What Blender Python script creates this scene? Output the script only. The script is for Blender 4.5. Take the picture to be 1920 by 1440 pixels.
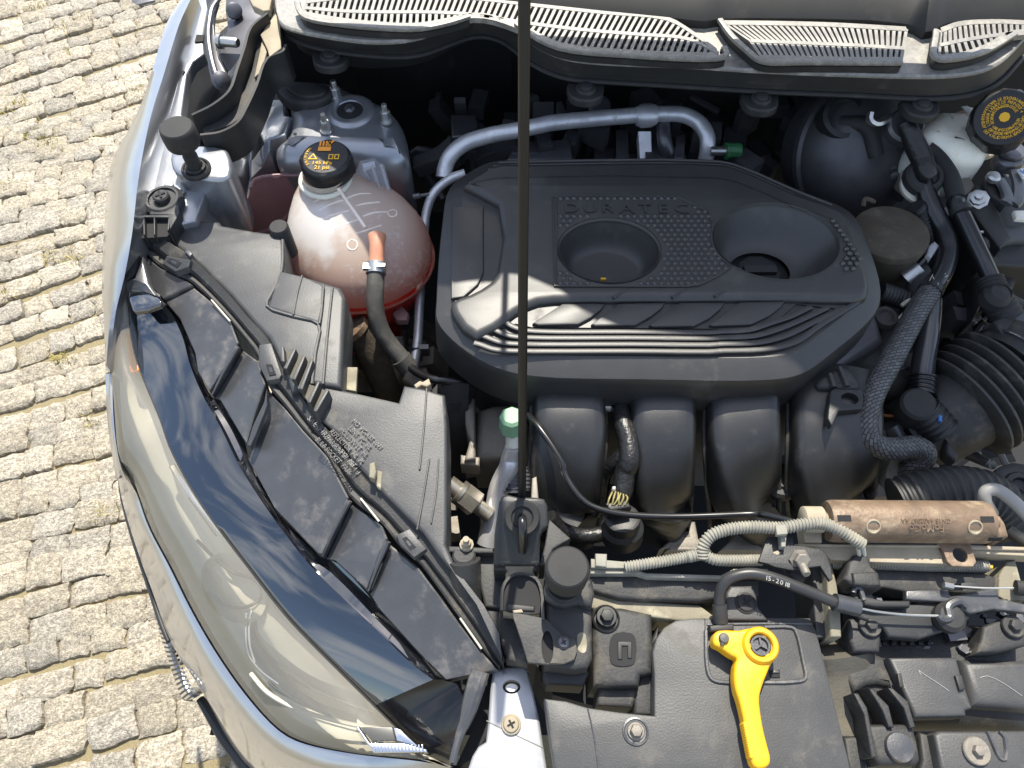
import bpy, bmesh, math, random
from mathutils import Vector, Matrix, noise
from mathutils.geometry import tessellate_polygon
random.seed(7)
for o in list(bpy.data.objects): bpy.data.objects.remove(o)
scene = bpy.context.scene
COL = scene.collection
R = math.radians
# ------------------------------------------------------------------ camera
CAM = Vector((0, 0, 1.72)); F = 1430.0; PITCH = R(60)
cd = bpy.data.cameras.new('camera'); cam = bpy.data.objects.new('camera', cd); COL.objects.link(cam)
cam.location = CAM; cam.rotation_euler = (math.pi/2-PITCH, 0, 0)
cd.sensor_width = 36; cd.lens = F/1920*36; cd.clip_start = .05; cd.clip_end = 500
scene.camera = cam
# ------------------------------------------------------------------ light
SUN_EL, SUN_AZ = 59, 3                      # azimuth measured from +Y, negative = towards -X
SD = Vector((math.sin(R(SUN_AZ))*math.cos(R(SUN_EL)), math.cos(R(SUN_AZ))*math.cos(R(SUN_EL)), math.sin(R(SUN_EL))))
sl = bpy.data.lights.new('sun', 'SUN'); sl.energy = 4.6; sl.angle = R(.53); sl.color = (1, .94, .82)
so = bpy.data.objects.new('sun', sl); COL.objects.link(so); so.location = (0, 0, 6)
so.rotation_euler = (-SD).to_track_quat('-Z', 'Y').to_euler()
w = bpy.data.worlds.new('World'); scene.world = w; w.use_nodes = True
nt = w.node_tree; nt.nodes.clear()
def wn(t, **k):
    n = nt.nodes.new(t)
    for a, b in k.items(): setattr(n, a, b)
    return n
sky = wn('ShaderNodeTexSky', sky_type='NISHITA', sun_disc=False, sun_elevation=R(SUN_EL), sun_rotation=R(SUN_AZ))
bg = wn('ShaderNodeBackground'); bg.inputs[1].default_value = .15
wo = wn('ShaderNodeOutputWorld')
tc = wn('ShaderNodeTexCoord'); mp = wn('ShaderNodeMapping'); mp.inputs['Scale'].default_value = (5.5, 5.5, 7.0)
ns = wn('ShaderNodeTexNoise'); ns.inputs['Scale'].default_value = 1.3; ns.inputs['Detail'].default_value = 8; ns.inputs['Roughness'].default_value = .6
cr = wn('ShaderNodeValToRGB'); cr.color_ramp.elements[0].position = .47; cr.color_ramp.elements[1].position = .70
mx = wn('ShaderNodeMix', data_type='RGBA')
L = nt.links.new
L(tc.outputs['Generated'], mp.inputs[0]); L(mp.outputs[0], ns.inputs[0]); L(ns.outputs[0], cr.inputs[0])
L(cr.outputs[0], mx.inputs[0]); L(sky.outputs[0], mx.inputs[6]); mx.inputs[7].default_value = (7.5, 7.6, 7.8, 1)
L(mx.outputs[2], bg.inputs[0]); L(bg.outputs[0], wo.inputs[0])
scene.view_settings.view_transform = 'Standard'; scene.view_settings.look = 'None'
scene.view_settings.exposure = .78; scene.view_settings.gamma = 1; scene.view_settings.use_curve_mapping = False
scene.render.engine = 'CYCLES'
scene.cycles.max_bounces = 8; scene.cycles.transparent_max_bounces = 12
# ------------------------------------------------------------------ tracing helpers
CR = {0: (0, 0, 1), 1: (180, 0, 3), 2: (780, 0, 3), 3: (1280, 0, 3), 4: (180, 400, 3), 5: (780, 400, 3), 6: (1280, 400, 3),
      7: (180, 860, 2.483), 8: (780, 860, 2.483), 9: (1280, 860, 2.483)}
cP, sP = math.cos(math.pi/2-PITCH), math.sin(math.pi/2-PITCH)
def px(c, x, y):
    a, b, s = CR[c]; return a+x/s, b+y/s
def at(u, v, z):
    x = (u-960)/F; y = -(v-720)/F
    d = Vector((x, y*cP+sP, y*sP-cP))
    return CAM+d*((z-CAM.z)/d.z)
def W(c, pts, z=None):
    out = []
    for p in pts:
        u, v = px(c, p[0], p[1])
        zz = p[2] if len(p) > 2 else (z(u, v) if callable(z) else z)
        out.append(at(u, v, zz))
    return out
def WW(lst, z=None):
    out = []
    for c, pts in lst: out += W(c, pts, z)
    return out
def m_px(c, x, y, z):                       # metres per photo pixel at a point
    u, v = px(c, x, y); p = at(u, v, z)-CAM
    return p.dot(Vector((0, sP, -cP)))/F
# ------------------------------------------------------------------ polyline helpers
def cat(pts, n=4, closed=False):
    if n <= 1: return list(pts)
    N = len(pts); out = []
    rng = range(N) if closed else range(N-1)
    for i in rng:
        if closed: p0, p1, p2, p3 = pts[i-1], pts[i], pts[(i+1) % N], pts[(i+2) % N]
        else:
            p1, p2 = pts[i], pts[i+1]
            p0 = pts[i-1] if i else p1*2-p2
            p3 = pts[i+2] if i+2 < N else p2*2-p1
        # centripetal Catmull-Rom avoids overshoot on uneven spacing
        t0 = 0; t1 = t0+max((p1-p0).length, 1e-6)**.5; t2 = t1+max((p2-p1).length, 1e-6)**.5; t3 = t2+max((p3-p2).length, 1e-6)**.5
        for k in range(n):
            t = t1+(t2-t1)*k/n
            A1 = p0*((t1-t)/(t1-t0))+p1*((t-t0)/(t1-t0)); A2 = p1*((t2-t)/(t2-t1))+p2*((t-t1)/(t2-t1)); A3 = p2*((t3-t)/(t3-t2))+p3*((t-t2)/(t3-t2))
            B1 = A1*((t2-t)/(t2-t0))+A2*((t-t0)/(t2-t0)); B2 = A2*((t3-t)/(t3-t1))+A3*((t-t1)/(t3-t1))
            out.append(B1*((t2-t)/(t2-t1))+B2*((t-t1)/(t2-t1)))
    if not closed: out.append(pts[-1].copy())
    return out
def resample(pts, n):
    d = [0]
    for a, b in zip(pts, pts[1:]): d.append(d[-1]+(b-a).length)
    out = []; j = 0
    for i in range(n):
        t = d[-1]*i/(n-1)
        while j < len(d)-2 and d[j+1] < t: j += 1
        f = (t-d[j])/max(d[j+1]-d[j], 1e-9)
        out.append(pts[j].lerp(pts[j+1], min(max(f, 0), 1)))
    return out
def ell(c, rx, ry=None, n=28, rot=0):
    ry = rx if ry is None else ry; out = []
    for i in range(n):
        a = 2*math.pi*i/n; x, y = rx*math.cos(a), ry*math.sin(a)
        out.append(Vector((c.x+x*math.cos(rot)-y*math.sin(rot), c.y+x*math.sin(rot)+y*math.cos(rot), c.z)))
    return out
def area2(p): return sum(p[i-1].x*p[i].y-p[i].x*p[i-1].y for i in range(len(p)))
def inset(p, d):
    out = []; N = len(p)
    for i in range(N):
        a = (p[i]-p[i-1]); b = (p[(i+1) % N]-p[i])
        na = Vector((-a.y, a.x, 0)); nb = Vector((-b.y, b.x, 0))
        if na.length > 1e-9: na.normalize()
        if nb.length > 1e-9: nb.normalize()
        m = na+nb
        if m.length < 1e-6: m = na.copy()
        m.normalize(); k = 1/max(m.dot(na), .5)
        out.append(p[i]+m*(d*k))
    return out
# ------------------------------------------------------------------ mesh builder
class MB:
    def __init__(s): s.v = []; s.f = []; s.uv = {}; s.cut = []
    def add(s, verts, faces, uvs=None):
        o = len(s.v); s.cut.append((o, len(s.f))); s.v += [Vector(p) for p in verts]
        for i, f in enumerate(faces):
            if uvs: s.uv[len(s.f)] = uvs[i]
            s.f.append([o+k for k in f])
        return s
    def slab(s, pts, h, r=0, n=0, holes=(), seg=3, down=None, bottom=True):
        """top outline pts (world, CCW or CW), extruded down by h, top edge rounded by r"""
        p = cat(pts, n, True) if n else [q.copy() for q in pts]
        if area2(p) < 0: p.reverse()
        dn = Vector(down) if down else Vector((0, 0, -1))
        N = len(p); rings = []
        if r > 0:
            for k in range(seg+1):
                a = math.pi/2*k/seg
                q = inset(p, r*(1-math.sin(a)))
                rings.append([x+dn*(r*(1-math.cos(a))) for x in q])
        else: rings.append(p)
        rings.append([x+dn*h for x in p])
        hs = []
        for hh in holes:
            hh = [q.copy() for q in hh]
            hs.append(hh)
        V = [x for rg in rings for x in rg]; Fc = []
        for k in range(len(rings)-1):
            for i in range(N):
                j = (i+1) % N
                Fc.append([k*N+j, k*N+i, (k+1)*N+i, (k+1)*N+j])
        loops = [rings[0]]+hs
        flat = [[Vector((x.x, x.y, 0)) for x in l] for l in loops]
        idx = list(range(N)); o = len(V)
        for hh in hs:
            idx += list(range(o, o+len(hh))); V += hh; o += len(hh)
        for t in tessellate_polygon(flat):
            f = [idx[k] for k in t]
            a, b, c = (V[k] for k in f)
            if (b-a).cross(c-a).z < 0: f.reverse()
            Fc.append(f)
        # hole walls
        o = len(rings)*N
        for hh in hs:
            m = len(hh); o2 = len(V); V += [x+dn*h for x in hh]
            for i in range(m):
                j = (i+1) % m; Fc.append([o+i, o+j, o2+j, o2+i])
            o += m
        if bottom and not hs: Fc.append([(len(rings)-1)*N+i for i in reversed(range(N))])
        return s.add(V, Fc)
    def loft(s, rows, n=24, smooth=4, closed=False):
        rr = []
        for row in rows: rr.append(resample(cat(row, smooth), n))
        V = [x for r_ in rr for x in r_]; Fc = []
        for k in range(len(rr)-1):
            for i in range(n-1): Fc.append([k*n+i, k*n+i+1, (k+1)*n+i+1, (k+1)*n+i])
        return s.add(V, Fc)
    def rings(s, rr, cap0=False, cap1=False):
        n = len(rr[0]); V = [x for r_ in rr for x in r_]; Fc = []
        for k in range(len(rr)-1):
            for i in range(n):
                j = (i+1) % n; Fc.append([k*n+i, k*n+j, (k+1)*n+j, (k+1)*n+i])
        if cap0: Fc.append(list(reversed(range(n))))
        if cap1: Fc.append([(len(rr)-1)*n+i for i in range(n)])
        return s.add(V, Fc)
    def tube(s, pts, r, seg=12, n=6, caps=True, rib=0, pitch=.006, ry=None, up=None, power=2, taper=None, flat=False):
        P = cat(pts, n) if n > 1 else list(pts)
        Ltot = sum((b-a).length for a, b in zip(P, P[1:]))
        if rib: P = resample(P, max(8, int(Ltot/pitch*4)))
        ref = Vector(up) if up else None; V = []; Fc = []; U = []; nrm = None; d = 0; rads = []
        for i, p in enumerate(P):
            t = (P[min(i+1, len(P)-1)]-P[max(i-1, 0)]).normalized()
            if ref is not None:
                nrm = ref-t*ref.dot(t); nrm.normalize()
            elif nrm is None:
                a = Vector((0, 0, 1)) if abs(t.z) < .9 else Vector((1, 0, 0))
                nrm = (a-t*a.dot(t)).normalized()
            else: nrm = (nrm-t*nrm.dot(t)).normalized()
            b = t.cross(nrm)
            if i: d += (p-P[i-1]).length
            f = d/max(Ltot, 1e-6)
            rx = r[min(int(f*(len(r)-1)), len(r)-2)]*(1-(f*(len(r)-1) % 1 if f < 1 else 1))+r[min(int(f*(len(r)-1)), len(r)-2)+1]*(f*(len(r)-1) % 1 if f < 1 else 1) if isinstance(r, (list, tuple)) else r
            if rib: rx *= 1+rib*(1 if (i % 4) in (0, 1) else -1)*.5
            ryy = rx if ry is None else ry*(rx/(max(r) if isinstance(r, (list, tuple)) else r))
            for k in range(seg):
                a = 2*math.pi*k/seg; ca, sa = math.cos(a), math.sin(a)
                if power != 2:
                    ca = math.copysign(abs(ca)**(2/power), ca); sa = math.copysign(abs(sa)**(2/power), sa)
                V.append(p+b*(rx*ca)+nrm*(ryy*sa))
            rads.append(d)
        m = len(P); r0 = r[0] if isinstance(r, (list, tuple)) else r
        for i in range(m-1):
            for k in range(seg):
                j = (k+1) % seg
                Fc.append([i*seg+k, i*seg+j, (i+1)*seg+j, (i+1)*seg+k])
                u0, u1 = k/seg, (k+1)/seg; v0, v1 = rads[i]/(6.283*r0), rads[i+1]/(6.283*r0)
                U.append([(u0, v0), (u1, v0), (u1, v1), (u0, v1)])
        if caps:
            Fc.append(list(reversed(range(seg)))); U.append([(0, 0)]*seg)
            Fc.append([(m-1)*seg+k for k in range(seg)]); U.append([(0, 0)]*seg)
        return s.add(V, Fc, U)
    def lathe(s, prof, loc, axis=(0, 0, 1), seg=24, rot=0, fl=None):
        z = Vector(axis).normalized(); a = Vector((1, 0, 0)) if abs(z.x) < .9 else Vector((0, 1, 0))
        x = (a-z*a.dot(z)).normalized(); y = z.cross(x); loc = Vector(loc)
        rr = []
        for r_, h in prof:
            ring = []
            for i in range(seg):
                an = rot+2*math.pi*i/seg; q = max(r_, 1e-5)*(fl(i, h) if fl else 1)
                ring.append(loc+x*(q*math.cos(an))+y*(q*math.sin(an))+z*h)
            rr.append(ring)
        return s.rings(rr, cap0=prof[0][0] > 1e-4, cap1=prof[-1][0] > 1e-4)
    def box(s, c, size, M=None, r=0):
        c = Vector(c); hx, hy, hz = (q/2 for q in size)
        V = [Vector((x, y, z)) for x in (-hx, hx) for y in (-hy, hy) for z in (-hz, hz)]
        if M is not None: V = [M @ q for q in V]
        return s.add([c+q for q in V], [[0, 1, 3, 2], [4, 6, 7, 5], [0, 4, 5, 1], [2, 3, 7, 6], [0, 2, 6, 4], [1, 5, 7, 3]])
    def wall(s, pts, h, t=.003, n=0, up=False):
        """upright sheet along a polyline, h tall downwards"""
        P = cat(pts, n) if n > 1 else pts
        N = len(P); off = []
        for i in range(N):
            d = P[min(i+1, N-1)]-P[max(i-1, 0)]; off.append(Vector((-d.y, d.x, 0)).normalized()*t)
        dn = Vector((0, 0, -h))
        rr = [P, [p+o for p, o in zip(P, off)], [p+o+dn for p, o in zip(P, off)], [p+dn for p in P]]
        V = [x for q in rr for x in q]; Fc = []
        for k in range(4):
            for i in range(N-1):
                k2 = (k+1) % 4; Fc.append([k*N+i, k*N+i+1, k2*N+i+1, k2*N+i])
        Fc += [[0, N, 2*N, 3*N], [N-1, 4*N-1, 3*N-1, 2*N-1]]
        return s.add(V, Fc)
    def mesh(s, name, mat, ang=35, off=Vector((0, 0, 0))):
        me = bpy.data.meshes.new(name)
        me.from_pydata([tuple(p-off) for p in s.v], [], s.f)
        if s.uv:
            ul = me.uv_layers.new(name='uv')
            for pl in me.polygons:
                u = s.uv.get(pl.index)
                if u:
                    for k, li in enumerate(pl.loop_indices): ul.data[li].uv = u[k]
        bm = bmesh.new(); bm.from_mesh(me); bmesh.ops.recalc_face_normals(bm, faces=bm.faces)
        if any(e.is_boundary for e in bm.edges) and sum(f.normal.dot(Vector((0, -.5, .866)))*f.calc_area() for f in bm.faces) < 0: bmesh.ops.reverse_faces(bm, faces=bm.faces)
        bm.to_mesh(me); bm.free()
        for pl in me.polygons: pl.use_smooth = True
        me.set_sharp_from_angle(angle=R(ang))
        me.materials.append(mat); me.validate()
        return me
    def done(s, name, mat, parent=None, label=None, ang=35, kind=None):
        if name in EACH and len(s.cut) > 1:           # pieces that stand apart become parts of their own
            ends = s.cut[1:]+[(len(s.v), len(s.f))]; o = None
            for (v0, f0), (v1, f1) in zip(s.cut, ends):
                q = MB(); q.add(s.v[v0:v1], [[k-v0 for k in f] for f in s.f[f0:f1]], [s.uv[i] for i in range(f0, f1)] if s.uv and all(i in s.uv for i in range(f0, f1)) else None)
                q.cut = q.cut[:1]; o = q.done(name, mat, parent, label, ang, kind)
            return o
        lo = Vector((min(p.x for p in s.v), min(p.y for p in s.v), min(p.z for p in s.v)))
        hi = Vector((max(p.x for p in s.v), max(p.y for p in s.v), max(p.z for p in s.v)))
        c = Vector(((lo.x+hi.x)/2, (lo.y+hi.y)/2, lo.z))
        o = bpy.data.objects.new(name, s.mesh(name, mat, ang, c)); COL.objects.link(o)
        place(o, c, parent)
        if label: o['label'] = label
        if kind: o['kind'] = kind
        return o
EACH = {'latch_foot', 'lower_ledge', 'rear_bracket', 'rail_slot', 'gutter_ledge', 'snap_clip', 'chalk_mark', 'catch_hook', 'slots', 'panel_edge', 'boss_rib', 'latch_side', 'block_side', 'alternator_casting', 'connector', 'cream_plug', 'conduit_clip', 'duct_lug', 'pale_lug', 'hub_tooth', 'wires', 'support_rail', 'sensor_body', 'loom_branch', 'mould_ridge', 'level_marks', 'housing', 'ribbed_boot', 'pipe_mount', 'runner_seam', 'bare_wires', 'grip_ridge', 'hose_clamp', 'casting', 'mounting_bracket', 'pin', 'rubber_grommet_pad', 'shield_ridge', 'hose_stub', 'end_mount', 'elbow', 'union', 'terminal_clamp', 'badge_border'}
WPOS = {}
def place(o, c, parent):
    WPOS[o.name] = Vector(c)
    if parent is not None:
        o.parent = parent; o.location = Vector(c)-WPOS[parent.name]
    else: o.location = c
def thing(name, label, cat_, loc, group=None):
    o = bpy.data.objects.new(name, None); COL.objects.link(o); o.empty_display_size = .02
    place(o, loc, None); o['label'] = label; o['category'] = cat_
    if group: o['group'] = group
    return o
def tag(o, label, cat_, group=None):
    o['label'] = label; o['category'] = cat_
    if group: o['group'] = group
    return o
def inst(src, name, c, parent, rotz=0, scale=None):
    o = src.copy(); COL.objects.link(o); o.name = name; place(o, c, parent)
    o.rotation_euler = (0, 0, rotz)
    if scale: o.scale = scale
    return o
# ------------------------------------------------------------------ text
GL = {}
def glyph(t):
    if t not in GL:
        cu = bpy.data.curves.new('glyph', 'FONT'); cu.body = t; cu.size = 1; cu.extrude = .02; cu.resolution_u = 2
        o = bpy.data.objects.new('glyph', cu); COL.objects.link(o)
        me = bpy.data.meshes.new_from_object(o.evaluated_get(bpy.context.evaluated_depsgraph_get()))
        GL[t] = ([v.co.copy() for v in me.vertices], [list(p.vertices) for p in me.polygons])
        bpy.data.objects.remove(o); bpy.data.meshes.remove(me); bpy.data.curves.remove(cu)
    return GL[t]
def text(mb, t, pos, right, up, size, depth=.0004, center=True, sx=1):
    V, Fc = glyph(t)
    if not V: return
    right = Vector(right).normalized(); up = Vector(up).normalized(); nm = right.cross(up)
    x0 = min(v.x for v in V); x1 = max(v.x for v in V); cx = (x0+x1)/2 if center else x0
    mb.add([Vector(pos)+right*((v.x-cx)*size*sx)+up*((v.y-.35)*size)+nm*(v.z/.02*depth) for v in V], Fc)
def arctext(mb, t, c, r, a0, a1, size, depth=.0004, right=Vector((1, 0, 0)), up=Vector((0, 1, 0)), inward=False):
    for i, ch in enumerate(t):
        if ch == ' ': continue
        a = a0+(a1-a0)*i/max(len(t)-1, 1)
        rad = right*math.cos(a)+up*math.sin(a); tan = -right*math.sin(a)+up*math.cos(a)
        if inward: text(mb, ch, c+rad*r, tan, -rad, size, depth)
        else: text(mb, ch, c+rad*r, -tan, rad, size, depth)
# ------------------------------------------------------------------ materials
MATS = {}
def pm(name, col, rough=.5, metal=0, dust=None, amt=0, dscale=25, bump=0, bscale=400, coat=0, spec=.5, var=.12, vscale=40, scr=0, trans=0, detail=6, ior=None, sss=0, cior=1.5):
    m = bpy.data.materials.new(name); m.use_nodes = True; t = m.node_tree; N = t.nodes; K = t.links.new
    b = N['Principled BSDF']; c4 = (*col, 1)
    b.inputs['Roughness'].default_value = rough; b.inputs['Metallic'].default_value = metal
    b.inputs['Coat Weight'].default_value = coat; b.inputs['Coat IOR'].default_value = cior; b.inputs['Coat Roughness'].default_value = .03; b.inputs['Specular IOR Level'].default_value = spec
    if trans: b.inputs['Transmission Weight'].default_value = trans
    if ior: b.inputs['IOR'].default_value = ior
    if sss:
        b.inputs['Subsurface Weight'].default_value = sss; b.inputs['Subsurface Radius'].default_value = (.03, .015, .01); b.inputs['Subsurface Scale'].default_value = 1
    tc = N.new('ShaderNodeTexCoord')
    n1 = N.new('ShaderNodeTexNoise'); n1.inputs['Scale'].default_value = vscale; n1.inputs['Detail'].default_value = 5
    K(tc.outputs['Object'], n1.inputs['Vector'])
    rp = N.new('ShaderNodeMapRange'); rp.inputs[1].default_value = .3; rp.inputs[2].default_value = .7; rp.inputs[3].default_value = 1-var; rp.inputs[4].default_value = 1+var
    K(n1.outputs[0], rp.inputs[0])
    mul = N.new('ShaderNodeMix'); mul.data_type = 'RGBA'; mul.blend_type = 'MULTIPLY'; mul.inputs[0].default_value = 1
    mul.inputs[6].default_value = c4; K(rp.outputs[0], mul.inputs[7])
    out = mul.outputs[2]
    if dust and amt:
        n2 = N.new('ShaderNodeTexNoise'); n2.inputs['Scale'].default_value = dscale; n2.inputs['Detail'].default_value = 9; n2.inputs['Roughness'].default_value = .68
        K(tc.outputs['Object'], n2.inputs['Vector'])
        r2 = N.new('ShaderNodeMapRange'); r2.inputs[1].default_value = .62-.3*amt; r2.inputs[2].default_value = .80-.2*amt; r2.inputs[4].default_value = min(1, .35+.6*amt); r2.interpolation_type = 'SMOOTHSTEP'
        K(n2.outputs[0], r2.inputs[0])
        md = N.new('ShaderNodeMix'); md.data_type = 'RGBA'; K(r2.outputs[0], md.inputs[0]); K(out, md.inputs[6]); md.inputs[7].default_value = (*dust, 1)
        out = md.outputs[2]
        rr = N.new('ShaderNodeMapRange'); rr.inputs[3].default_value = rough; rr.inputs[4].default_value = min(1, rough+.35)
        K(r2.outputs[0], rr.inputs[0]); K(rr.outputs[0], b.inputs['Roughness'])
        if metal:
            mm = N.new('ShaderNodeMapRange'); mm.inputs[3].default_value = metal; mm.inputs[4].default_value = metal*.2
            K(r2.outputs[0], mm.inputs[0]); K(mm.outputs[0], b.inputs['Metallic'])
    if scr:                                    # thin pale scratches and scuffs
        mp_ = N.new('ShaderNodeMapping'); mp_.inputs['Scale'].default_value = (1, 2.2, 1); mp_.inputs['Rotation'].default_value = (0, 0, .6)
        n3 = N.new('ShaderNodeTexNoise'); n3.inputs['Scale'].default_value = 34; n3.inputs['Detail'].default_value = 12; n3.inputs['Roughness'].default_value = .7; n3.inputs['Distortion'].default_value = 2.5
        K(tc.outputs['Object'], mp_.inputs[0]); K(mp_.outputs[0], n3.inputs['Vector'])
        r3 = N.new('ShaderNodeMapRange'); r3.inputs[1].default_value = .66; r3.inputs[2].default_value = .74; r3.inputs[4].default_value = scr*.6
        K(n3.outputs[0], r3.inputs[0])
        ms = N.new('ShaderNodeMix'); ms.data_type = 'RGBA'; K(r3.outputs[0], ms.inputs[0]); K(out, ms.inputs[6]); ms.inputs[7].default_value = (.36, .34, .31, 1)
        out = ms.outputs[2]
    K(out, b.inputs['Base Color'])
    if bump:
        nb = N.new('ShaderNodeTexNoise'); nb.inputs['Scale'].default_value = bscale; nb.inputs['Detail'].default_value = 3
        K(tc.outputs['Object'], nb.inputs['Vector'])
        bu = N.new('ShaderNodeBump'); bu.inputs['Strength'].default_value = bump; bu.inputs['Distance'].default_value = .0015
        K(nb.outputs[0], bu.inputs['Height']); K(bu.outputs[0], b.inputs['Normal'])
    MATS[name] = m
    return m
DUST = (.30, .25, .18); PALE = (.34, .31, .25)
M_cover = pm('cover_plastic', (.027, .026, .025), .46, spec=.75, dust=(.11, .105, .09), amt=.22, dscale=14, bump=.12, bscale=900, scr=.3)
M_black = pm('black_plastic', (.02, .021, .022), .48, dust=(.12, .11, .09), amt=.3, dscale=18, bump=.15, bscale=500, scr=.35)
M_dusty = pm('dusty_black_plastic', (.028, .028, .028), .6, dust=(.17, .15, .115), amt=.48, dscale=22, bump=.3, bscale=350, scr=.4)
M_cowl = pm('cowl_plastic', (.19, .18, .16), .42, dust=(.40, .375, .32), amt=.5, dscale=40, bump=.25, bscale=900, var=.2, vscale=200, spec=.9)  # dusty black plastic, sun glare put into the pale colour
M_fascia = pm('fascia_plastic', (.02, .02, .02), .55, dust=(.09, .08, .07), amt=.25, dscale=12)
M_rubber = pm('rubber', (.022, .022, .022), .72, dust=(.09, .085, .075), amt=.25, bump=.25, bscale=900)
M_dark = pm('dark_cavity', (.012, .012, .013), .8)
M_deep = pm('sooty_metal', (.085, .085, .09), .45, metal=.35, dust=(.07, .06, .05), amt=.3, dscale=30)
M_silver = pm('silver_paint', (.44, .45, .47), .3, metal=.85, coat=.6, var=.03)
M_inner = pm('inner_silver_paint', (.34, .355, .38), .33, metal=.72, coat=.2, dust=(.30, .27, .22), amt=.3, dscale=20, var=.06, bump=.05, bscale=60)
M_alu = pm('aluminium_tube', (.72, .72, .73), .42, metal=.6, dust=(.32, .31, .29), amt=.35, dscale=60, bump=.1, bscale=300)
M_cast = pm('cast_metal', (.22, .20, .17), .6, metal=.35, dust=DUST, amt=.45, dscale=40, bump=.5, bscale=200)
M_zinc = pm('zinc_bolt', (.52, .52, .5), .35, metal=.9, dust=DUST, amt=.2)
M_steel = pm('dark_steel', (.13, .13, .14), .38, metal=.7, dust=DUST, amt=.2)
M_gloss = pm('gloss_black', (.006, .007, .009), .06, coat=1, cior=1.95, spec=.8, dust=(.10, .10, .11), amt=.06, dscale=9, var=.05)
M_house = pm('housing_plastic', (.044, .045, .048), .34, spec=.9, dust=(.20, .18, .16), amt=.42, dscale=22, bump=.12, bscale=600, scr=.45)
M_rust = pm('rusty_steel', (.19, .13, .085), .5, metal=.2, dust=(.42, .33, .22), amt=.5, dscale=30, bump=.4, bscale=250, var=.3)
M_ribb = pm('dusty_conduit', (.25, .24, .20), .7, dust=(.42, .38, .29), amt=.5, dscale=60)
M_beam = pm('dusty_beam', (.20, .18, .13), .75, dust=(.52, .47, .34), amt=.55, dscale=25, bump=.3)
M_tan = pm('tan_dust_steel', (.33, .28, .2), .75, dust=(.45, .40, .30), amt=.4, bump=.3)
M_yellow = pm('yellow_plastic', (.78, .40, .006), .42, var=.06, vscale=60, dust=(.30, .20, .07), amt=.36, dscale=45, bump=.06, bscale=300)
M_green = pm('green_cap', (.035, .16, .06), .45, var=.1)
M_lgreen = pm('pale_green_cap', (.20, .36, .21), .5, var=.1)
M_white = pm('white_plastic', (.70, .66, .56), .4, var=.05, sss=.3)
M_milk = pm('milky_tank', (.86, .82, .70), .35, sss=.5, var=.08, dust=(.55, .45, .28), amt=.15)
M_chrome = pm('chrome', (.75, .76, .78), .12, metal=1, var=.02)
M_bright = pm('bare_bracket', (.38, .39, .41), .35, metal=.45, dust=(.5, .48, .44), amt=.25, dscale=14, var=.04)
M_print = pm('yellow_print', (.75, .42, .02), .6, var=.02)
M_oprint = pm('orange_print', (.78, .30, .03), .6, var=.02)
M_gprint = pm('grey_print', (.30, .30, .29), .6, var=.02)
M_capblk = pm('cap_plastic', (.012, .012, .013), .4, bump=.1)
M_brown = pm('brown_dusty', (.062, .049, .033), .8, dust=(.14, .12, .09), amt=.5, bump=.4, dscale=30)
M_grille = pm('slot_dark', (.012, .012, .012), .9)
M_orange = pm('amber_plastic', (.75, .20, .03), .3, var=.05)
M_refl = pm('reflector_grey', (.52, .49, .405), .5, metal=.15, var=.06, vscale=12)
M_bezel = pm('bezel_grey', (.085, .085, .08), .35, metal=.3, var=.05)
M_hose = pm('hose_rubber', (.05, .048, .044), .75, dust=(.13, .12, .10), amt=.4, dscale=40, bump=.3)
M_shiny = pm('shiny_hose', (.010, .010, .011), .28, coat=.3)
M_wrap = pm('tape_wrap', (.012, .012, .012), .38, bump=1, bscale=160)
M_pink = pm('pink_tray', (.30, .17, .17), .45, var=.1, dust=(.3, .25, .22), amt=.2)
M_redliq = pm('red_coolant', (.62, .03, .02), .2, sss=.4, var=.05)
M_shield = pm('shield_plastic', (.054, .054, .054), .5, dust=(.13, .122, .10), amt=.34, dscale=28, bump=.2, bscale=500, scr=.15)
M_runner = pm('runner_plastic', (.018, .018, .018), .36, spec=.7, dust=(.10, .095, .085), amt=.2, dscale=20, bump=.15, bscale=900)
M_mark = pm('mould_mark', (.88, .76, .66), .4)
M_duct = pm('duct_brown', (.085, .078, .062), .7, dust=(.16, .14, .10), amt=.4, bump=.3)
M_nose = pm('nose_black', (.008, .008, .010), .14, spec=.4, dust=(.10, .10, .11), amt=.12, dscale=30)  # duller copy of the gloss black, imitating a dark reflection
M_lid = pm('lid_plastic', (.049, .050, .052), .47, spec=.5, dust=(.17, .16, .14), amt=.4, dscale=24, bump=.15, bscale=500, scr=.4)
M_cast2 = pm('worn_metal', (.42, .38, .31), .34, metal=.8, dust=DUST, amt=.4, dscale=60)
M_rod = pm('rod_black', (.010, .010, .010), .38, spec=.35)
M_dimple = pm('cover_dimple', (.027, .026, .025), .3, spec=.9)
M_glass = pm('windscreen_glass', (.02, .024, .03), .05, coat=1)
M_wht = pm('white_label', (.75, .76, .78), .5, var=.02)
M_blue = pm('blue_print', (.05, .16, .45), .5, var=.02)
M_red = pm('red_clip', (.45, .03, .03), .4)
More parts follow.
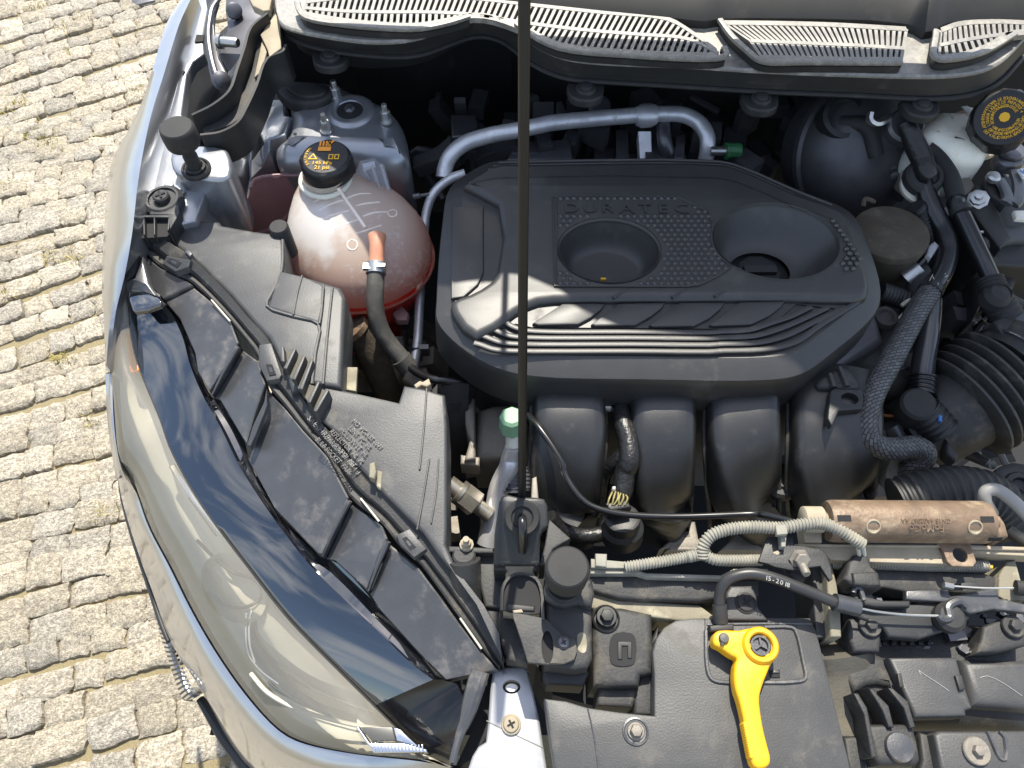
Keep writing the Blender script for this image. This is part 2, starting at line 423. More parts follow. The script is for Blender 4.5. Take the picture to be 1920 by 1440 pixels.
def lens_material():
    m = bpy.data.materials.new('clear_lens'); m.use_nodes = True; t = m.node_tree; t.nodes.clear(); K = t.links.new
    o = t.nodes.new('ShaderNodeOutputMaterial'); mix = t.nodes.new('ShaderNodeMixShader'); tr = t.nodes.new('ShaderNodeBsdfTransparent'); g = t.nodes.new('ShaderNodeBsdfGlossy'); d = t.nodes.new('ShaderNodeBsdfDiffuse'); m2 = t.nodes.new('ShaderNodeMixShader')
    fr = t.nodes.new('ShaderNodeFresnel'); fr.inputs[0].default_value = 1.58
    g.inputs['Roughness'].default_value = .10; tr.inputs[0].default_value = (.93, .93, .90, 1); d.inputs[0].default_value = (.52, .49, .41, 1)
    m2.inputs[0].default_value = .25; K(tr.outputs[0], m2.inputs[1]); K(d.outputs[0], m2.inputs[2])
    K(fr.outputs[0], mix.inputs[0]); K(m2.outputs[0], mix.inputs[1]); K(g.outputs[0], mix.inputs[2]); K(mix.outputs[0], o.inputs[0])
    return m
M_lens = lens_material()
def tank_material():
    m = pm('coolant_tank', (.62, .50, .45), .3, var=.05, sss=.0); t = m.node_tree; N = t.nodes; K = t.links.new; b = N['Principled BSDF']
    tc = N.new('ShaderNodeTexCoord'); sep = N.new('ShaderNodeSeparateXYZ'); K(tc.outputs['Object'], sep.inputs[0])
    nz = N.new('ShaderNodeTexNoise'); nz.inputs['Scale'].default_value = 9; K(tc.outputs['Object'], nz.inputs['Vector'])
    ad = N.new('ShaderNodeMath'); ad.operation = 'MULTIPLY_ADD'; ad.inputs[1].default_value = .03; K(nz.outputs[0], ad.inputs[0]); K(sep.outputs[2], ad.inputs[2])
    rp = N.new('ShaderNodeValToRGB'); rp.color_ramp.interpolation = 'EASE'
    e = rp.color_ramp.elements; e[0].position = .0; e[0].color = (.80, .10, .06, 1); e[1].position = 1; e[1].color = (.70, .62, .53, 1)
    a = e.new(.30); a.color = (.74, .36, .28, 1); a = e.new(.52); a.color = (.70, .50, .40, 1); a = e.new(.72); a.color = (.70, .58, .48, 1)
    mr = N.new('ShaderNodeMapRange'); mr.inputs[1].default_value = -.012; mr.inputs[2].default_value = .125; K(ad.outputs[0], mr.inputs[0]); K(mr.outputs[0], rp.inputs[0])
    # condensation speckle inside the wall
    v = N.new('ShaderNodeTexNoise'); v.inputs['Scale'].default_value = 130; v.inputs['Detail'].default_value = 4; K(tc.outputs['Object'], v.inputs['Vector'])
    v2 = N.new('ShaderNodeTexNoise'); v2.inputs['Scale'].default_value = 14; K(tc.outputs['Object'], v2.inputs['Vector'])
    mu = N.new('ShaderNodeMath'); mu.operation = 'MULTIPLY'; K(v.outputs[0], mu.inputs[0]); K(v2.outputs[0], mu.inputs[1])
    r2 = N.new('ShaderNodeMapRange'); r2.inputs[1].default_value = .30; r2.inputs[2].default_value = .40; r2.inputs[4].default_value = .5; K(mu.outputs[0], r2.inputs[0])
    mx = N.new('ShaderNodeMix'); mx.data_type = 'RGBA'; K(r2.outputs[0], mx.inputs[0]); K(rp.outputs[0], mx.inputs[6]); mx.inputs[7].default_value = (.88, .82, .75, 1)
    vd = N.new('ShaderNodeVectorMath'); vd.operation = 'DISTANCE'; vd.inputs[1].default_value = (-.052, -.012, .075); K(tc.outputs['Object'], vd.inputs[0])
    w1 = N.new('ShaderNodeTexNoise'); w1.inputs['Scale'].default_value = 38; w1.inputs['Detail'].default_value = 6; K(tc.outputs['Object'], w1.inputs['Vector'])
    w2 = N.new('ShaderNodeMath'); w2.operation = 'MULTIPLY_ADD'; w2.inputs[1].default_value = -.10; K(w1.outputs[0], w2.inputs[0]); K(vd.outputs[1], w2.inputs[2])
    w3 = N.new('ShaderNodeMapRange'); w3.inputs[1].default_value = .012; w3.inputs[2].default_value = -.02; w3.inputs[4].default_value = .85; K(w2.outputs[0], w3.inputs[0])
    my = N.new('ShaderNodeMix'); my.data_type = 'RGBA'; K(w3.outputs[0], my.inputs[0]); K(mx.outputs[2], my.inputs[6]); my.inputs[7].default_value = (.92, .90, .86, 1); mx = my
    K(mx.outputs[2], b.inputs['Base Color'])
    out = N['Material Output']; tl = N.new('ShaderNodeBsdfTranslucent'); K(mx.outputs[2], tl.inputs[0]); ms = N.new('ShaderNodeMixShader'); ms.inputs[0].default_value = .4
    K(b.outputs[0], ms.inputs[1]); K(tl.outputs[0], ms.inputs[2]); K(ms.outputs[0], out.inputs[0])
    return m
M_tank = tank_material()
def clearplastic():
    m = bpy.data.materials.new('clear_plastic'); m.use_nodes = True; t = m.node_tree; t.nodes.clear(); K = t.links.new
    o = t.nodes.new('ShaderNodeOutputMaterial'); a = t.nodes.new('ShaderNodeBsdfTransparent'); b = t.nodes.new('ShaderNodeBsdfPrincipled'); x = t.nodes.new('ShaderNodeMixShader')
    b.inputs['Base Color'].default_value = (.5, .51, .56, 1); b.inputs['Roughness'].default_value = .2; x.inputs[0].default_value = .6
    K(a.outputs[0], x.inputs[1]); K(b.outputs[0], x.inputs[2]); K(x.outputs[0], o.inputs[0]); return m
M_clear = clearplastic()
def braid_material():
    m = pm('braided_sleeve', (.035, .035, .036), .5, var=.1); t = m.node_tree; N = t.nodes; K = t.links.new; b = N['Principled BSDF']
    uv = N.new('ShaderNodeUVMap'); mp = N.new('ShaderNodeMapping'); mp.inputs['Rotation'].default_value = (0, 0, R(45)); mp.inputs['Scale'].default_value = (15.6, 15.6, 1)
    K(uv.outputs[0], mp.inputs[0]); ck = N.new('ShaderNodeTexBrick'); ck.inputs['Scale'].default_value = 1; ck.inputs['Mortar Size'].default_value = .09; ck.inputs['Mortar Smooth'].default_value = .5; ck.inputs['Brick Width'].default_value = 1.4; ck.inputs['Row Height'].default_value = .7
    ck.inputs['Color1'].default_value = (.12, .12, .12, 1); ck.inputs['Color2'].default_value = (.065, .065, .068, 1); ck.inputs['Mortar'].default_value = (.006, .006, .006, 1)
    K(mp.outputs[0], ck.inputs[0]); K(ck.outputs[0], b.inputs['Base Color'])
    bu = N.new('ShaderNodeBump'); bu.inputs['Strength'].default_value = .9; bu.inputs['Distance'].default_value = .002; bu.invert = True; K(ck.outputs[1], bu.inputs['Height']); K(bu.outputs[0], b.inputs['Normal'])
    return m
M_braid = braid_material()
# small shared hardware
def bolt(parent, c, r, name='bolt', mat=None, h=.004, cross=False, label=None, washer=1.0, hexa=True):
    b = MB(); m = mat or M_zinc
    if washer > 1: b.lathe([(r*washer, 0), (r*washer, h*.25), (r*washer*.93, h*.4), (r*.9, h*.42)], c, seg=20)
    if hexa: b.lathe([(r, h*.2), (r, h*.9), (r*.86, h*1.1), (r*.5, h*1.15), (0, h*1.15)], c, seg=6)
    else:
        b.lathe([(r, 0), (r, h*.55), (r*.9, h*.85), (r*.6, h), (.0, h*1.02)], c, seg=20)
    o = b.done(name, m, parent, label)
    if cross:
        k = MB()
        for q, a in enumerate((.5, .5+math.pi/2)): k.box(Vector(c)+Vector((0, 0, h*(1.05+.02*q))), (r*1.05, r*.24, h*.12), Matrix.Rotation(a, 3, 'Z'))
        k.done('cross_slot', M_dark, o if parent is None or parent.parent is None else parent)
    return o
# ================================================================== GROUND
def sand_material():
    m = pm('joint_sand', (.24, .20, .115), .95, dust=(.20, .16, .09), amt=.5, dscale=60, bump=1, bscale=420, var=.25, vscale=300); return m
def stone_material(name, col, k=1):
    m = pm(name, col, .85, var=.38, vscale=9*k, dust=(.22, .18, .13), amt=.36, dscale=7*k, bump=1, bscale=8*k)
    t = m.node_tree; N = t.nodes; K = t.links.new; b = N['Principled BSDF']
    bu = [n for n in N if n.type == 'BUMP'][0]; bu.inputs['Distance'].default_value = .006; bu.inputs['Strength'].default_value = 1
    no = [n for n in N if n.type == 'TEX_NOISE']; no[-1].inputs['Detail'].default_value = 8; no[-1].inputs['Roughness'].default_value = .75
    oi = N.new('ShaderNodeObjectInfo'); tc = [n for n in N if n.type == 'TEX_COORD'][0]
    ad = N.new('ShaderNodeVectorMath'); sc = N.new('ShaderNodeVectorMath'); sc.operation = 'SCALE'; sc.inputs[0].default_value = (37, 71, 13); K(oi.outputs['Random'], sc.inputs['Scale'])
    K(tc.outputs['Object'], ad.inputs[0]); K(sc.outputs[0], ad.inputs[1])
    for n in no: K(ad.outputs[0], n.inputs['Vector'])
    # fine pale and dark mineral grains
    g = N.new('ShaderNodeTexNoise'); g.inputs['Scale'].default_value = 24*k; g.inputs['Detail'].default_value = 4; K(ad.outputs[0], g.inputs['Vector'])
    gr = N.new('ShaderNodeMapRange'); gr.inputs[1].default_value = .35; gr.inputs[2].default_value = .65; gr.inputs[3].default_value = .55; gr.inputs[4].default_value = 1.3; K(g.outputs[0], gr.inputs[0])
    rv = N.new('ShaderNodeMapRange'); rv.inputs[3].default_value = .84; rv.inputs[4].default_value = 1.1; K(oi.outputs['Random'], rv.inputs[0])
    mu = N.new('ShaderNodeMath'); mu.operation = 'MULTIPLY'; K(gr.outputs[0], mu.inputs[0]); K(rv.outputs[0], mu.inputs[1])
    src = b.inputs['Base Color'].links[0].from_socket; mx = N.new('ShaderNodeMix'); mx.data_type = 'RGBA'; mx.blend_type = 'MULTIPLY'; mx.inputs[0].default_value = 1
    K(src, mx.inputs[6]); K(mu.outputs[0], mx.inputs[7]); K(mx.outputs[2], b.inputs['Base Color'])
    return m
M_sand = sand_material()
M_st = [stone_material('cobble_warm', (.41, .36, .275)), stone_material('cobble_grey', (.365, .33, .27)), stone_material('cobble_pale', (.45, .40, .315))]
b = MB(); b.add([(-60, -60, -.003), (60, -60, -.003), (60, 60, -.003), (-60, 60, -.003)], [[0, 1, 2, 3]])
pav = b.done('ground', M_sand, kind='structure')
# individual setts in gently fanned courses
def sett_mesh(k):
    rnd = random.Random(100+k); nx, ny = 11, 9; V = []; Fc = []
    for j in range(ny):
        for i in range(nx):
            u = -.5+i/(nx-1); v = -.5+j/(ny-1)
            # rounded-square plan, uneven edge
            e = max(abs(u), abs(v))*2; cr_ = (abs(u*2)**5+abs(v*2)**5)
            sh = 1-.045*max(0, cr_-1)
            jx = noise.noise(Vector((v*3.1, k*3.7, 1)))*.09*abs(u)*2; jy = noise.noise(Vector((u*3.1, k*5.1, 7)))*.10*abs(v)*2
            h = .0115-.006*max(0, e-.78)/.22+noise.noise(Vector((u*3, v*3, k*9.)))*.0045+noise.noise(Vector((u*6, v*6, k*4.)))*.0034+noise.noise(Vector((u*15, v*15, k*4.)))*.0022
            V.append(Vector(((u*sh+jx), (v*sh+jy), h)))
            if j < ny-1 and i < nx-1: q = j*nx+i; Fc.append([q, q+1, q+nx+1, q+nx])
    ring = [i for i in range(nx)]+[j*nx+nx-1 for j in range(1, ny)]+[(ny-1)*nx+i for i in range(nx-2, -1, -1)]+[j*nx for j in range(ny-2, 0, -1)]
    o = len(V)
    for q in ring: p = V[q]; V.append(Vector((p.x*1.02, p.y*1.02, -.03)))
    n = len(ring)
    for a in range(n):
        c2 = (a+1) % n; Fc.append([ring[c2], ring[a], o+a, o+c2])
    return V, Fc
SETT = [sett_mesh(k) for k in range(14)]
SM = []
for k, (V, Fc) in enumerate(SETT):
    mb = MB(); mb.add(V, Fc); SM.append([mb.mesh('cobblestone', m, 50) for m in M_st])
def vis(p):
    d = p-CAM; zc = -(d.y*sP*-1+d.z*cP*1) if False else d.dot(Vector((0, sP, -cP)))
    if zc <= .1: return None
    return 960+F*d.x/zc, 720-F*d.dot(Vector((0, cP, sP)))/zc
stones = []
O = Vector((-1.15, .25, 0))
rows_y = -1.2; ri = 0
while rows_y < 5.2:
    hrow = random.uniform(.056, .072); x = -4.5+random.uniform(0, .1)
    while x < 3.2:
        wd = random.uniform(.062, .104); cx = x+wd/2; cy = rows_y+hrow/2
        ang = R(13+8.5*max(-1, min(cy, 3.2)))+.03*math.sin(cx*2.1+ri)
        wob = .026*math.sin(cx*3.3+ri*.35)+.034*math.sin(cx*1.5+ri*.2)+.008*math.sin(cx*9+ri*2.3)
        a2 = R(13+9.5*max(-1, min(cy, 3.2))*.6)
        p = Vector((O.x+cx*math.cos(a2)-(cy+wob)*math.sin(a2), O.y+cx*math.sin(a2)+(cy+wob)*math.cos(a2), 0))
        stones.append((p, a2+random.gauss(0, .035)+.085*math.cos(cx*3.3+ri*.35)+.05*math.cos(cx*1.5+ri*.2), wd*1.02-random.uniform(-.002, .004), hrow*1.03-random.uniform(-.002, .003)))
        x += wd
    rows_y += hrow; ri += 1
def score(st):
    q = vis(st[0])
    if not q: return 9e9
    return 0
near = []; far = []
for st in stones:
    q = vis(st[0]); inside = q and -60 < q[0] < 430 and -40 < q[1] < 1500 and q[0] < 360-(q[1]-0)*0.17+max(0, q[1]-900)*.55+30
    (near if inside else far).append(st)
near.sort(key=lambda s: -((0 if vis(s[0])[0] > -15 else -1e4)+vis(s[0])[1]))
far += near[300:]; near = near[:300]
for i, (p, a, wx, wy) in enumerate(near):
    o = bpy.data.objects.new('cobblestone', random.choice(SM)[random.choices((0, 1, 2), (5, 3, 3))[0]]); COL.objects.link(o)
    place(o, Vector((p.x, p.y, random.uniform(-.006, .004)))-Vector((0, 0, 0)), pav); o.rotation_euler = (random.gauss(0, .045), random.gauss(0, .045), a); o.scale = (wx, wy, 1)
fm = MB()
for p, a, wx, wy in far:
    V, Fc = random.choice(SETT); M = Matrix.Translation(p) @ Matrix.Rotation(a, 4, 'Z') @ Matrix.Diagonal((wx, wy, 1, 1))
    if not (-3.6 < p.x < -.1 and -.8 < p.y < 4.6): continue
    fm.add([M @ q for q in V], Fc)
M_far = stone_material('cobble_far', (.41, .36, .275), 12)
fm.done('cobblestones', M_far, pav, kind='stuff', ang=50)
# thin weeds in the joints
M_weed = pm('dry_weed', (.42, .36, .11), .7, var=.4)
gm = MB()
spots = [(85, 265, 8), (62, 233, 6), (187, 268, 9), (10, 350, 10), (95, 285, 5), (145, 100, 5), (160, 35, 6), (65, 15, 5), (112, 55, 5), (40, 195, 4), (262, 175, 5), (118, 675, 6), (5, 555, 8), (135, 490, 4), (172, 795, 4), (195, 962, 5), (100, 483, 4), (5, 212, 5), (50, 255, 5)]
for u, v, k in spots:
    for i in range(k*11):
        p = at(u+random.gauss(0, 13), v+random.gauss(0, 7), 0); p.z = .002
        h = random.uniform(.006, .018); a = random.uniform(0, 6.28); t = Vector((math.cos(a), math.sin(a), 0)); s_ = Vector((-t.y, t.x, 0))*.0016
        e = p+t*h*random.uniform(.3, 1)+Vector((0, 0, h))
        gm.add([p-s_, p+s_, p.lerp(e, .6)+s_*.6+Vector((0, 0, h*.2)), e, p.lerp(e, .6)-s_*.6+Vector((0, 0, h*.2))], [[0, 1, 2, 3, 4]])
g = gm.done('weed', M_weed, kind='stuff'); tag(g, 'sparse dry yellow grass tufts growing in the cobblestone joints', 'grass')
# ================================================================== CAR BODY
car = thing('car', 'silver car with its bonnet open over a dusty engine bay', 'car', (.45, .7, 0))
# fender
def zr(k): return lambda u, v: .962+k-(.962+k-.868)*max(0, min(1, (v-430)/230))**1.2
sil = WW([(0, [(347, 0, .955), (319, 43, .955), (288, 143, .95), (262, 215, .935), (240, 250, .91), (213, 292, .89), (201, 360, .885), (195, 433, .88), (191, 540, .862), (197, 620, .85), (204, 695, .84)])])
bl = WW([(0, [(348, 0), (321, 43), (291, 143), (266, 227), (240, 333), (224, 480), (217, 530), (209, 600), (206, 695)])], zr(0))
br = WW([(0, [(357, 0), (337, 43), (307, 140), (283, 217), (260, 333), (247, 443), (233, 520), (215, 595), (208, 695)])], zr(.004))
fl = WW([(0, [(372, 0), (355, 60), (330, 150), (305, 240), (281, 340), (262, 440), (238, 520), (219, 597), (210, 695)])], zr(-.017))
def dropped(row, dz, dx=0): return [Vector((p.x+dx, p.y, p.z+dz)) for p in row]
b = MB()
b.loft([dropped(fl, -.03), fl, dropped(fl, .012, -.002), br, bl, [(p*.45+q*.55)+Vector((-.003, 0, .004)) for p, q in zip(resample(cat(bl, 4), 30), resample(cat(sil, 4), 30))], sil, dropped(sil, -.10, .012), dropped(sil, -.35, .0), dropped(sil, -.62, .03)], 44)
b.done('fender', M_silver, car, 'silver front wing with a bright top edge', ang=60)
# inner rail / apron sheet
b = MB()
b.slab(W(1, [(545, -40), (650, -40), (625, 60), (612, 130), (600, 200), (608, 300), (545, 345), (510, 415), (480, 640), (560, 820), (620, 1060), (560, 1240), (470, 1260), (360, 1330), (220, 1340), (300, 1050), (345, 870), (410, 620), (470, 380), (515, 180)], .93), .02, .003)
b.done('inner_rail', M_inner, car, 'dirty silver inner wing rail', ang=40)
b = MB()
b.wall(W(1, [(520, 90), (480, 330), (430, 560), (350, 800), (290, 1020), (240, 1260)], .938), .03, .0025, n=4)
b.done('rail_flange', M_inner, car)
# small slots and stains of the rail
b = MB(); b.slab(W(1, [(565, 195), (608, 195), (602, 232), (555, 235)], .9325), .003)
b.slab(W(1, [(438, 365), (500, 400), (488, 418), (430, 385)], .9325), .003)
b.done('rail_slot', M_dark, car)
# apron step that carries the buffer
b = MB()
b.slab(W(1, [(425, 850), (530, 815), (720, 830), (745, 860), (750, 985), (690, 1010), (530, 990), (440, 960)], .962), .11, .006, n=3)
b.done('apron_step', M_inner, car)
b = MB()
b.slab(W(1, [(500, 985, .935), (690, 1000, .945), (760, 1000, .90), (800, 1180, .86), (790, 1330, .84), (620, 1330, .88), (540, 1200, .92), (530, 1080, .93)]), .06, .004, n=2)
b.done('apron_slope', M_inner, car)
b = MB()
b.slab(W(1, [(735, 700, .93), (880, 690, .90), (870, 900, .86), (880, 1000, .84), (800, 1330, .80), (760, 1330, .82), (800, 1050, .86), (745, 900, .90)]), .05, .004, n=2)
b.done('apron_panel', M_inner, car)
b = MB()
b.slab(W(1, [(990, 470, .90), (1060, 560, .90), (1065, 650, .90), (1100, 655, .905), (1065, 760, .905), (980, 780, .90), (975, 850, .89), (930, 940, .86), (870, 1000, .85), (870, 900, .86), (960, 840, .87), (900, 700, .88), (960, 560, .88)]), .05, .003)
b.done('apron_bracket', M_inner, car)
for x, y in ((420, 1055), (467, 1075)):
    bolt(car, W(1, [(x, y)], .934)[0], m_px(1, x, y, .93)*9, 'rail_bolt', M_bright, .006, washer=1.25)
# strut tower
zt = .915
b = MB()
top = W(1, [(1065, 520), (1075, 450), (1190, 415), (1330, 425), (1480, 490), (1640, 560), (1715, 650), (1745, 760), (1740, 850), (1640, 870), (1420, 865), (1180, 860), (1010, 860), (985, 790), (1050, 730), (1070, 650)], zt)
b.slab(top, .14, .035, n=3, seg=6)
tower = b.done('strut_tower', M_inner, car, 'silver domed strut tower', ang=50)
b = MB(); c = W(1, [(1430, 628)], zt+.0)[0]; r = m_px(1, 1430, 630, zt)*42
b.lathe([(r*1.1, -.003), (r*1.1, .001), (r, .004), (r*.85, .0055), (r*.62, .004), (r*.58, .002)], c, seg=36); b.done('collar', M_inner, tower)
b = MB(); b.lathe([(r*.58, .0025), (r*.5, .0028), (r*.3, .001), (0, .001)], c, seg=24); b.done('shaft_recess', M_dark, tower)
b = MB(); b.lathe([(r*.26, .001), (r*.26, .006), (r*.15, .009), (r*.15, .011), (0, .011)], c, seg=6); b.done('shaft_nut', M_steel, tower)
for x, y in ((1298, 735), (1635, 680), (1355, 548)):
    c = W(1, [(x, y)], zt+.001)[0]; q = m_px(1, x, y, zt)
    b = MB(); b.lathe([(q*12.5, 0), (q*12.5, .003), (q*10, .0035)], c, seg=20); b.lathe([(q*9, .003), (q*9, .018), (q*8, .019), (q*6, .0195)], c, seg=6); b.lathe([(q*5.5, .019), (q*5.5, .029), (q*4.5, .031), (0, .031)], c, seg=12)
    b.done('stud_nut', M_zinc, tower)
b = MB(); b.lathe([(q*3.5, .0005), (q*3.5, .001), (0, .001)], W(1, [(1120, 755)], zt)[0], seg=14); b.done('hole', M_dark, tower)
b = MB(); b.slab(W(1, [(1000, 440), (1130, 450), (1300, 470), (1330, 520), (1230, 575), (1090, 565), (1010, 500)], .928), .02, .006, n=3)
b.slab(W(1, [(1060, 470), (1290, 490), (1270, 530), (1150, 540)], .933), .01, .003, n=3)
b.done('rubber_grommet_pad', M_fascia, tower)
# hood hinge
b = MB()
b.slab(W(1, [(615, -20, 1.0), (690, -20, 1.0), (672, 60, .99), (662, 130, .985), (668, 200, .98), (690, 330, .965), (745, 440, .955), (735, 490, .95), (690, 500, .95), (640, 420, .955), (625, 330, .965), (612, 240, .975), (640, 100, .985)]), .006, .0015, n=2)
hinge = b.done('bonnet_hinge', M_steel, car, 'dark steel bonnet hinge arm')
b = MB(); b.tube(W(1, [(700, -20, 1.0), (655, 45, .995), (640, 110, .99), (632, 200, .982), (650, 330, .97), (678, 430, .96)]), .004, 8); b.done('hinge_edge', M_steel, hinge)
c = W(1, [(705, 455)], .958)[0]; b = MB(); b.lathe([(.014, -.004), (.014, .002), (.010, .004), (.010, .008), (.006, .010), (0, .010)], c, (.5, -.6, .6), 20); b.done('pivot', M_steel, hinge)
c = W(1, [(690, 232)], .975)[0]; b = MB(); b.lathe([(.011, 0), (.011, .006), (.0075, .007), (.0075, .03), (.006, .033), (0, .033)], c, (1, -.25, .1), 18); b.done('hinge_bolt', M_zinc, hinge)
b = MB(); b.slab(W(1, [(730, -20, .97), (880, -20, .97), (975, 70, .97), (880, 150, .965), (790, 460, .93), (700, 520, .92), (740, 400, .93), (690, 300, .95), (740, 150, .96)]), .02, .003, n=2)
b.done('hinge_bracket', M_steel, hinge)
b = MB(); b.lathe([(.012, 0), (.012, .01), (.008, .012), (0, .012)], W(1, [(775, 65)], .972)[0], (0.4, -.6, .6), 20); b.done('hinge_bolt', M_steel, hinge)
# well behind the hinge
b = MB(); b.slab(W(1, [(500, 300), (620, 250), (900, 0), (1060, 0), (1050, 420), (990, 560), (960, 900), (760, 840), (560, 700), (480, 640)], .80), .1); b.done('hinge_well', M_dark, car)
# cowl side gutter
zg = .985
b = MB()
b.slab(W(1, [(590, 700, .972), (700, 660, .974), (780, 590, .978), (835, 500, .982), (875, 390, .986), (905, 250, .99), (960, 150, .995), (1000, 70, 1.0), (1045, 150, 1.0), (1052, 285, .995), (978, 325, .99), (905, 500, .98), (850, 640, .975), (760, 700, .972), (610, 750, .97)]), .03, .002)
gut = b.done('side_gutter', M_dusty, car, 'black plastic drain gutter beside the cowl')
b = MB(); b.wall(W(1, [(540, 650, .995), (660, 590, 1.0), (755, 510, 1.005), (800, 390, 1.01), (840, 270, 1.014), (880, 150, 1.018), (968, 75, 1.022)]), .05, .004, n=4); b.done('gutter_wall', M_fascia, gut)
b = MB(); b.wall(W(1, [(585, 762, .982), (700, 745, .982), (800, 690, .985), (855, 600, .988), (910, 480, .992), (970, 328, .998), (1055, 288, 1.002), (1075, 250, 1.003)]), .055, .004, n=4); b.done('gutter_wall', M_fascia, gut)
b = MB()
b.slab(W(1, [(925, 195, 1.004), (1010, 75, 1.008), (1035, 130, 1.008), (1040, 270, 1.003), (975, 318, 1.0), (965, 280, 1.0)]), .004, .001)
b.slab(W(1, [(910, 340, .992), (935, 220, .996), (960, 290, .996), (930, 400, .99), (890, 435, .988)]), .004, .001)
b.done('gutter_ledge', M_tan, gut)
b = MB(); b.slab(W(1, [(855, -20, 1.012), (990, -20, 1.012), (975, 55, 1.01), (940, 60, 1.01), (880, 30, 1.01)]), .012, .002); b.done('gutter_cap', M_tan, gut)
# ---- cowl
lip = [(0, [(514, -12), (518, 22), (528, 47), (560, 59), (613, 69), (680, 78), (747, 78), (790, 70), (830, 54), (880, 38), (913, 34), (947, 44), (980, 68), (1013, 90), (1063, 110), (1147, 119), (1280, 124), (1420, 133), (1613, 141), (1740, 144), (1800, 141), (1847, 132), (1880, 115), (1905, 92), (1925, 70)])]
ZL = 1.03
lipw = cat(WW(lip, ZL), 3)
flr = WW([(0, [(514, -12), (518, 22), (530, 60), (560, 80), (613, 95), (680, 104), (747, 108), (790, 104), (830, 90), (880, 72), (913, 70), (947, 82), (980, 108), (1013, 130), (1063, 148), (1147, 155), (1280, 163), (1420, 172), (1613, 180), (1740, 186), (1800, 182), (1847, 170), (1880, 148), (1905, 120), (1925, 98)])], .99)
b = MB(); N_ = 90
l0 = resample(lipw, N_); f0 = resample(cat(flr, 3), N_)
def addz(row, dz, dy=0): return [p+Vector((0, dy, dz)) for p in row]
b.loft([addz(l0, 0, .022), addz(l0, 0, .010), addz(l0, .001, .003), addz(l0, -.001, 0), addz(l0, -.004, 0)], N_, 1)
cowl = b.done('cowl_lip', M_cowl, car, 'dusty edge of the cowl panel, sun glare painted pale', ang=25)
b = MB(); mid = [p.lerp(q, .55) for p, q in zip(l0, f0)]
b.loft([addz(l0, -.004, .0005), addz(mid, 0, -.003), addz(mid, -.003, .004), f0, addz(f0, -.004, .006), addz(f0, -.01, .025), [p+Vector((0, .05, -.012-.05*max(0, min(1, (.12-p.x)/.35)))) for p in f0], [p+Vector((0, .2, -.012-.05*max(0, min(1, (.12-p.x)/.35)))) for p in f0], addz(f0, -.40, .21)], N_, 1)
b.done('cowl_fascia', M_fascia, car, 'black curved front face of the cowl', ang=40)
b = MB(); b.tube(addz(f0, .002, -.002), .0035, 8, 1); b.done('cowl_seal', M_rubber, car)
# upper deck of the cowl under the grilles
b = MB()
bk = WW([(0, [(514, -60), (560, -60), (760, -60), (960, -60), (1160, -60), (1360, -60), (1560, -60), (1760, -60), (1925, -60)])], 1.035)
b.loft([addz(l0, -.0005, .02), resample(bk, N_)], N_, 1); b.done('cowl_deck', M_cowl, car)
# pushpin tabs
for c_, x, y, s_ in ((1, 1318, 320, 1), (2, 955, 505, 1), (3, 440, 560, 1), (3, 1345, 595, 1)):
    zz = .985; q = m_px(c_, x, y, zz); c = W(c_, [(x, y)], zz)[0]
    b = MB(); b.slab([c+Vector((dx*q, dy*q, 0)) for dx, dy in ((-32, 22), (32, 22), (34, 0), (27, -20), (10, -29), (-10, -29), (-27, -20), (-34, 0))], .012, .003, n=2)
    tabo = b.done('clip_tab', M_fascia, car)
    b = MB(); b.lathe([(q*19, 0), (q*19, .003), (q*16, .005), (q*12, .005), (q*11, .008), (q*8, .009), (0, .009)], c, seg=24); b.done('push_clip', M_rubber, tabo)
# grille panels: rails, bars and dark pit
def grille(name, Ltop, Lmid, Lbot, n1, n2, z, skew=0, label=None, rim=None):
    T, Mi, Bt = (cat(W(0, q, z), 4) for q in (Ltop, Lmid, Lbot))
    g = MB()
    if rim: g.slab(W(0, rim, z-.002), .012, .003, n=2, holes=())
    root = None
    b = MB()
    def rail(line, wd):
        P = resample(line, 40); V = []; 
        for p in P:
            V += [p+Vector((0, wd, 0)), p-Vector((0, wd, 0)), p-Vector((0, wd, .008)), p+Vector((0, wd, -.008))]
        Fc = []
        for i in range(39):
            for k in range(4): Fc.append([i*4+k, i*4+(k+1) % 4, (i+1)*4+(k+1) % 4, (i+1)*4+k])
        b.add(V, Fc)
    rail(T, .005); rail(Mi, .0035); rail(Bt, .006)
    def bars(A, B_, n, gr):
        A = resample(A, n+1); B_ = resample(B_, n+1)
        for a, c in zip(A, B_):
            hw = Vector((.0023, 0, 0)); d = Vector((0, 0, -.0075)); e = Vector((0, 0, -.0006))
            V = [a-hw+e, a+hw+e, c+hw+e, c-hw+e]; V += [v+d for v in V]
            s_ = MB(); s_.add(V, [[0, 1, 2, 3], [0, 4, 5, 1], [1, 5, 6, 2], [2, 6, 7, 3], [3, 7, 4, 0]]); s_.done('slat', M_cowl, gr)
    gr = b.done('cowl_grille', M_cowl, car, label, ang=30)
    bars(T, Mi, n1, gr); bars(Mi, Bt, n2, gr)
    p = MB(); p.slab(T+list(reversed(Bt)), .003); 
    for q in p.v: q.z -= .009
    p.done('grille_pit', M_grille, gr)
    return gr
g1 = grille('a', [(575, 2), (650, -6), (760, -8), (880, -5), (1000, 8), (1130, 22), (1250, 34), (1300, 62), (1345, 95)],
           [(572, 14), (640, 20), (720, 22), (800, 22), (880, 26), (985, 42), (1090, 55), (1200, 64), (1290, 72), (1345, 98)],
           [(570, 26), (640, 38), (720, 46), (780, 48), (840, 38), (900, 28), (985, 54), (1050, 84), (1180, 98), (1345, 104)], 68, 66, 1.044, label='left cowl air grille of dusty slats painted pale for sun glare')
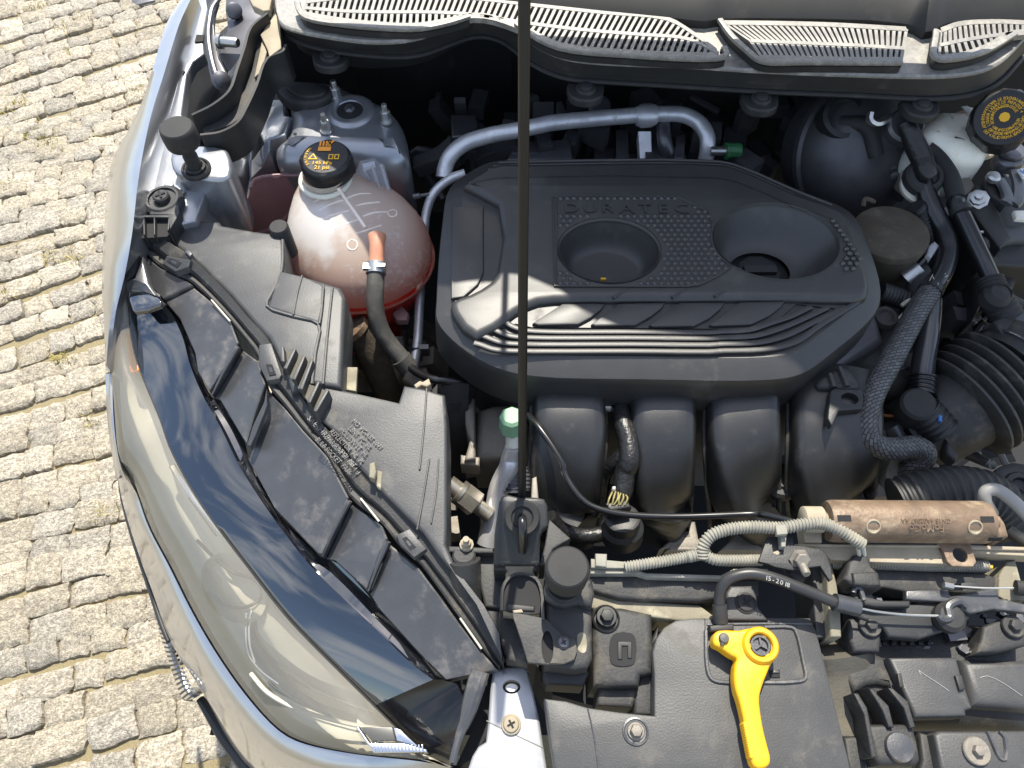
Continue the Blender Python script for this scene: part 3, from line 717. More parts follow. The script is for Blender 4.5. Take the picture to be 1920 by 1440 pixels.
g2 = grille('b', [(1358, 42), (1440, 43), (1560, 46), (1700, 54)], [(1408, 76), (1500, 80), (1600, 84), (1694, 90)], [(1430, 108), (1520, 110), (1600, 112), (1690, 112)], 30, 26, 1.044, label='middle cowl air grille with slanted slots')
g3 = grille('c', [(1765, 56), (1800, 44), (1860, 40), (1930, 42)], [(1762, 84), (1800, 76), (1850, 68), (1930, 58)], [(1762, 108), (1800, 104), (1845, 90), (1900, 62), (1932, 60)], 16, 14, 1.044, label='rightmost cowl air grille with curved slats')
# front walls of the raised grilles
for line in ([(556, 6), (562, 24), (575, 36), (640, 48), (720, 55), (785, 56), (842, 45), (880, 33)], [(968, 47), (985, 60), (1048, 92), (1180, 106), (1345, 112), (1362, 106), (1358, 92)], [(1350, 40), (1372, 70), (1402, 98), (1428, 117), (1520, 119), (1692, 120)], [(1756, 60), (1756, 112), (1800, 112), (1850, 98), (1905, 66)]):
    b = MB(); P = cat(WW([(0, line)], 1.0455), 4); b.wall(P, .014, .004); b.wall([p+Vector((0, 0, .0008)) for p in P], .006, .0055); b.done('grille_wall', M_fascia, car)
    b = MB(); b.tube([p+Vector((0, .003, 0)) for p in P], .0042, 8, 1, ry=.003, up=(0, 0, 1), power=4); b.done('grille_rim', M_cowl, car)
b = MB()
rr0 = WW([(0, [(800, -14), (1000, 6), (1130, 20), (1250, 32), (1330, 40), (1345, 36), (1440, 34), (1710, 46), (1740, 62), (1770, 45), (1830, 36), (1930, 36)])], 1.044)
rr0 = cat(rr0, 3); rr1 = [p+Vector((0, .028, .028)) for p in rr0]; rr2 = [p+Vector((0, .30, .10)) for p in rr0]
b.loft([addz(rr0, -.012), rr0, rr1, rr2], 60, 1)
b.done('cowl_rear', M_fascia, car, 'smooth dark rear cowl rising to the windscreen')
b = MB(); r3 = [p+Vector((0, .5, .45)) for p in rr2]; b.loft([addz(rr2, .004), r3], 30); b.done('windscreen', M_glass, car)
# firewall, bay floor, inner sides
b = MB(); b.add([(-.45, 1.2, 1.0), (1.25, 1.2, 1.0), (1.25, 1.2, .3), (-.45, 1.2, .3)], [[0, 1, 2, 3]]); b.add([(-.47, 1.205, .42), (1.25, 1.205, .42), (1.25, .12, .42), (-.47, .12, .42)], [[0, 1, 2, 3]])
b.add([(-.22, .3, .70), (-.44, .72, .80), (-.46, 1.2, .80), (-.46, 1.2, .3), (-.44, .72, .3), (-.22, .3, .3)], [[0, 1, 4, 5], [1, 2, 3, 4]]); b.done('engine_bay_floor', M_dark, car)
# ---- open bonnet, out of view, its outline shaped to cast the wanted shadow edge
def hb_y(x): return .972-(x+.4)*.045
HA, HC = Vector((-.5, hb_y(-.5), 1.72-.657*hb_y(-.5)+.003)), Vector((1.4, hb_y(1.4), 1.72-.657*hb_y(1.4)+.003))
ax = (HC-HA).normalized(); ay = Vector((0, .05, 1)).normalized(); hn = ax.cross(ay).normalized()
def hood_pt(u, v, z=.935):
    p = at(u, v, z); t = (HA-p).dot(hn)/SD.dot(hn); return p+SD*t
edge = [(1920, 960), (1800, 850), (1700, 770), (1600, 700), (1500, 655), (1300, 622), (1160, 606), (1090, 575), (1050, 548), (985, 520), (915, 512), (850, 520), (780, 470), (700, 400), (600, 330), (520, 270), (500, 190)]
pts = [hood_pt(*e) for e in edge]
def hfloor(p): f = (p.x-HA.x)/(HC.x-HA.x); return HA.z+(HC.z-HA.z)*f
pts = [p for p in pts if p.z > hfloor(p)+.004]
def on_floor(x): f = (x-HA.x)/(HC.x-HA.x); return HA.lerp(HC, f)
pts += [on_floor(pts[-1].x)]+[on_floor(x) for x in (0, .4, .8, 1.3)]+[on_floor(1.3)+ay*(pts[0].z-on_floor(1.3).z)]
b = MB(); V0 = pts; N = len(V0); V = V0+[p-hn*(.03*math.copysign(1, hn.y)*-1) for p in V0]
# planar polygon in the bonnet's plane
tri = tessellate_polygon([[Vector((p.dot(ax), p.dot(ay), 0)) for p in V0]])
Fc = [list(t) for t in tri]+[[N+k for k in reversed(t)] for t in tri]+[[i, (i+1) % N, N+(i+1) % N, N+i] for i in range(N)]
b.add(V, Fc); b.done('bonnet', M_inner, car, 'raised bonnet')
print('hood', [tuple(round(c, 2) for c in p) for p in pts])
# ================================================================== HEADLIGHT (part of the car) & BUMPER
SEAL = [(450, 330), (545, 430), (640, 480), (735, 540), (870, 640), (1000, 725), (1100, 810), (1240, 915), (1500, 1000)]
def useal(v):
    for (v0, x0), (v1, x1) in zip(SEAL, SEAL[1:]):
        if v <= v1: return x0+(x1-x0)*(v-v0)/(v1-v0)
    return 1000
def zp(u, v): return .925-(v-450)*8.5e-5-.020*max(0, min(2, (useal(v)-u)/125))**1.15
hl_ = car
Rl = WW([(4, [(172, 438), (184, 500), (192, 560), (200, 680), (240, 850), (300, 1000), (370, 1170)]), (7, [(345, -60), (450, 140), (580, 330), (740, 540), (880, 720), (1000, 850), (1150, 1000), (1300, 1150), (1450, 1300), (1540, 1390), (1640, 1440)])], lambda u, v: .902-(v-547)*1.12e-4-.026*min(1, max(0, (v-540)/110)))
Ll = WW([(0, [(234, 545, .905), (219, 610, .872), (212, 700, .850), (215, 780, .832), (225, 860, .812)]), (7, [(150, 60, .80), (185, 130, .79), (250, 310, .775), (350, 500, .765), (450, 700, .757), (560, 890, .752), (700, 1090, .75), (850, 1255, .755), (950, 1312, .76), (1200, 1370, .775), (1540, 1405, .80), (1640, 1442, .82)])])
n = 60; rl = resample(cat(Rl, 4), n); ll = resample(cat(Ll, 4), n)
def mixrow(a, b_, f, up): return [p.lerp(q, f)+Vector((-.3, -.3, 1)).normalized()*up*min(1, 6*min(i/(n-1)+.02, 1-i/(n-1)+.02)) for i, (p, q) in enumerate(zip(a, b_))]
b = MB()
b.loft([ll, mixrow(ll, rl, .2, .012), mixrow(ll, rl, .45, .019), mixrow(ll, rl, .7, .017), mixrow(ll, rl, .9, .007), rl], n, 1)
lamp = b.done('headlight', M_lens, car, 'long swept clear headlight lens', ang=70)
# inside of the lamp
b = MB()
b.loft([[p+Vector((.004, .002, -.01)) for p in ll], mixrow(ll, rl, .3, -.028), mixrow(ll, rl, .6, -.045), mixrow(ll, rl, .85, -.035), [p+Vector((0, 0, -.012)) for p in rl]], n, 1)
b.done('reflector', M_refl, lamp, ang=70)
def lin(pts, z): return cat(W(7, pts, z), 4)
b = MB()   # main bowl, raised frame and side strips behind the lens
b.loft([lin([(700, 720), (690, 800), (700, 920), (790, 1010), (900, 1100), (1050, 1190), (1200, 1235)], .745), lin([(720, 705), (712, 800), (722, 900), (810, 990), (930, 1070), (1070, 1150), (1210, 1190)], .762), lin([(745, 690), (740, 790), (760, 860), (850, 950), (960, 1030), (1090, 1110), (1215, 1150)], .752)], 30, 1)
b.done('bezel', M_bezel, lamp)
b = MB(); b.loft([lin([(760, 640), (755, 800), (850, 900), (1000, 1010), (1230, 1100)], .768), lin([(790, 640), (900, 780), (1020, 900), (1240, 1080)], .79)], 24, 1); b.done('inner_panel', M_refl, lamp)
for zz, q in ((.781, [(700, 720), (697, 800), (705, 900), (760, 980), (850, 1050)]), (.783, [(722, 705), (712, 790), (718, 880), (740, 950)])):
    b = MB(); b.tube(W(7, q, zz), .0012, 6); b.done('light_guide', M_chrome, lamp)
b = MB(); b.tube(W(7, [(720, 1000), (800, 1090), (950, 1170), (1180, 1235), (1330, 1260)], .785), .0025, 6); b.done('light_guide', M_refl, lamp)
b = MB(); b.slab(W(7, [(335, 35), (365, 20), (480, 200), (590, 365), (560, 340), (440, 190)], lambda u, v: .818-(v-870)*1e-4), .01, .002); b.done('light_blade', M_chrome, lamp)
b = MB(); b.slab(W(4, [(165, 640), (196, 640), (222, 780), (243, 880), (195, 895), (180, 820)], .862), .006, .002, n=2); b.done('side_marker', M_orange, lamp, 'amber side marker inside the lens')
b = MB(); b.tube(W(7, [(470, 380), (560, 470), (640, 530), (730, 560), (770, 600), (765, 650), (700, 690), (600, 680), (520, 620)], .782), .0022, 6, 5); b.done('bowl_rim', M_bezel, lamp)
b = MB(); b.rings([ell(W(7, [(640, 600)], .79)[0], .052, .032, 30, R(-45)), ell(W(7, [(640, 600)], .775)[0], .04, .024, 30, R(-45)), ell(W(7, [(640, 600)], .765)[0], .02, .012, 30, R(-45))], cap1=True); b.done('projector_bowl', M_refl, lamp)
for q in ([(480, 130), (620, 330), (760, 500), (900, 660)], [(430, 180), (560, 360)], [(840, 960), (960, 1050), (1120, 1120), (1290, 1180)], [(800, 1040), (930, 1130), (1100, 1200)]):
    b = MB(); b.tube(W(7, q, lambda u, v: .80-(v-1000)*3e-5), .0012, 6, 4); b.done('bezel_line', M_bezel, lamp)
# chrome daytime element near the nose
b = MB(); b.slab(W(7, [(1205, 1245), (1225, 1245), (1275, 1320), (1430, 1320), (1540, 1350), (1545, 1368), (1290, 1368), (1255, 1320)], .806), .012, .002); 
dr = b.done('daytime_light', M_chrome, lamp)
b = MB()
for i in range(15):
    x = 1290+i*16; b.slab(W(7, [(x, 1330), (x+8, 1330), (x+12, 1366), (x+4, 1366)], .8085), .004, .0007)
b.done('lens_ribs', M_chrome, lamp)
b = MB(); b.slab(W(7, [(1230, 1250), (1380, 1248), (1395, 1312), (1285, 1315)], .8075), .006, .001); b.done('emitter', M_bezel, lamp)
b = MB(); b.slab(W(7, [(1385, 1250), (1420, 1262), (1500, 1340), (1420, 1316), (1400, 1312)], .8085), .006, .001); b.done('prism', M_chrome, lamp)
# gloss band over the lamp
R2 = WW([(4, [(365, 495), (420, 560), (490, 700), (530, 850), (600, 1020), (700, 1200)]), (7, [(672, 40), (760, 180), (880, 350), (1000, 500), (1150, 650), (1300, 790), (1480, 965), (1570, 1030)])], lambda u, v: zp(u, v)+.003)
Ra = WW([(4, [(190, 560), (203, 680), (248, 850), (310, 1000), (385, 1170)]), (7, [(360, -60), (468, 140), (598, 330), (758, 540), (898, 720), (1018, 850), (1168, 1000), (1300, 1130), (1400, 1200)])], lambda u, v: .911-(v-547)*1.12e-4-.012*min(1, max(0, (v-540)/150)))
Rx = WW([(8, [(120, 1030), (190, 1050), (225, 1120), (222, 1210), (205, 1290), (185, 1390), (166, 1424)])], lambda u, v: .842-.0001*(v-1270))
NS, NN = 60, 26
r2 = resample(cat(R2, 4), NS); r_s = resample(cat(Rl[2:15], 4), NS)
r2n = resample([r2[-1]]+Rx, NN); r_n = resample(cat(Rl[14:], 4), NN)
def strip_rows(a_, c_):
    rows = [[p+Vector((0, 0, -.004)) for p in a_]]
    for k in range(13):
        f = k/12; rows.append([p.lerp(q, f)+Vector((0, 0, .002+.0012*math.sin(math.pi*f))) for p, q in zip(a_, c_)])
    rows.append([p+Vector((.002, .002, -.012)) for p in c_]); return rows
b = MB(); b.loft(strip_rows(r_s, r2), NS, 1)
b.done('gloss_strip', M_gloss, car, 'glossy black strip along the headlight reflecting sky', ang=60)
b = MB(); b.loft(strip_rows(r_n, r2n), NN, 1); b.done('lamp_nose', M_nose, car, 'black glossy inner end of the headlight', ang=60)
b = MB(); b.tube(resample(cat(Rl, 4), 60), .0022, 6, 1); b.done('lens_seal', M_rubber, lamp)
# bright corner piece at the rear end of the lamp
b = MB(); b.slab(W(4, [(180, 442, .916), (300, 445, .92), (372, 490, .922), (360, 515, .922), (215, 552, .916), (196, 520, .916)]), .008, .003, n=2); b.done('lamp_corner', M_gloss, lamp)
b = MB(); b.slab(W(4, [(165, 372, .918), (215, 360, .925), (262, 235, .93), (300, 390, .925), (375, 490, .92), (300, 440, .918), (178, 440, .915)]), .012, .004, n=2); b.done('lamp_horn', M_house, lamp)
# dark groove
R3 = WW([(4, [(385, 495), (470, 590), (560, 790), (580, 900), (650, 1030), (690, 1040), (830, 1270)]), (7, [(700, -10), (830, 230), (1040, 450), (1110, 470), (1260, 625), (1320, 700), (1500, 900), (1600, 1030)])], zp)
r3_ = resample(cat(R3, 2), n)
b = MB(); b.loft([[p+Vector((.001, .001, -.010)) for p in r2], [p.lerp(q, .5)+Vector((0, 0, -.014)) for p, q in zip(r2, r3_)], [p+Vector((0, 0, -.008)) for p in r3_]], n, 1); b.done('groove', M_gloss, car)
# housing plate in saw-tooth steps
segs = [WW([(4, [(265, 228), (360, 303), (540, 405), (385, 490), (300, 400)])]
        , 0) if False else None]
def plate(lst, lo, hi, lohi):
    pts = WW(lst, zp); return pts
def facet(lst, ups, name='housing_facet'):
    pts = WW(lst, zp)
    for p, u in zip(pts, ups): p.z += u
    b = MB(); b.slab(pts, .02, .0025, seg=2); return b.done(name, M_house, car, ang=18)
facet([(4, [(265, 228), (360, 303), (500, 372), (545, 405), (385, 490), (300, 400)])], [0, 0, 0, .002, .004, .002])
facet([(4, [(548, 410), (650, 492), (760, 612), (812, 742), (735, 880), (652, 1020), (580, 900), (560, 790), (470, 590), (390, 495)])], [-.003, -.003, 0, .006, .008, .010, .006, .003, .0, -.001])
facet([(4, [(818, 752), (910, 822), (962, 972), (905, 1150), (862, 1312), (830, 1270), (692, 1040), (655, 1024)])], [-.007, -.004, .006, .008, .010, .006, -.004, -.006])
facet([(4, [(966, 982), (1060, 1082), (1170, 1222), (1300, 1362)]), (7, [(1100, 30), (1182, 188), (1120, 330), (1062, 455), (1040, 450), (830, 230), (700, -8)]), (4, [(866, 1316)])], [-.007, -.004, 0, 0, .003, .006, .008, .010, .009, .0, -.006, -.007])
facet([(7, [(1186, 196), (1330, 302), (1362, 380), (1310, 500), (1266, 618), (1110, 470), (1066, 458)])], [-.007, -.003, .006, .008, .010, -.003, -.006])
facet([(7, [(1366, 388), (1500, 500), (1580, 610)]), (8, [(100, 622), (200, 762), (310, 902), (382, 982), (285, 1000), (140, 1030)]), (7, [(1500, 900), (1320, 700), (1270, 622)])], [-.007, -.004, 0, 0, 0, 0, 0, 0, 0, 0, -.004, -.006])
for c_, q in ((4, [(800, 750), (720, 890), (655, 1018)]), (7, [(1178, 195), (1110, 330), (1055, 452)]), (7, [(1358, 385), (1310, 500), (1268, 615)])):
    b = MB(); b.tube(W(c_, q, lambda u, v: zp(u, v)+.005), [.004, .0025, .0012], 8); b.done('housing_rib', M_house, car)
b = MB(); b.slab(W(4, [(960, 985), (945, 1060), (880, 1200), (850, 1300), (868, 1310), (900, 1240), (965, 1075)], lambda u, v: zp(u, v)+.012), .01, .001); b.done('housing_rib', M_house, car)
# black nose and end rib
b = MB(); b.tube(W(8, [(300, 990, .862), (265, 1100, .857), (230, 1220, .852), (212, 1262, .85), (190, 1330, .85), (170, 1415, .848)]), [.010, .010, .009, .006, .004, .004], 10); b.done('end_rib', M_house, car)
b = MB(); b.slab(W(8, [(350, 985), (420, 950), (425, 990), (330, 1290), (260, 1400), (180, 1440), (200, 1400), (290, 1200)], .80), .1); b.done('lamp_gap', M_dark, car)
# seal strip with clips
S4 = [(4, [(255, 205), (300, 245), (360, 300), (440, 345), (500, 370), (560, 405), (650, 490), (760, 610), (850, 720), (910, 805), (960, 960), (1060, 1080), (1170, 1220), (1300, 1360)]), (7, [(1100, 30), (1180, 180), (1330, 300), (1400, 390), (1500, 480)]), (8, [(20, 490), (100, 600), (200, 740), (310, 890), (390, 980)])]
S5 = [(4, [(250, 150), (300, 105), (345, 105), (430, 180), (500, 222), (620, 330), (760, 470), (880, 610), (970, 700), (1060, 880), (1150, 1010), (1250, 1150), (1400, 1330)]), (7, [(1190, 0), (1330, 150), (1450, 270)]), (8, [(30, 340), (100, 440), (200, 560), (300, 690), (370, 820), (418, 945)])]
s4 = resample(cat(WW(S4, zp), 3), 80); s5 = resample(cat(WW(S5, zp), 3), 80)
def rowmix(a, b_, f, dz): return [p.lerp(q, f)+Vector((0, 0, dz)) for p, q in zip(a, b_)]
b = MB(); b.loft([rowmix(s4, s5, .02, -.012), rowmix(s4, s5, .02, .001), rowmix(s4, s5, .10, .003), rowmix(s4, s5, .26, .001), rowmix(s4, s5, .30, -.003), rowmix(s4, s5, .36, -.003), rowmix(s4, s5, .40, .004), rowmix(s4, s5, .48, .007), rowmix(s4, s5, .9, .008), rowmix(s4, s5, .98, .005), rowmix(s4, s5, 1, -.015)], 80, 1)
seal = b.done('headlight_seal', M_dusty, car, 'black rubber trim strip along the top of the headlight', ang=25)
def clip(c_, q, hole):
    b = MB(); b.slab(W(c_, q, lambda u, v: zp(u, v)+.0115), .012, .002, seg=2); cl = b.done('trim_clip', M_lid, seal)
    b = MB(); b.slab(W(c_, hole, lambda u, v: zp(u, v)+.0119), .004); b.done('clip_slot', M_dark, seal)
    h = W(c_, hole, lambda u, v: zp(u, v)+.0121); cc = sum(h, Vector())/len(h)
    b = MB(); b.slab([cc+(p-cc)*.45 for p in h], .003); b.done('clip_tongue', M_house, seal)
clip(4, [(372, 280), (398, 236), (535, 262), (520, 300), (445, 326)], [(398, 268), (418, 248), (482, 278), (455, 303)])
clip(4, [(915, 738), (985, 728), (1045, 905), (1030, 930), (960, 940), (912, 850)], [(955, 848), (990, 850), (1012, 905), (975, 912)])
clip(7, [(1395, 355), (1460, 325), (1540, 420), (1480, 460), (1415, 400)], [(1425, 372), (1445, 362), (1490, 412), (1462, 425)])
for c_, q in ((4, [(650, 488), (755, 608)]), (7, [(1232, 185), (1318, 292)]), (8, [(205, 742), (305, 885)])):
    b = MB(); P = W(c_, q, lambda u, v: zp(u, v)+.004); b.tube(P, .0013, 6, 1); b.done('seal_insert', M_refl, seal)
# molded text on the strip
P0, P1 = W(4, [(1235, 1185), (1450, 1415)], lambda u, v: zp(u, v)+.0085); tx = MB()
text(tx, 'SAE  HRBBLAVP2  18.1 J', P0.lerp(P1, .5), P1-P0, Vector((.75, .65, .02)), .0095, .0006); tx.done('molded_text', M_house, seal)
# rear covers of the lamp
b = MB(); b.slab(W(4, [(352, 112), (400, 72), (450, 50), (560, 34), (690, 42), (705, 62), (870, 92), (990, 108), (1052, 130), (1058, 200), (1062, 322), (1200, 360), (1372, 412), (1402, 470), (1392, 700), (1378, 980), (1200, 955), (1100, 1010), (1060, 880), (970, 700), (880, 610), (760, 470), (620, 330), (500, 222)], .918), .06, .006)
lid = b.done('lamp_cover', M_lid, car, 'black plastic rear cover of the headlight')
b = MB(); b.slab(W(4, [(1035, 322), (1165, 352), (1280, 402), (1276, 520), (1255, 615), (1100, 570), (965, 528), (1000, 420)], .922), .006, .003); b.done('raised_pad', M_lid, lid)
b = MB(); b.tube(W(4, [(1050, 150), (1045, 320), (1000, 430), (962, 520), (1110, 578), (1252, 622), (1235, 780), (1215, 960)], .9195), .0022, 6, 3); b.tube(W(4, [(1280, 405), (1272, 520), (1258, 620)], .9225), .0016, 6, 2); b.tube(W(4, [(1160, 350), (1135, 440), (1110, 570)], .9225), .0014, 6, 2); b.tube(W(4, [(1330, 420), (1300, 700), (1278, 960)], .9195), .0018, 6, 2); b.done('mould_ridge', M_lid, lid)
b = MB(); b.lathe([(.0135, -.05), (.0135, .002), (.0115, .005), (0, .006)], W(4, [(1030, 85)], .922)[0], (0, 0, 1), 22); b.done('vent_spigot', M_rubber, lid)
b = MB(); b.slab(W(4, [(498, 215), (515, 198), (540, 225), (528, 245)], .932), .012, .001); b.done('locating_peg', M_house, lid)
for i, (x0, y0, x1, y1) in enumerate([(1045, 745, 1050, 830), (1115, 760, 1062, 870), (1168, 800, 1110, 930), (1212, 822, 1150, 985), (1250, 945, 1195, 1060), (1300, 992, 1230, 1110)]):
    b = MB(); b.slab(W(4, [(x0-6, y0), (x0+10, y0+4), (x1+12, y1+6), (x1-10, y1)], lambda u, v: .932), .03, .001); b.done('gusset', M_lid, lid)
b = MB(); b.slab(W(4, [(1050, 760), (1220, 820), (1200, 960), (1300, 1000), (1250, 1130), (1150, 1000), (1060, 880)], lambda u, v: .9192), .01); b.done('gusset_floor', M_duct, lid)
b = MB(); b.slab(W(4, [(1378, 862), (1470, 865), (1462, 1000), (1372, 985)], .885), .006, .001); b.done('tab', M_beam, lid)
b = MB(); b.slab(WW([(0, [(580, 717), (640, 730), (747, 754), (757, 722), (795, 728), (834, 740), (838, 800), (838, 900), (838, 985), (836, 1020), (860, 1075), (900, 1130), (935, 1205), (945, 1250)]), (8, [(370, 820), (300, 690), (200, 560), (100, 440), (30, 340)]), (0, [(763, 969), (715, 920), (659, 860), (630, 810), (597, 783)])], lambda u, v: .912-(v-720)*5e-5), .07, .004)
lid2 = b.done('lamp_cover', M_lid, car, 'lower black headlight cover with moulded lines of text')
b = MB()
for x0, y0, x1, y1 in ((160, 980, 178, 1440),):
    pass
zl = lambda u, v: .9135-(v-720)*5e-5
b.tube(W(5, [(60, 985), (45, 1200), (20, 1440)], zl), .0012, 6, 2); b.tube(W(8, [(62, 0), (30, 200), (5, 330)], zl), .0012, 6, 2); b.tube(W(8, [(105, 0), (95, 150), (70, 300)], zl), .001, 6, 2); b.done('mould_ridge', M_lid, lid2)
tx = MB(); o_, e_ = W(4, [(1440, 1155), (1555, 1270)], zl); rt = (e_-o_).normalized(); dn_ = W(4, [(1340, 1220)], zl)[0]-o_; dn_ = dn_.normalized()
for i, t in enumerate(('MO  PC-ABS 1041', 'LENS  PC  HL', 'MOLD IN LT  HL', 'REFLECTOR  HL  PL', 'UV RESIN  HI  PBT', 'BULB SOCKET  PA66')):
    text(tx, t, o_+dn_*(i*.0092)+rt*.028+Vector((0, 0, .0008)), rt, -dn_, .0085, .0005, sx=.8)
tx.done('molded_text', M_house, lid2)
b = MB(); b.slab(W(7, [(1272, 20), (1296, 14), (1305, 60), (1295, 95), (1270, 85)], .912), .012, .002); b.slab(W(7, [(1308, 50), (1335, 60), (1325, 140), (1305, 125)], .905), .008, .002); b.done('latch_tab', M_beam, lid2)
b = MB(); b.slab(W(5, [(-12, 962), (20, 940), (38, 946), (72, 926), (84, 960), (60, 975), (30, 966), (0, 985)], .895), .014, .002); b.done('torn_foam', M_tan, lid2)
# bumper
rg = WW([(0, [(210, 700, .846), (213, 785, .828), (223, 862, .808), (237, 900, .798)]), (7, [(176, 133, .785), (241, 312, .77), (341, 503, .76), (441, 703, .752), (551, 893, .747), (691, 1094, .745), (842, 1260, .75), (943, 1319, .755), (1192, 1374, .77), (1540, 1414, .795), (1700, 1452, .815)])])
ro = WW([(0, [(207, 700, .842), (211, 790, .822), (219, 852, .80), (228, 900, .785)]), (7, [(125, 60, .775), (170, 230, .76), (270, 450, .747), (370, 680, .738), (490, 920, .732), (620, 1120, .728), (760, 1290, .73), (880, 1380, .735), (1100, 1450, .75), (1500, 1500, .765), (1700, 1530, .77)])])
so_ = WW([(0, [(207, 697, .83), (211, 790, .80), (220, 850, .77), (228, 900, .74)]), (7, [(110, 20, .70), (125, 150, .66), (185, 400, .62), (255, 600, .60), (330, 830, .58), (440, 1000, .57), (520, 1130, .56), (610, 1300, .55), (720, 1450, .54), (1100, 1640, .54), (1500, 1680, .55)])])
n = 60; rg, ro, so2 = (resample(cat(q, 4), n) for q in (rg, ro, so_)); ln = resample(cat(Ll[2:], 4), n)
b = MB(); b.loft([[p+Vector((.004, .004, -.03)) for p in rg], [p+Vector((.0, 0, -.003)) for p in rg], rg, [p.lerp(q, .35)+Vector((-.001, -.001, .002)) for p, q in zip(rg, ro)], [p.lerp(q, .75)+Vector((-.001, -.001, .001)) for p, q in zip(rg, ro)], ro, [p.lerp(q, .3)+Vector((-.002, -.002, .001)) for p, q in zip(ro, so2)], [p.lerp(q, .65)+Vector((-.004, -.004, .004)) for p, q in zip(ro, so2)], so2, [p+Vector((.02, .02, -.12)) for p in so2], [p+Vector((.03, .03, -.3)) for p in so2]], n, 1)
bump = b.done('bumper', M_silver, car, 'silver front bumper corner curving below the headlight', ang=60)
# chrome ribbed vent trim and dark lip on the bumper corner
v0 = lin([(300, 700), (340, 850), (390, 1000), (440, 1095), (478, 1112)], .59); v1 = lin([(270, 660), (300, 790), (345, 930), (385, 1050), (410, 1110), (440, 1118)], .57)
v0 = resample(v0, 23); v1 = resample(v1, 23); b = MB()
for i in range(22):
    a0, a1, c0, c1 = v0[i], v0[i].lerp(v0[i+1], .55), v1[min(i+1, 22)], v1[i+1].lerp(v1[min(i+2, 22)], .55)
    u = Vector((-.002, -.002, .002)); V = [a0, a1, c1, c0]; V = [p+u for p in V]+[p-u*2 for p in V]
    b = MB(); b.add(V, [[0, 1, 2, 3], [4, 7, 6, 5], [0, 4, 5, 1], [1, 5, 6, 2], [2, 6, 7, 3], [3, 7, 4, 0]]); b.done('vent_rib', M_chrome, bump)
b = MB(); b.loft([[p+Vector((.003, .003, .003)) for p in v0], [p+Vector((-.003, -.003, -.004)) for p in v1], [p+Vector((0, 0, -.03)) for p in v1]], 23, 1); b.done('vent_backing', M_bezel, bump)
b = MB(); q0 = lin([(112, -10), (122, 120), (150, 250), (200, 430), (260, 620), (310, 780), (340, 850)], .62); b.tube(resample(q0, 30), [.004, .007, .006, .005, .004], 8, 1); b.done('side_lip', M_fascia, bump)
b = MB(); q0 = lin([(485, 1118), (530, 1190), (600, 1300), (720, 1450)], .54); b.tube(resample(q0, 20), [.006, .008, .010, .012], 8, 1); b.done('lower_lip', M_fascia, bump)
# silver bumper-top bracket
b = MB(); zb = .838
hole = ell(W(8, [(445, 1062)], zb)[0], .0098, .0072, 16)
b.slab(W(8, [(357, 992), (405, 970), (500, 968), (520, 985), (545, 1080), (575, 1220), (610, 1450), (600, 1480), (230, 1480), (262, 1385), (290, 1340), (325, 1318), (335, 1230), (345, 1080)], zb), .012, .003, holes=[hole])
br_ = b.done('bumper_bracket', M_bright, car, 'bare silver bracket with a slot and cross screw')
b = MB(); b.slab([p+Vector((0, 0, -.006)) for p in inset(list(reversed(hole)), -.003)], .004); b.done('slot_pin', M_zinc, br_)
c = W(8, [(443, 1238)], zb+.001)[0]; bolt(br_, c, m_px(8, 443, 1238, zb)*15, 'screw', M_tan, .006, True, hexa=False, washer=1.25)
b = MB(); b.tube(W(8, [(328, 1220), (440, 1275), (590, 1345)], zb+.0002), .0006, 5, 2); b.done('paint_crack', M_bezel, br_)
# ================================================================== RADIATOR PANEL (part of the car)
b = MB()   # dusty cross beam and darker beam behind it
b.slab(W(8, [(800, 610), (942, 625), (945, 655), (1090, 665), (1320, 680), (1400, 740), (1700, 760), (1700, 800), (1330, 770), (830, 700), (800, 690)], .872), .06, .003)
b.done('cross_beam', M_beam, car, 'cross beam coated in pale dust')
b = MB(); b.slab(W(8, [(800, 540), (1040, 540), (1090, 552), (1430, 562), (1600, 560), (1600, 640), (1420, 650), (1320, 665), (945, 652), (800, 610)], .882), .08, .004)
rp_ = b.done('radiator_panel', M_dusty, car, 'dark dusty upper radiator panel')
b = MB(); b.slab(W(8, [(812, 512), (1030, 518), (1075, 532), (1420, 542), (1480, 512), (1640, 512), (1640, 534), (1490, 534), (1430, 560), (1080, 552), (1030, 536), (812, 536)], .893), .02, .0015)
b.done('panel_flange', M_ribb, rp_)
b = MB(); b.slab(W(8, [(150, 405), (360, 415), (362, 440), (150, 435)], .893), .012, .002); b.slab(W(8, [(620, 280), (720, 370), (640, 420), (600, 500), (575, 500), (600, 400)], .90), .05, .002); b.done('panel_edge', M_dusty, rp_)
b = MB(); b.slab(W(8, [(280, 445), (370, 450), (430, 540), (405, 700), (320, 690), (300, 600)], .878), .05, .003); b.slab(W(8, [(318, 690), (460, 715), (500, 800), (520, 955), (420, 935), (395, 860)], .872), .06, .004); b.done('support_panel', M_dusty, car)
b = MB(); b.lathe([(.013, -.05), (.013, .008), (.011, .010), (0, .010)], W(8, [(225, 470)], .885)[0], (0, .35, .95), 20); b.tube(W(8, [(225, 470, .89), (235, 560, .875), (262, 690, .85)]), [.018, .017, .016], 14, 3); b.done('duct_end', M_dusty, car)
b = MB(); b.slab(W(8, [(200, 440), (160, 470), (200, 520), (320, 690), (420, 930), (560, 960), (640, 1100), (1000, 1200), (1120, 1180), (1120, 700), (800, 620), (400, 430)], .79), .2); b.done('panel_void', M_dark, car)
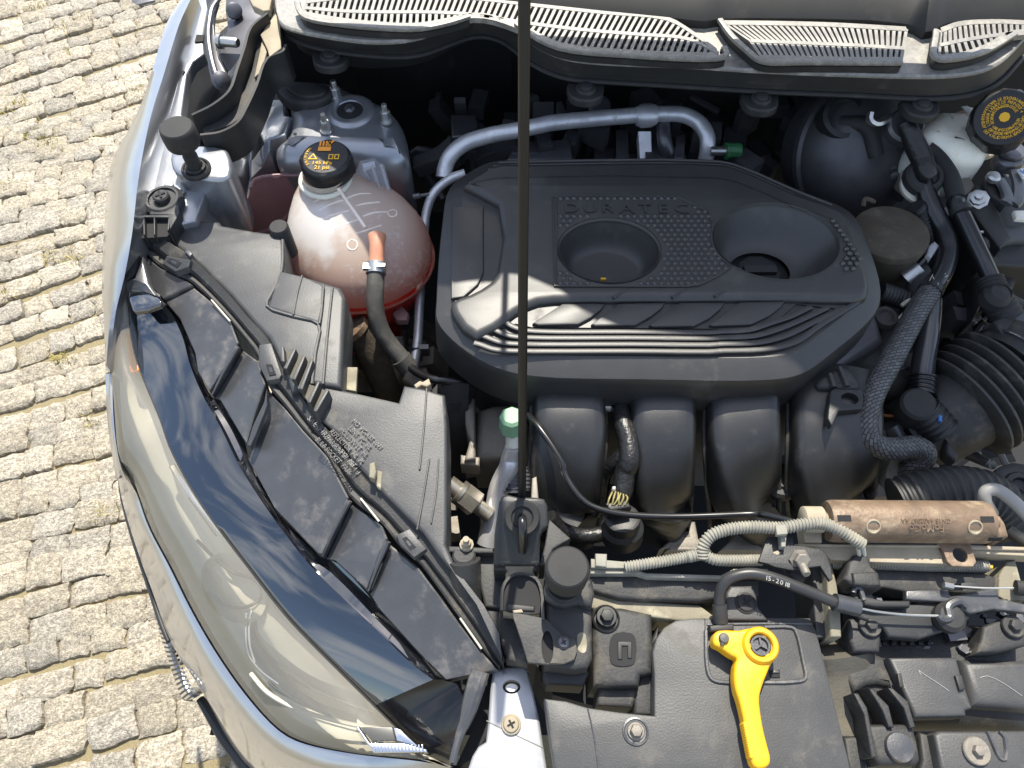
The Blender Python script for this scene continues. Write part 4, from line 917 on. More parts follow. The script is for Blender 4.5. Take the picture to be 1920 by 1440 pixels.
# arch-topped pocket in front of the prop bracket
b = MB(); b.slab(W(8, [(420, 485), (545, 488), (565, 620), (575, 720), (405, 705), (415, 600)], .908), .04, .002); b.done('dusty_plate', M_tan, car)
b = MB(); b.slab(W(8, [(405, 705), (408, 620), (420, 575), (455, 548), (505, 545), (550, 565), (572, 620), (575, 720)], .9085), .003, n=2); arch = b.done('pocket', M_dark, car)
b = MB(); b.wall(W(8, [(403, 705), (408, 615), (425, 572), (460, 545), (510, 542), (555, 562), (578, 620), (585, 750)], .914), .02, .003, n=3); b.done('pocket_rim', M_dusty, arch)
b = MB(); b.slab(W(8, [(420, 672), (555, 684), (552, 712), (425, 705)], .9105), .01, .002); b.done('pocket_step', M_fascia, arch)
b = MB(); b.slab(W(8, [(450, 705), (492, 700), (500, 716), (455, 718)], .913), .006, .001); b.done('pocket_pin', M_tan, arch)
# buffer tower, screw plate, slotted block
b = MB(); b.slab(W(8, [(598, 655), (650, 670), (780, 660), (818, 650), (820, 760), (822, 930), (800, 975), (740, 985), (600, 965), (596, 800)], .905), .12, .006); tow = b.done('buffer_post', M_dusty, car, 'black moulded post under the round rubber buffer')
b = MB(); b.slab(W(8, [(608, 560), (800, 555), (822, 560), (820, 690), (760, 672), (690, 690), (600, 655)], .918), .03, .006, n=2); b.done('post_head', M_dusty, tow)
b = MB(); b.slab(W(8, [(752, 820), (772, 808), (790, 820), (792, 895), (775, 905), (755, 890)], .9055), .003, n=2); b.done('post_slot', M_beam, tow)
b = MB(); b.slab(W(8, [(595, 965), (800, 978), (812, 1000), (780, 1060), (610, 1050), (592, 1020)], .87), .05, .004); b.done('post_foot', M_fascia, tow)
b = MB(); hole = ell(W(8, [(612, 878)], .912)[0], .0062, .0165, 18)
b.slab(W(8, [(445, 716), (490, 720), (600, 742), (640, 775), (690, 825), (740, 838), (752, 890), (738, 935), (690, 956), (600, 958), (520, 950), (490, 850)], .912), .005, .001, holes=[hole])
sp_ = b.done('screw_plate', M_dusty, car, 'thin black plate with a slot and cross screw')
b = MB(); b.slab([p-Vector((0, 0, .006)) for p in hole], .002); b.done('plate_slot', M_dark, sp_)
bolt(sp_, W(8, [(687, 858)], .912)[0], m_px(8, 687, 858, .912)*10.5, 'screw', M_steel, .005, True, hexa=False, washer=1.15)
b = MB(); b.slab(W(8, [(822, 690), (960, 690), (1100, 720), (1105, 860), (1100, 1000), (1048, 1010), (1040, 1062), (900, 1062), (830, 1055), (822, 800)], .878), .09, .007)
blk = b.done('slotted_block', M_dusty, car, 'dusty black block with a square slot')
b = MB(); b.slab(W(8, [(905, 840), (930, 812), (1000, 812), (1022, 835), (1022, 940), (1000, 962), (925, 962), (905, 940)], .8795), .004, n=2); b.done('slot_recess', M_dark, blk)
b = MB(); b.slab(W(8, [(940, 935), (940, 850), (1005, 850), (1005, 930), (985, 930), (985, 872), (960, 872), (960, 935)], .881), .006, .001); b.done('slot_rib', M_fascia, blk)
b = MB(); b.slab(W(8, [(1045, 1010), (1048, 960), (1090, 860), (1130, 770), (1100, 1195), (1015, 1190), (1020, 1080)], .86), .05, .003); b.slab(W(8, [(850, 1062), (1035, 1068), (1010, 1160), (840, 1150)], .86), .05, .004); b.done('block_side', M_dusty, blk)
bolt(car, W(8, [(886, 738)], .88)[0], .0075, 'socket_bolt', M_fascia, .010, washer=1.5)
b = MB(); b.lathe([(.015, 0), (.015, .004), (.013, .006), (.013, .001)], W(8, [(883, 748)], .876)[0], seg=22); b.done('bolt_seat', M_fascia, car)
# big shield over the grille
zs = .885
b = MB(); b.slab(WW([(8, [(598, 1116), (700, 1128), (800, 1158), (950, 1180), (1108, 1196), (1108, 1000), (1100, 900), (1118, 835), (1155, 785), (1210, 752), (1280, 742), (1345, 740)]), (9, [(110, 742), (400, 738), (596, 740), (625, 800), (655, 920), (700, 1100), (745, 1280), (770, 1380), (790, 1480)]), (8, [(700, 1480), (645, 1440), (620, 1280)])], zs), .03, .003, seg=2)
sh = b.done('grille_shield', M_shield, car, 'large flat dark grey shield behind the grille', ang=30)
b = MB(); b.slab(WW([(9, [(200, 752), (205, 620), (225, 592), (325, 590), (345, 640), (352, 690), (400, 752)])], zs+.006), .02, .003); b.done('shield_tab', M_shield, sh)
bolt(sh, W(9, [(293, 672)], zs+.006)[0], m_px(9, 293, 672, zs)*17, 'screw', M_fascia, .004, True, hexa=False, washer=1.18)
b = MB(); b.tube(W(9, [(108, 800), (112, 960), (130, 1020), (165, 1038), (300, 1040), (540, 1036), (572, 1020), (560, 940), (525, 800), (505, 785), (380, 784)], zs+.001), .0022, 6, 3); b.tube(W(9, [(112, 772), (380, 768), (600, 770)], zs+.0005), .0016, 6, 2); b.done('shield_ridge', M_house, sh)
b = MB(); b.slab(W(9, [(405, 985), (452, 982), (455, 1018), (410, 1018)], zs+.0016), .002); b.done('shield_slot', M_dark, sh)
b = MB(); b.slab(W(9, [(418, 985), (450, 985), (450, 998), (418, 998)], zs+.003), .004, .0006); b.done('slot_bar', M_house, sh)
c = W(8, [(1022, 1270)], zs)[0]; bolt(sh, c, m_px(8, 1022, 1270, zs)*12, 'shield_bolt', M_cast, .009, washer=1.35)
b = MB(); q = m_px(8, 1022, 1270, zs)*25; b.lathe([(q, 0), (q*.98, .0018), (q*.86, .0022), (q*.8, .0009), (q*.6, .0008)], c, seg=28); b.done('bolt_dimple', M_house, sh)
b = MB(); b.tube(W(8, [(800, 1165), (830, 1300), (850, 1450)], zs+.0002), .0009, 5, 2); b.tube(W(8, [(1345, 745), (1350, 1000)], zs), .0005, 5, 2); b.done('shield_seam', M_house, sh)
# lower right: round housing, duct, plug bracket, plate
b = MB(); b.tube(W(9, [(690, 850, .85), (700, 960, .835), (715, 1100, .825), (740, 1290, .82)]), .040, 20, 4, power=3); b.done('round_duct', M_duct, car, 'dusty rounded duct beside the grey shield')
b = MB(); b.tube(W(9, [(760, 1010, .83), (1000, 1015, .83), (1300, 1020, .83), (1650, 1035, .83)]), .055, 20, 3, ry=.035, up=(0, 0, 1), power=3); hz = b.done('crash_beam', M_dusty, car, 'dark rounded horizontal duct along the front')
b = MB(); b.slab(W(9, [(760, 922), (955, 922), (990, 1040), (1005, 1120), (960, 1060), (860, 1060), (800, 1090)], .872), .03, .006, n=2); b.done('duct_mouth', M_dusty, hz)
b = MB(); b.slab(W(9, [(960, 925), (1278, 924), (1300, 1010), (1352, 1162), (1320, 1172), (1322, 1200), (1082, 1205), (1070, 1170)], .886), .03, .004); bx = b.done('duct_sleeve', M_shield, hz)
b = MB(); b.slab(W(9, [(1292, 928), (1650, 935), (1650, 1180), (1350, 1160)], .876), .03, .012, seg=4); b.done('duct_body', M_shield, hz)
b = MB()
for q in ([(1000, 1000), (1018, 998), (1032, 1060), (1012, 1066)], [(1270, 1010), (1300, 1006), (1318, 1070), (1290, 1080)]): b.slab(W(9, q, .89), .004, .001)
b.done('snap_clip', M_fascia, hz)
b = MB(); b.tube(W(9, [(1098, 985), (1125, 1005), (1180, 1040), (1240, 1082)], .8865), .0004, 5, 2); b.tube(W(9, [(1385, 1020), (1420, 1012), (1500, 1050), (1580, 1105)], .8765), .0004, 5, 2); b.tube(W(9, [(1098, 985), (1108, 1005)], .8865), .0005, 5, 2); b.done('chalk_mark', M_gprint, hz)
b = MB(); b.slab(W(9, [(860, 1235), (1075, 1235), (1100, 1330), (1112, 1405), (1095, 1428), (925, 1428), (900, 1400), (880, 1330)], .886), .03, .006); pb = b.done('plug_bracket', M_dusty, car, 'ribbed black bracket holding a round plug')
for q in ([(865, 1065), (885, 1075), (960, 1150), (985, 1250), (960, 1250), (930, 1170)], [(955, 1065), (980, 1070), (1050, 1130), (1085, 1250), (1060, 1255), (1030, 1160)], [(795, 1090), (820, 1095), (860, 1160), (905, 1390), (880, 1390), (845, 1190)]):
    b = MB(); b.slab(W(9, q, .892), .04, .0015); b.done('bracket_rib', M_dusty, pb)
b = MB(); c = W(9, [(1005, 1345)], .886)[0]; q = m_px(9, 1005, 1345, .886)*26.5
b.lathe([(q, 0), (q, .003), (q*.94, .005), (q*.5, .0058), (0, .006)], c, seg=32); b.done('round_plug', M_house, pb)
b = MB(); b.slab(W(9, [(750, 1295), (830, 1290), (860, 1300), (870, 1440), (900, 1500), (780, 1500)], .862), .02, .004); b.slab(W(9, [(1100, 1270), (1170, 1290), (1200, 1500), (1090, 1500), (1115, 1400)], .868), .02, .004); b.done('lower_ledge', M_dusty, car)
b = MB(); b.slab(W(9, [(1172, 1285), (1195, 1268), (1420, 1268), (1660, 1264), (1660, 1500), (1215, 1500)], .884), .03, .004); pl = b.done('front_plate', M_shield, car, 'flat black front plate with a large washer bolt')
c = W(9, [(1365, 1362)], .885)[0]; bolt(pl, c, m_px(9, 1365, 1362, .885)*11, 'plate_bolt', M_cast, .008, washer=2.3)
b = MB(); b.tube(W(9, [(1420, 1270), (1450, 1340), (1478, 1395), (1500, 1400), (1500, 1300), (1475, 1270)], .8845), .0022, 6, 2); b.done('plate_rib', M_house, pl)
# ================================================================== LATCH (part of the car)
b = MB(); b.slab(W(9, [(395, 365), (515, 362), (518, 398), (640, 420), (668, 440), (690, 500), (700, 560), (685, 570), (640, 500), (510, 520), (430, 505), (395, 490), (352, 480)], .925), .004, .001)
la = b.done('bonnet_latch', M_black, car, 'black bonnet latch assembly with brackets and bolts')
b = MB(); b.slab(W(9, [(418, 438), (440, 428), (458, 438), (440, 448)], .9255), .002); b.done('latch_slot', M_tan, la)
b = MB(); b.slab(W(9, [(660, 440), (690, 470), (720, 590), (735, 700), (740, 830), (690, 830), (680, 700), (672, 560)], .90), .05, .002); b.done('upright', M_beam, la)
b = MB(); b.slab(W(9, [(600, 490), (660, 500), (675, 600), (685, 830), (625, 835), (612, 700)], .885), .06, .002); b.slab(W(9, [(735, 640), (1040, 660), (1100, 760), (1000, 800), (900, 840), (750, 830)], .865), .05, .003); b.done('latch_side', M_dusty, la)
b = MB(); b.slab(W(9, [(700, 505), (1010, 512), (1400, 530), (1470, 555), (1470, 640), (1240, 620), (1040, 622), (940, 600), (780, 600), (740, 540)], .892), .05, .003); b.done('latch_plate', M_dusty, la)
b = MB(); b.slab(W(9, [(1040, 612), (1235, 608), (1250, 640), (1440, 600), (1470, 612), (1475, 650), (1589, 672), (1640, 690), (1640, 720), (1450, 700), (1340, 720), (1240, 670), (1040, 655)], .905), .008, .002); b.done('latch_bar', M_house, la)
b = MB(); b.slab(W(9, [(800, 680), (1000, 680), (1190, 660), (1330, 720), (1340, 745), (1230, 800), (1100, 840), (960, 830), (930, 780), (820, 740)], .898), .012, .003); b.done('catch_lever', M_black, la)
b = MB(); b.slab(W(9, [(790, 610), (830, 600), (860, 640), (930, 660), (1060, 660), (1060, 690), (900, 690), (840, 680), (800, 660)], .91), .008, .002); b.done('catch_arm', M_fascia, la)
b = MB(); b.tube(W(9, [(795, 625), (800, 605), (825, 602), (835, 630), (845, 660)], .915), .0028, 8); b.tube(W(9, [(1195, 730), (1205, 745), (1240, 740), (1235, 690), (1290, 665), (1325, 690)], .912), .0045, 8); b.done('catch_hook', M_house, la)
b = MB(); b.lathe([(.016, 0), (.016, .008), (.012, .012), (0, .013)], W(9, [(1230, 745)], .900)[0], seg=20); b.done('catch_pivot', M_fascia, la)
b = MB(); b.slab(W(9, [(775, 745), (820, 735), (910, 760), (925, 840), (920, 900), (800, 900), (770, 820)], .89), .07, .004); b.slab(W(9, [(1400, 780), (1480, 745), (1600, 760), (1600, 870), (1480, 900), (1370, 905), (1390, 840)], .89), .07, .004); b.done('latch_foot', M_dusty, la)
for x, y, r_ in ((870, 778, .011), (1535, 782, .011), (520, 540, .011)):
    bolt(la, W(9, [(x, y)], .893 if x < 600 else .892)[0], r_*.6, 'latch_bolt', M_dusty, .008, washer=1.8)
b = MB()
for i in range(6): b.slab(W(9, [(930+i*42, 848), (950+i*42, 848), (955+i*42, 868), (932+i*42, 868)], .868), .01, .001)
b.done('latch_teeth', M_fascia, la)
b = MB(); b.slab(W(9, [(1510, 480), (1550, 470), (1575, 560), (1600, 660), (1510, 665), (1470, 640), (1475, 540)], .90), .05, .002); b.done('upright', M_beam, la)
b = MB(); b.lathe([(.008, 0), (.008, .012), (.005, .015), (0, .015)], W(9, [(1550, 600)], .912)[0], (1, -.2, .2), 16); b.done('cable_grommet', M_rubber, la)
b = MB(); b.tube(W(9, [(1255, 593), (1400, 602), (1540, 602)], .915), .0011, 6, 3); b.tube(W(9, [(1215, 588), (1258, 596)], .915), .0035, 8, 2); b.done('pull_wire', M_zinc, la)
b = MB(); b.slab(W(9, [(1295, 580), (1330, 572), (1370, 575), (1395, 605), (1300, 600)], .914), .005, .001); b.done('catch_tab', M_fascia, la)
# nut on the latch bracket
b = MB(); c = W(9, [(543, 468)], .926)[0]; b.lathe([(.0115, 0), (.0115, .002), (.008, .0025), (.008, .009), (.0065, .010)], c, (.05, -.45, .9), 6); b.lathe([(.0045, .008), (.0045, .020), (.0035, .0215), (0, .0215)], c, (.05, -.9, .45), 12); b.done('stud_nut', M_cast, la)
# loose dark clutter of the latch area
rnd = random.Random(5)
b = MB()
for i in range(60):
    x, y = rnd.uniform(730, 1580), rnd.uniform(640, 900); c = W(9, [(x, y)], rnd.uniform(.84, .868))[0]
    b.box(c, (rnd.uniform(.004, .02), rnd.uniform(.003, .012), rnd.uniform(.004, .02)), Matrix.Rotation(rnd.uniform(0, 3), 3, 'Z'))
b.done('latch_works', M_steel, la, kind='stuff')
# ================================================================== THINGS UNDER THE BONNET
# ---- rubber buffers
def buffer(c, r, label, hc, hs, ring=True):
    t = thing('rubber_buffer', label, 'rubber buffer', c, 'rubber bonnet buffers')
    b = MB(); b.lathe([(r*.55, hs), (r*.92, hs+.001), (r*.98, hs+.004), (r, hs+hc*.5), (r*.99, hs+hc-.006), (r*.95, hs+hc-.002), (r*.86, hs+hc), (0, hs+hc+.001)], c, seg=40); b.done('head', M_rubber, t)
    b = MB(); b.lathe([(r*.42, -.004), (r*.42, hs*.6), (r*.38, hs*.62), (r*.38, hs+.001)], c, seg=24); b.done('stem', M_rubber, t)
    if ring:
        b = MB(); b.lathe([(r*.86, -.002), (r*.88, .003), (r*.8, .006), (r*.72, .005), (r*.70, .002), (r*.62, .002), (r*.60, .007), (r*.48, .008), (r*.44, .004)], c, seg=36); b.done('collar', M_rubber, t)
    return t
c0 = W(1, [(525, 905)], .963)[0]; ctop = W(1, [(466, 722)], 1.045)[0]; hh = ctop.z-c0.z
buf = buffer(Vector(((c0.x*.4+ctop.x*.6), (c0.y*.4+ctop.y*.6), c0.z)), m_px(1, 466, 722, 1.04)*33.5, 'round rubber buffer on a short stem above a black collar on the silver wing rail', .030, .045)
c0 = W(8, [(690, 625)], .919)[0]; ctop = W(8, [(705, 462)], .985)[0]
buffer(Vector((c0.x*.5+ctop.x*.5, c0.y*.5+ctop.y*.5, .919)), m_px(8, 705, 462, .985)*42.5, 'round rubber buffer on the black front post beside the prop rod bracket', .036, .030)
# grab clip on the inner rail
c = W(1, [(380, 1130)], .94)[0]; t = thing('retaining_clip', 'black push clip with a cross head at the rear end of the headlight', 'clip', c)
b = MB(); b.lathe([(.027, -.005), (.027, .002), (.022, .006), (.019, .006), (.018, .003), (.012, .003)], c, seg=32); b.done('ring', M_black, t)
b = MB(); b.lathe([(.011, .002), (.011, .010), (.009, .012), (0, .012)], c, seg=24); hd_ = b.done('head', M_black, t)
b = MB(); 
for q_, a in enumerate((.5, 2.07)): b.box(c+Vector((0, 0, .0125+.0003*q_)), (.014, .003, .002), Matrix.Rotation(a, 3, 'Z'))
b.done('cross_slot', M_dark, hd_)
b = MB()
for q in ([(262, 1208), (415, 1208), (415, 1222), (262, 1222)], [(322, 1222), (332, 1222), (332, 1320), (322, 1320)], [(262, 1222), (272, 1222), (275, 1320), (264, 1320)], [(405, 1222), (416, 1222), (410, 1290), (400, 1300)], [(310, 1180), (465, 1150), (470, 1200), (415, 1290), (405, 1208), (300, 1206)]): b.slab(W(1, q, .944), .035, .001)
b.done('frame', M_black, t)
b = MB(); b.slab(W(1, [(255, 1200), (420, 1200), (470, 1150), (470, 1240), (400, 1330), (255, 1340)], .936), .04); b.done('clip_back', M_dark, t)
b = MB(); b.slab(W(4, [(205, 125), (248, 150), (250, 210), (215, 340), (168, 372), (170, 250)], .925), .03, .002); b.done('wing_gap', M_dark, car)
# ---- prop rod
c = W(8, [(500, 290)], .965)[0]; t = thing('prop_rod', 'slim black bonnet prop rod rising from the front bracket towards the camera', 'prop rod', c)
top = at(983, 0, 1.414); base = at(979, 938, .958); d = (top-base).normalized()
up1 = top+d*.12
b = MB(); b.tube([base, at(979, 915, .975), top, up1, Vector((up1.x, .70, 1.60)), Vector((up1.x, .95, 1.40))], .0043, 14, 2); rod = b.done('rod', M_rod, t)
b = MB(); b.tube([at(979, 968, .955), at(979, 975, .972), at(980, 988, .972), at(980, 1010, .962), at(980, 1033, .945)], .0048, 14, 5); b.done('hook_end', M_shiny, t)
zb = .962
b = MB(); b.slab(W(8, [(388, 200, .968), (400, 172, .968), (430, 165, .968), (470, 175, .968), (560, 178, .968), (598, 185, .968), (612, 215, .966), (617, 310, .962), (590, 330, .96), (580, 352, .958), (575, 490, .93), (362, 490, .93), (365, 350, .955), (372, 300, .96)]), .009, .003, seg=3)
pbk = b.done('bracket', M_black, t, 'black plastic pivot bracket of the prop rod')
for q in ([(362, 486, .928), (416, 486, .928), (418, 520, .918), (362, 518, .918)], [(549, 486, .928), (576, 486, .928), (562, 522, .918), (549, 522, .918)]):
    b = MB(); b.slab(W(8, q), .04, .002); b.done('bracket_foot', M_black, pbk)
b = MB(); b.slab(W(8, [(478, 350, .958), (520, 350, .958), (522, 415, .948), (510, 435, .945), (490, 435, .945), (478, 415, .948)]), .0012); 
for p in b.v: p.z += .0008
b.done('bracket_slot', M_dark, pbk)
b = MB(); c = W(8, [(494, 275)], .966)[0]; b.lathe([(.019, -.004), (.019, .002), (.017, .005), (.012, .004), (.010, .001), (0, .001)], c, (0, -.35, .94), 28); b.done('grommet', M_rubber, pbk)
# ---- engine cover
zt = .925
c = at(1240, 530, .86); ec = thing('engine_cover', 'large black plastic engine cover with two round cups and stepped front ribs', 'engine cover', c)
top = [(923, 303), (1000, 301), (1347, 301), (1392, 312), (1493, 356), (1592, 396), (1626, 455), (1652, 545), (1642, 588), (1562, 662), (1502, 703), (1445, 714), (1200, 713), (1000, 707), (930, 691), (860, 650), (819, 603), (818, 560), (829, 420), (843, 352), (878, 324)]
pol = cat(WW([(0, top)], zt), 4, True)
C1 = at(1142, 470, zt+.012); C2 = at(1455, 451, zt+.012)
e1 = ell(C1, .0675, .0545, 44); e2 = ell(C2, .083, .066, 48)
b = MB(); po = cat(WW([(0, top)], .911), 4, True)
if area2(po) < 0: po.reverse()
def ringz(d, z): return [Vector((p.x, p.y, z)) for p in inset(po, d)]
rg_ = [ringz(-.004, .845), ringz(-.001, .900), ringz(0, .909), ringz(.0012, .9118), ringz(.004, .9133), ringz(.022, .9222), ringz(.026, .9238)]
b.rings(rg_); inn = ringz(.0262, .9242); b.rings([rg_[-1], inn])
b.slab(inn, .004, holes=[[Vector((p.x, p.y, .9242)) for p in ell(C1, .070, .057, 44)], [Vector((p.x, p.y, .9242)) for p in ell(C2, .0855, .0685, 48)]])
b.done('cover_body', M_cover, ec, ang=28)
plt = [(868, 345), (905, 332), (940, 327), (1345, 327), (1395, 339), (1500, 384), (1572, 408), (1602, 450), (1630, 515), (1628, 555), (1600, 562), (1480, 559), (1300, 560), (1076, 562), (1010, 566), (968, 585), (893, 632), (848, 588), (846, 562), (880, 548), (918, 526), (932, 505), (934, 380)]
b = MB(); b.slab(cat(WW([(0, plt)], zt+.012), 2, True), .014, .010, holes=[e1, e2], seg=4); plat = b.done('raised_deck', M_cover, ec, ang=40)
b = MB(); b.slab(WW([(5, [(200, -40), (380, -40), (380, 330), (350, 400), (270, 470), (195, 480)])], zt+.003), .004, .002); b.done('side_panel', M_cover, ec)
# rear and right-hand ridges
for i, k in enumerate((0, 6.5, 13)):
    b = MB(); P = cat(WW([(0, [(935-i*10, 306+k), (1000, 304+k), (1345, 304+k), (1388-i*2, 314+k), (1490-i*5, 358+k), (1560-i*20, 386+k*.7)])], .9155+i*.0028), 3); b.tube(P, .0032, 8, 1, ry=.003); b.done('rear_ridge', M_cover, ec)
# cup 1: closed bowl
def bowl(C, rx, ry, dz, f1, off, name, m=M_cover, steps=9):
    b = MB(); rr = []
    for k in range(steps):
        s = k/(steps-1); sh = 1-(1-f1)*(s**1.1); z = -dz*math.sin(s*math.pi/2)**1.0
        rr.append([p+Vector((off[0]*s, off[1]*s, z)) for p in ell(C, rx*sh, ry*sh, 44)])
    b.rings(rr, cap1=f1 > .0 and name != 'funnel'); return b.done(name, m, ec, ang=70)
bowl(C1+Vector((0, 0, -.001)), .0680, .0550, .040, .62, (0, -.004), 'cup')
b = MB(); b.rings([ell(C1+Vector((0, 0, -.0005)), .0685, .0555, 44), ell(C1+Vector((0, 0, .0025)), .0675, .0545, 44), ell(C1+Vector((0, 0, .0015)), .066, .053, 44), ell(C1+Vector((0, 0, -.004)), .0655, .0525, 44)]); b.done('cup_rim', M_cover, ec, ang=70)
bowl(C2+Vector((0, 0, -.001)), .0835, .0665, .045, .50, (-.012, -.016), 'funnel')
b = MB(); b.rings([ell(C2+Vector((0, 0, -.0005)), .084, .067, 48), ell(C2+Vector((0, 0, .002)), .083, .066, 48), ell(C2+Vector((0, 0, -.003)), .081, .064, 48)]); b.done('cup_rim', M_cover, ec, ang=70)
b = MB(); cc = C2+Vector((-.012, -.016, -.052)); b.lathe([(.043, -.02), (.043, 0), (0, 0)], cc-Vector((0, 0, .004)), seg=30); b.done('filler_well', M_dark, ec)
b = MB(); b.lathe([(.030, -.003), (.030, .004), (.026, .006), (0, .006)], cc, seg=10); b.box(cc+Vector((0, 0, .009)), (.044, .012, .008)); b.done('oil_cap', M_fascia, ec)
b = MB(); b.box(at(1131, 524, zt-.022), (.007, .003, .004)); b.done('yellow_plug', M_print, ec)
# badge panel with dimples and name
zpn = zt+.0132
badge = [(1037, 368), (1100, 367), (1267, 368), (1293, 379), (1328, 396), (1336, 420), (1333, 450), (1342, 476), (1372, 500), (1345, 517), (1312, 533), (1290, 536), (1040, 536)]
inb = cat(WW([(0, badge)], zpn), 1, True)
b = MB(); b.slab(inb, .003, 0, holes=[]) if False else b.slab([p for p in inb], .0006, 0, holes=[ell(C1+Vector((0, 0, .0012)), .0695, .0565, 44)]); bd = b.done('badge_panel', M_cover, ec)
b = MB(); b.tube(WW([(0, badge+[badge[0]])], zpn+.0005), .0014, 6, 1); b.tube(WW([(0, [(1044, 370), (1044, 535)])], zpn+.0003), .0009, 6, 1); b.done('badge_border', M_cover, ec)
def inpoly(u, v, poly):
    r_ = False; j = len(poly)-1
    for i in range(len(poly)):
        (xi, yi), (xj, yj) = poly[i], poly[j]
        if (yi > v) != (yj > v) and u < (xj-xi)*(v-yi)/(yj-yi)+xi: r_ = not r_
        j = i
    return r_
side = [(1535, 406), (1570, 408), (1584, 430), (1605, 470), (1618, 498), (1592, 508), (1576, 503), (1584, 480), (1570, 440)]
b = MB(); kk = 0
dv = 9.0; v = 372; row = 0
while v < 536:
    du = 12.6; u = 1051+(du/2 if row % 2 else 0)
    while u < 1620:
        p = at(u, v, zpn); d1 = ((p.x-C1.x)/.0735)**2+((p.y-C1.y)/.0605)**2; d2 = ((p.x-C2.x)/.089)**2+((p.y-C2.y)/.072)**2
        ok = (inpoly(u, v, badge) and u > 1049 and v < 534 and not (1050 < u < 1300 and 378 < v < 399)) or inpoly(u, v, side)
        if ok and d1 > 1 and d2 > 1:
            b.lathe([(.0036, -.0004), (.0031, .0013), (.0018, .0025), (0, .0029)], p, seg=8); kk += 1
        u += du
    v += dv*(.92+.0009*(v-372)); row += 1
b.done('dimples', M_dimple, ec, kind='stuff', ang=80); print('dimples', kk)
tx = MB(); a_, e_ = W(2, [(825, 1168), (1545, 1172)], zpn+.0012)
for i, ch in enumerate('DURATEC'): text(tx, ch, a_.lerp(e_, (i+.5)/7), e_-a_, (0, 1, 0), .0235, .0007, sx=1.25)
tx.done('name_badge', M_cover, ec, 'raised DURATEC lettering')
# channel with four pads
b = MB(); b.slab(WW([(5, [(345, 688), (500, 600), (570, 565), (640, 515), (700, 495), (900, 488), (1920, 480)]), (6, [(600, 478), (1000, 492), (900, 540), (640, 510), (560, 580), (460, 640), (300, 652)]), (5, [(1920, 652), (650, 640), (560, 620), (500, 640), (430, 665), (380, 700)])], zt+.0012), .0015); b.done('pad_channel', M_cover, ec)
for c_, q in ((5, [(822, 507), (1000, 503), (1062, 507), (1040, 540), (985, 585), (915, 622), (690, 628), (655, 616)]), (5, [(1142, 505), (1340, 501), (1402, 500), (1385, 530), (1320, 580), (1235, 627), (1010, 632), (985, 622)]), (5, [(1485, 500), (1680, 498), (1738, 500), (1715, 535), (1650, 590), (1565, 632), (1335, 636), (1312, 626)]), (6, [(322, 497), (510, 492), (576, 491), (558, 520), (490, 575), (385, 624), (175, 632), (150, 625)])):
    b = MB(); b.slab(W(c_, q, zt+.0065), .008, .0022, seg=2); b.done('pad', M_cover, ec, ang=30)
for c_, q in ((5, [(1110, 480), (1150, 450), (1215, 425)]), (5, [(1440, 478), (1470, 455), (1530, 430)]), (6, [(180, 470), (210, 452), (260, 430)])):
    b = MB(); b.tube(W(c_, q, zt+.012), [.0022, .0016, .0006], 8); b.done('deck_crease', M_cover, ec)
# front ribs
for i, (yl, xl, yr_, xr, ye) in enumerate(((668, 540, 668, 720, 528), (702, 470, 702, 815, 532), (738, 415, 738, 912, 533), (776, 372, 776, 985, 500))):
    lf = [(xl-45, yl-62+i*6), (xl-10, yl-35), (xl+60, yl-10), (xl+160, yl)]
    P = WW([(5, lf+[(1200, yl+2), (1700, yl+3)]), (6, [(200, yr_+2), (370+i*30, yr_-8), (500+i*45, yr_-50), (600+i*60, (yr_+ye)/2-12), (xr, ye)])], zt+.0026)
    b = MB(); b.tube(cat(P, 4), .0036, 12, 1, ry=.0026, up=(0, 0, 1), power=7); b.done('front_rib', M_cover, ec, ang=40)
# ---- engine with intake runners
c = at(1250, 850, .55); en = thing('engine', 'engine block with four fat black curved intake runners showing below its cover', 'engine', c)
b = MB(); b.slab(WW([(0, [(900, 330), (1600, 420), (1660, 640), (1480, 745), (1000, 735), (870, 640)])], .86), .3, .01); b.done('engine_block', M_deep, en)
for (xa, xb), (x2a, x2b), low in (((1003, 1130), (1006, 1112), 985), ((1184, 1296), (1186, 1286), 985), ((1328, 1452), (1330, 1462), 985), ((1486, 1640), (1478, 1640), 975)):
    def mid_(a_, b_, v, z): return at((a_+b_)/2, v, z)
    wd = (xb-xa)/2*m_px(0, (xa+xb)/2, 850, .80)*1.05
    P = [mid_(xa, xb, 715, .835), mid_(xa, xb, 760, .845), mid_(xa, xb, 820, .835), mid_((xa+x2a)/2, (xb+x2b)/2, 880, .808), mid_(x2a, x2b, 940, .765), mid_(x2a, x2b, low, .70)]
    b = MB(); b.tube(P, wd, 26, 6, ry=.032, up=(0, .35, 1), power=4.0); b.done('intake_runner', M_runner, en, ang=60)
    b = MB()
    for s_ in (-1, 1): b.tube([p+Vector((s_*(wd+.001), 0, -.004)) for p in P], .0035, 8, 5)
    b.done('runner_seam', M_dusty, en)
b = MB(); b.slab(W(6, [(830, 1000), (850, 985), (1000, 990), (1020, 1040), (1010, 1100), (880, 1110), (840, 1195), (815, 1150)], .888), .012, .002, holes=[ell(W(6, [(940, 1042)], .888)[0], .011, .0085, 20)]); b.done('lifting_eye', M_black, en)
b = MB(); b.slab(W(6, [(820, 900), (870, 862), (920, 865), (985, 930), (1000, 985), (850, 985), (770, 975), (755, 940)], .884), .04, .006, n=2); b.done('manifold_boss', M_dusty, en)
for q in ([(825, 905), (850, 980)], [(880, 868), (925, 975)]):
    b = MB(); b.tube(W(6, q, .885), .004, 6, 1); b.done('boss_rib', M_cover, en)
b = MB(); b.tube(W(5, [(745, 1170), (750, 1090), (920, 1090), (930, 1170)], .86), .003, 6, 1); b.done('runner_bracket', M_black, en)
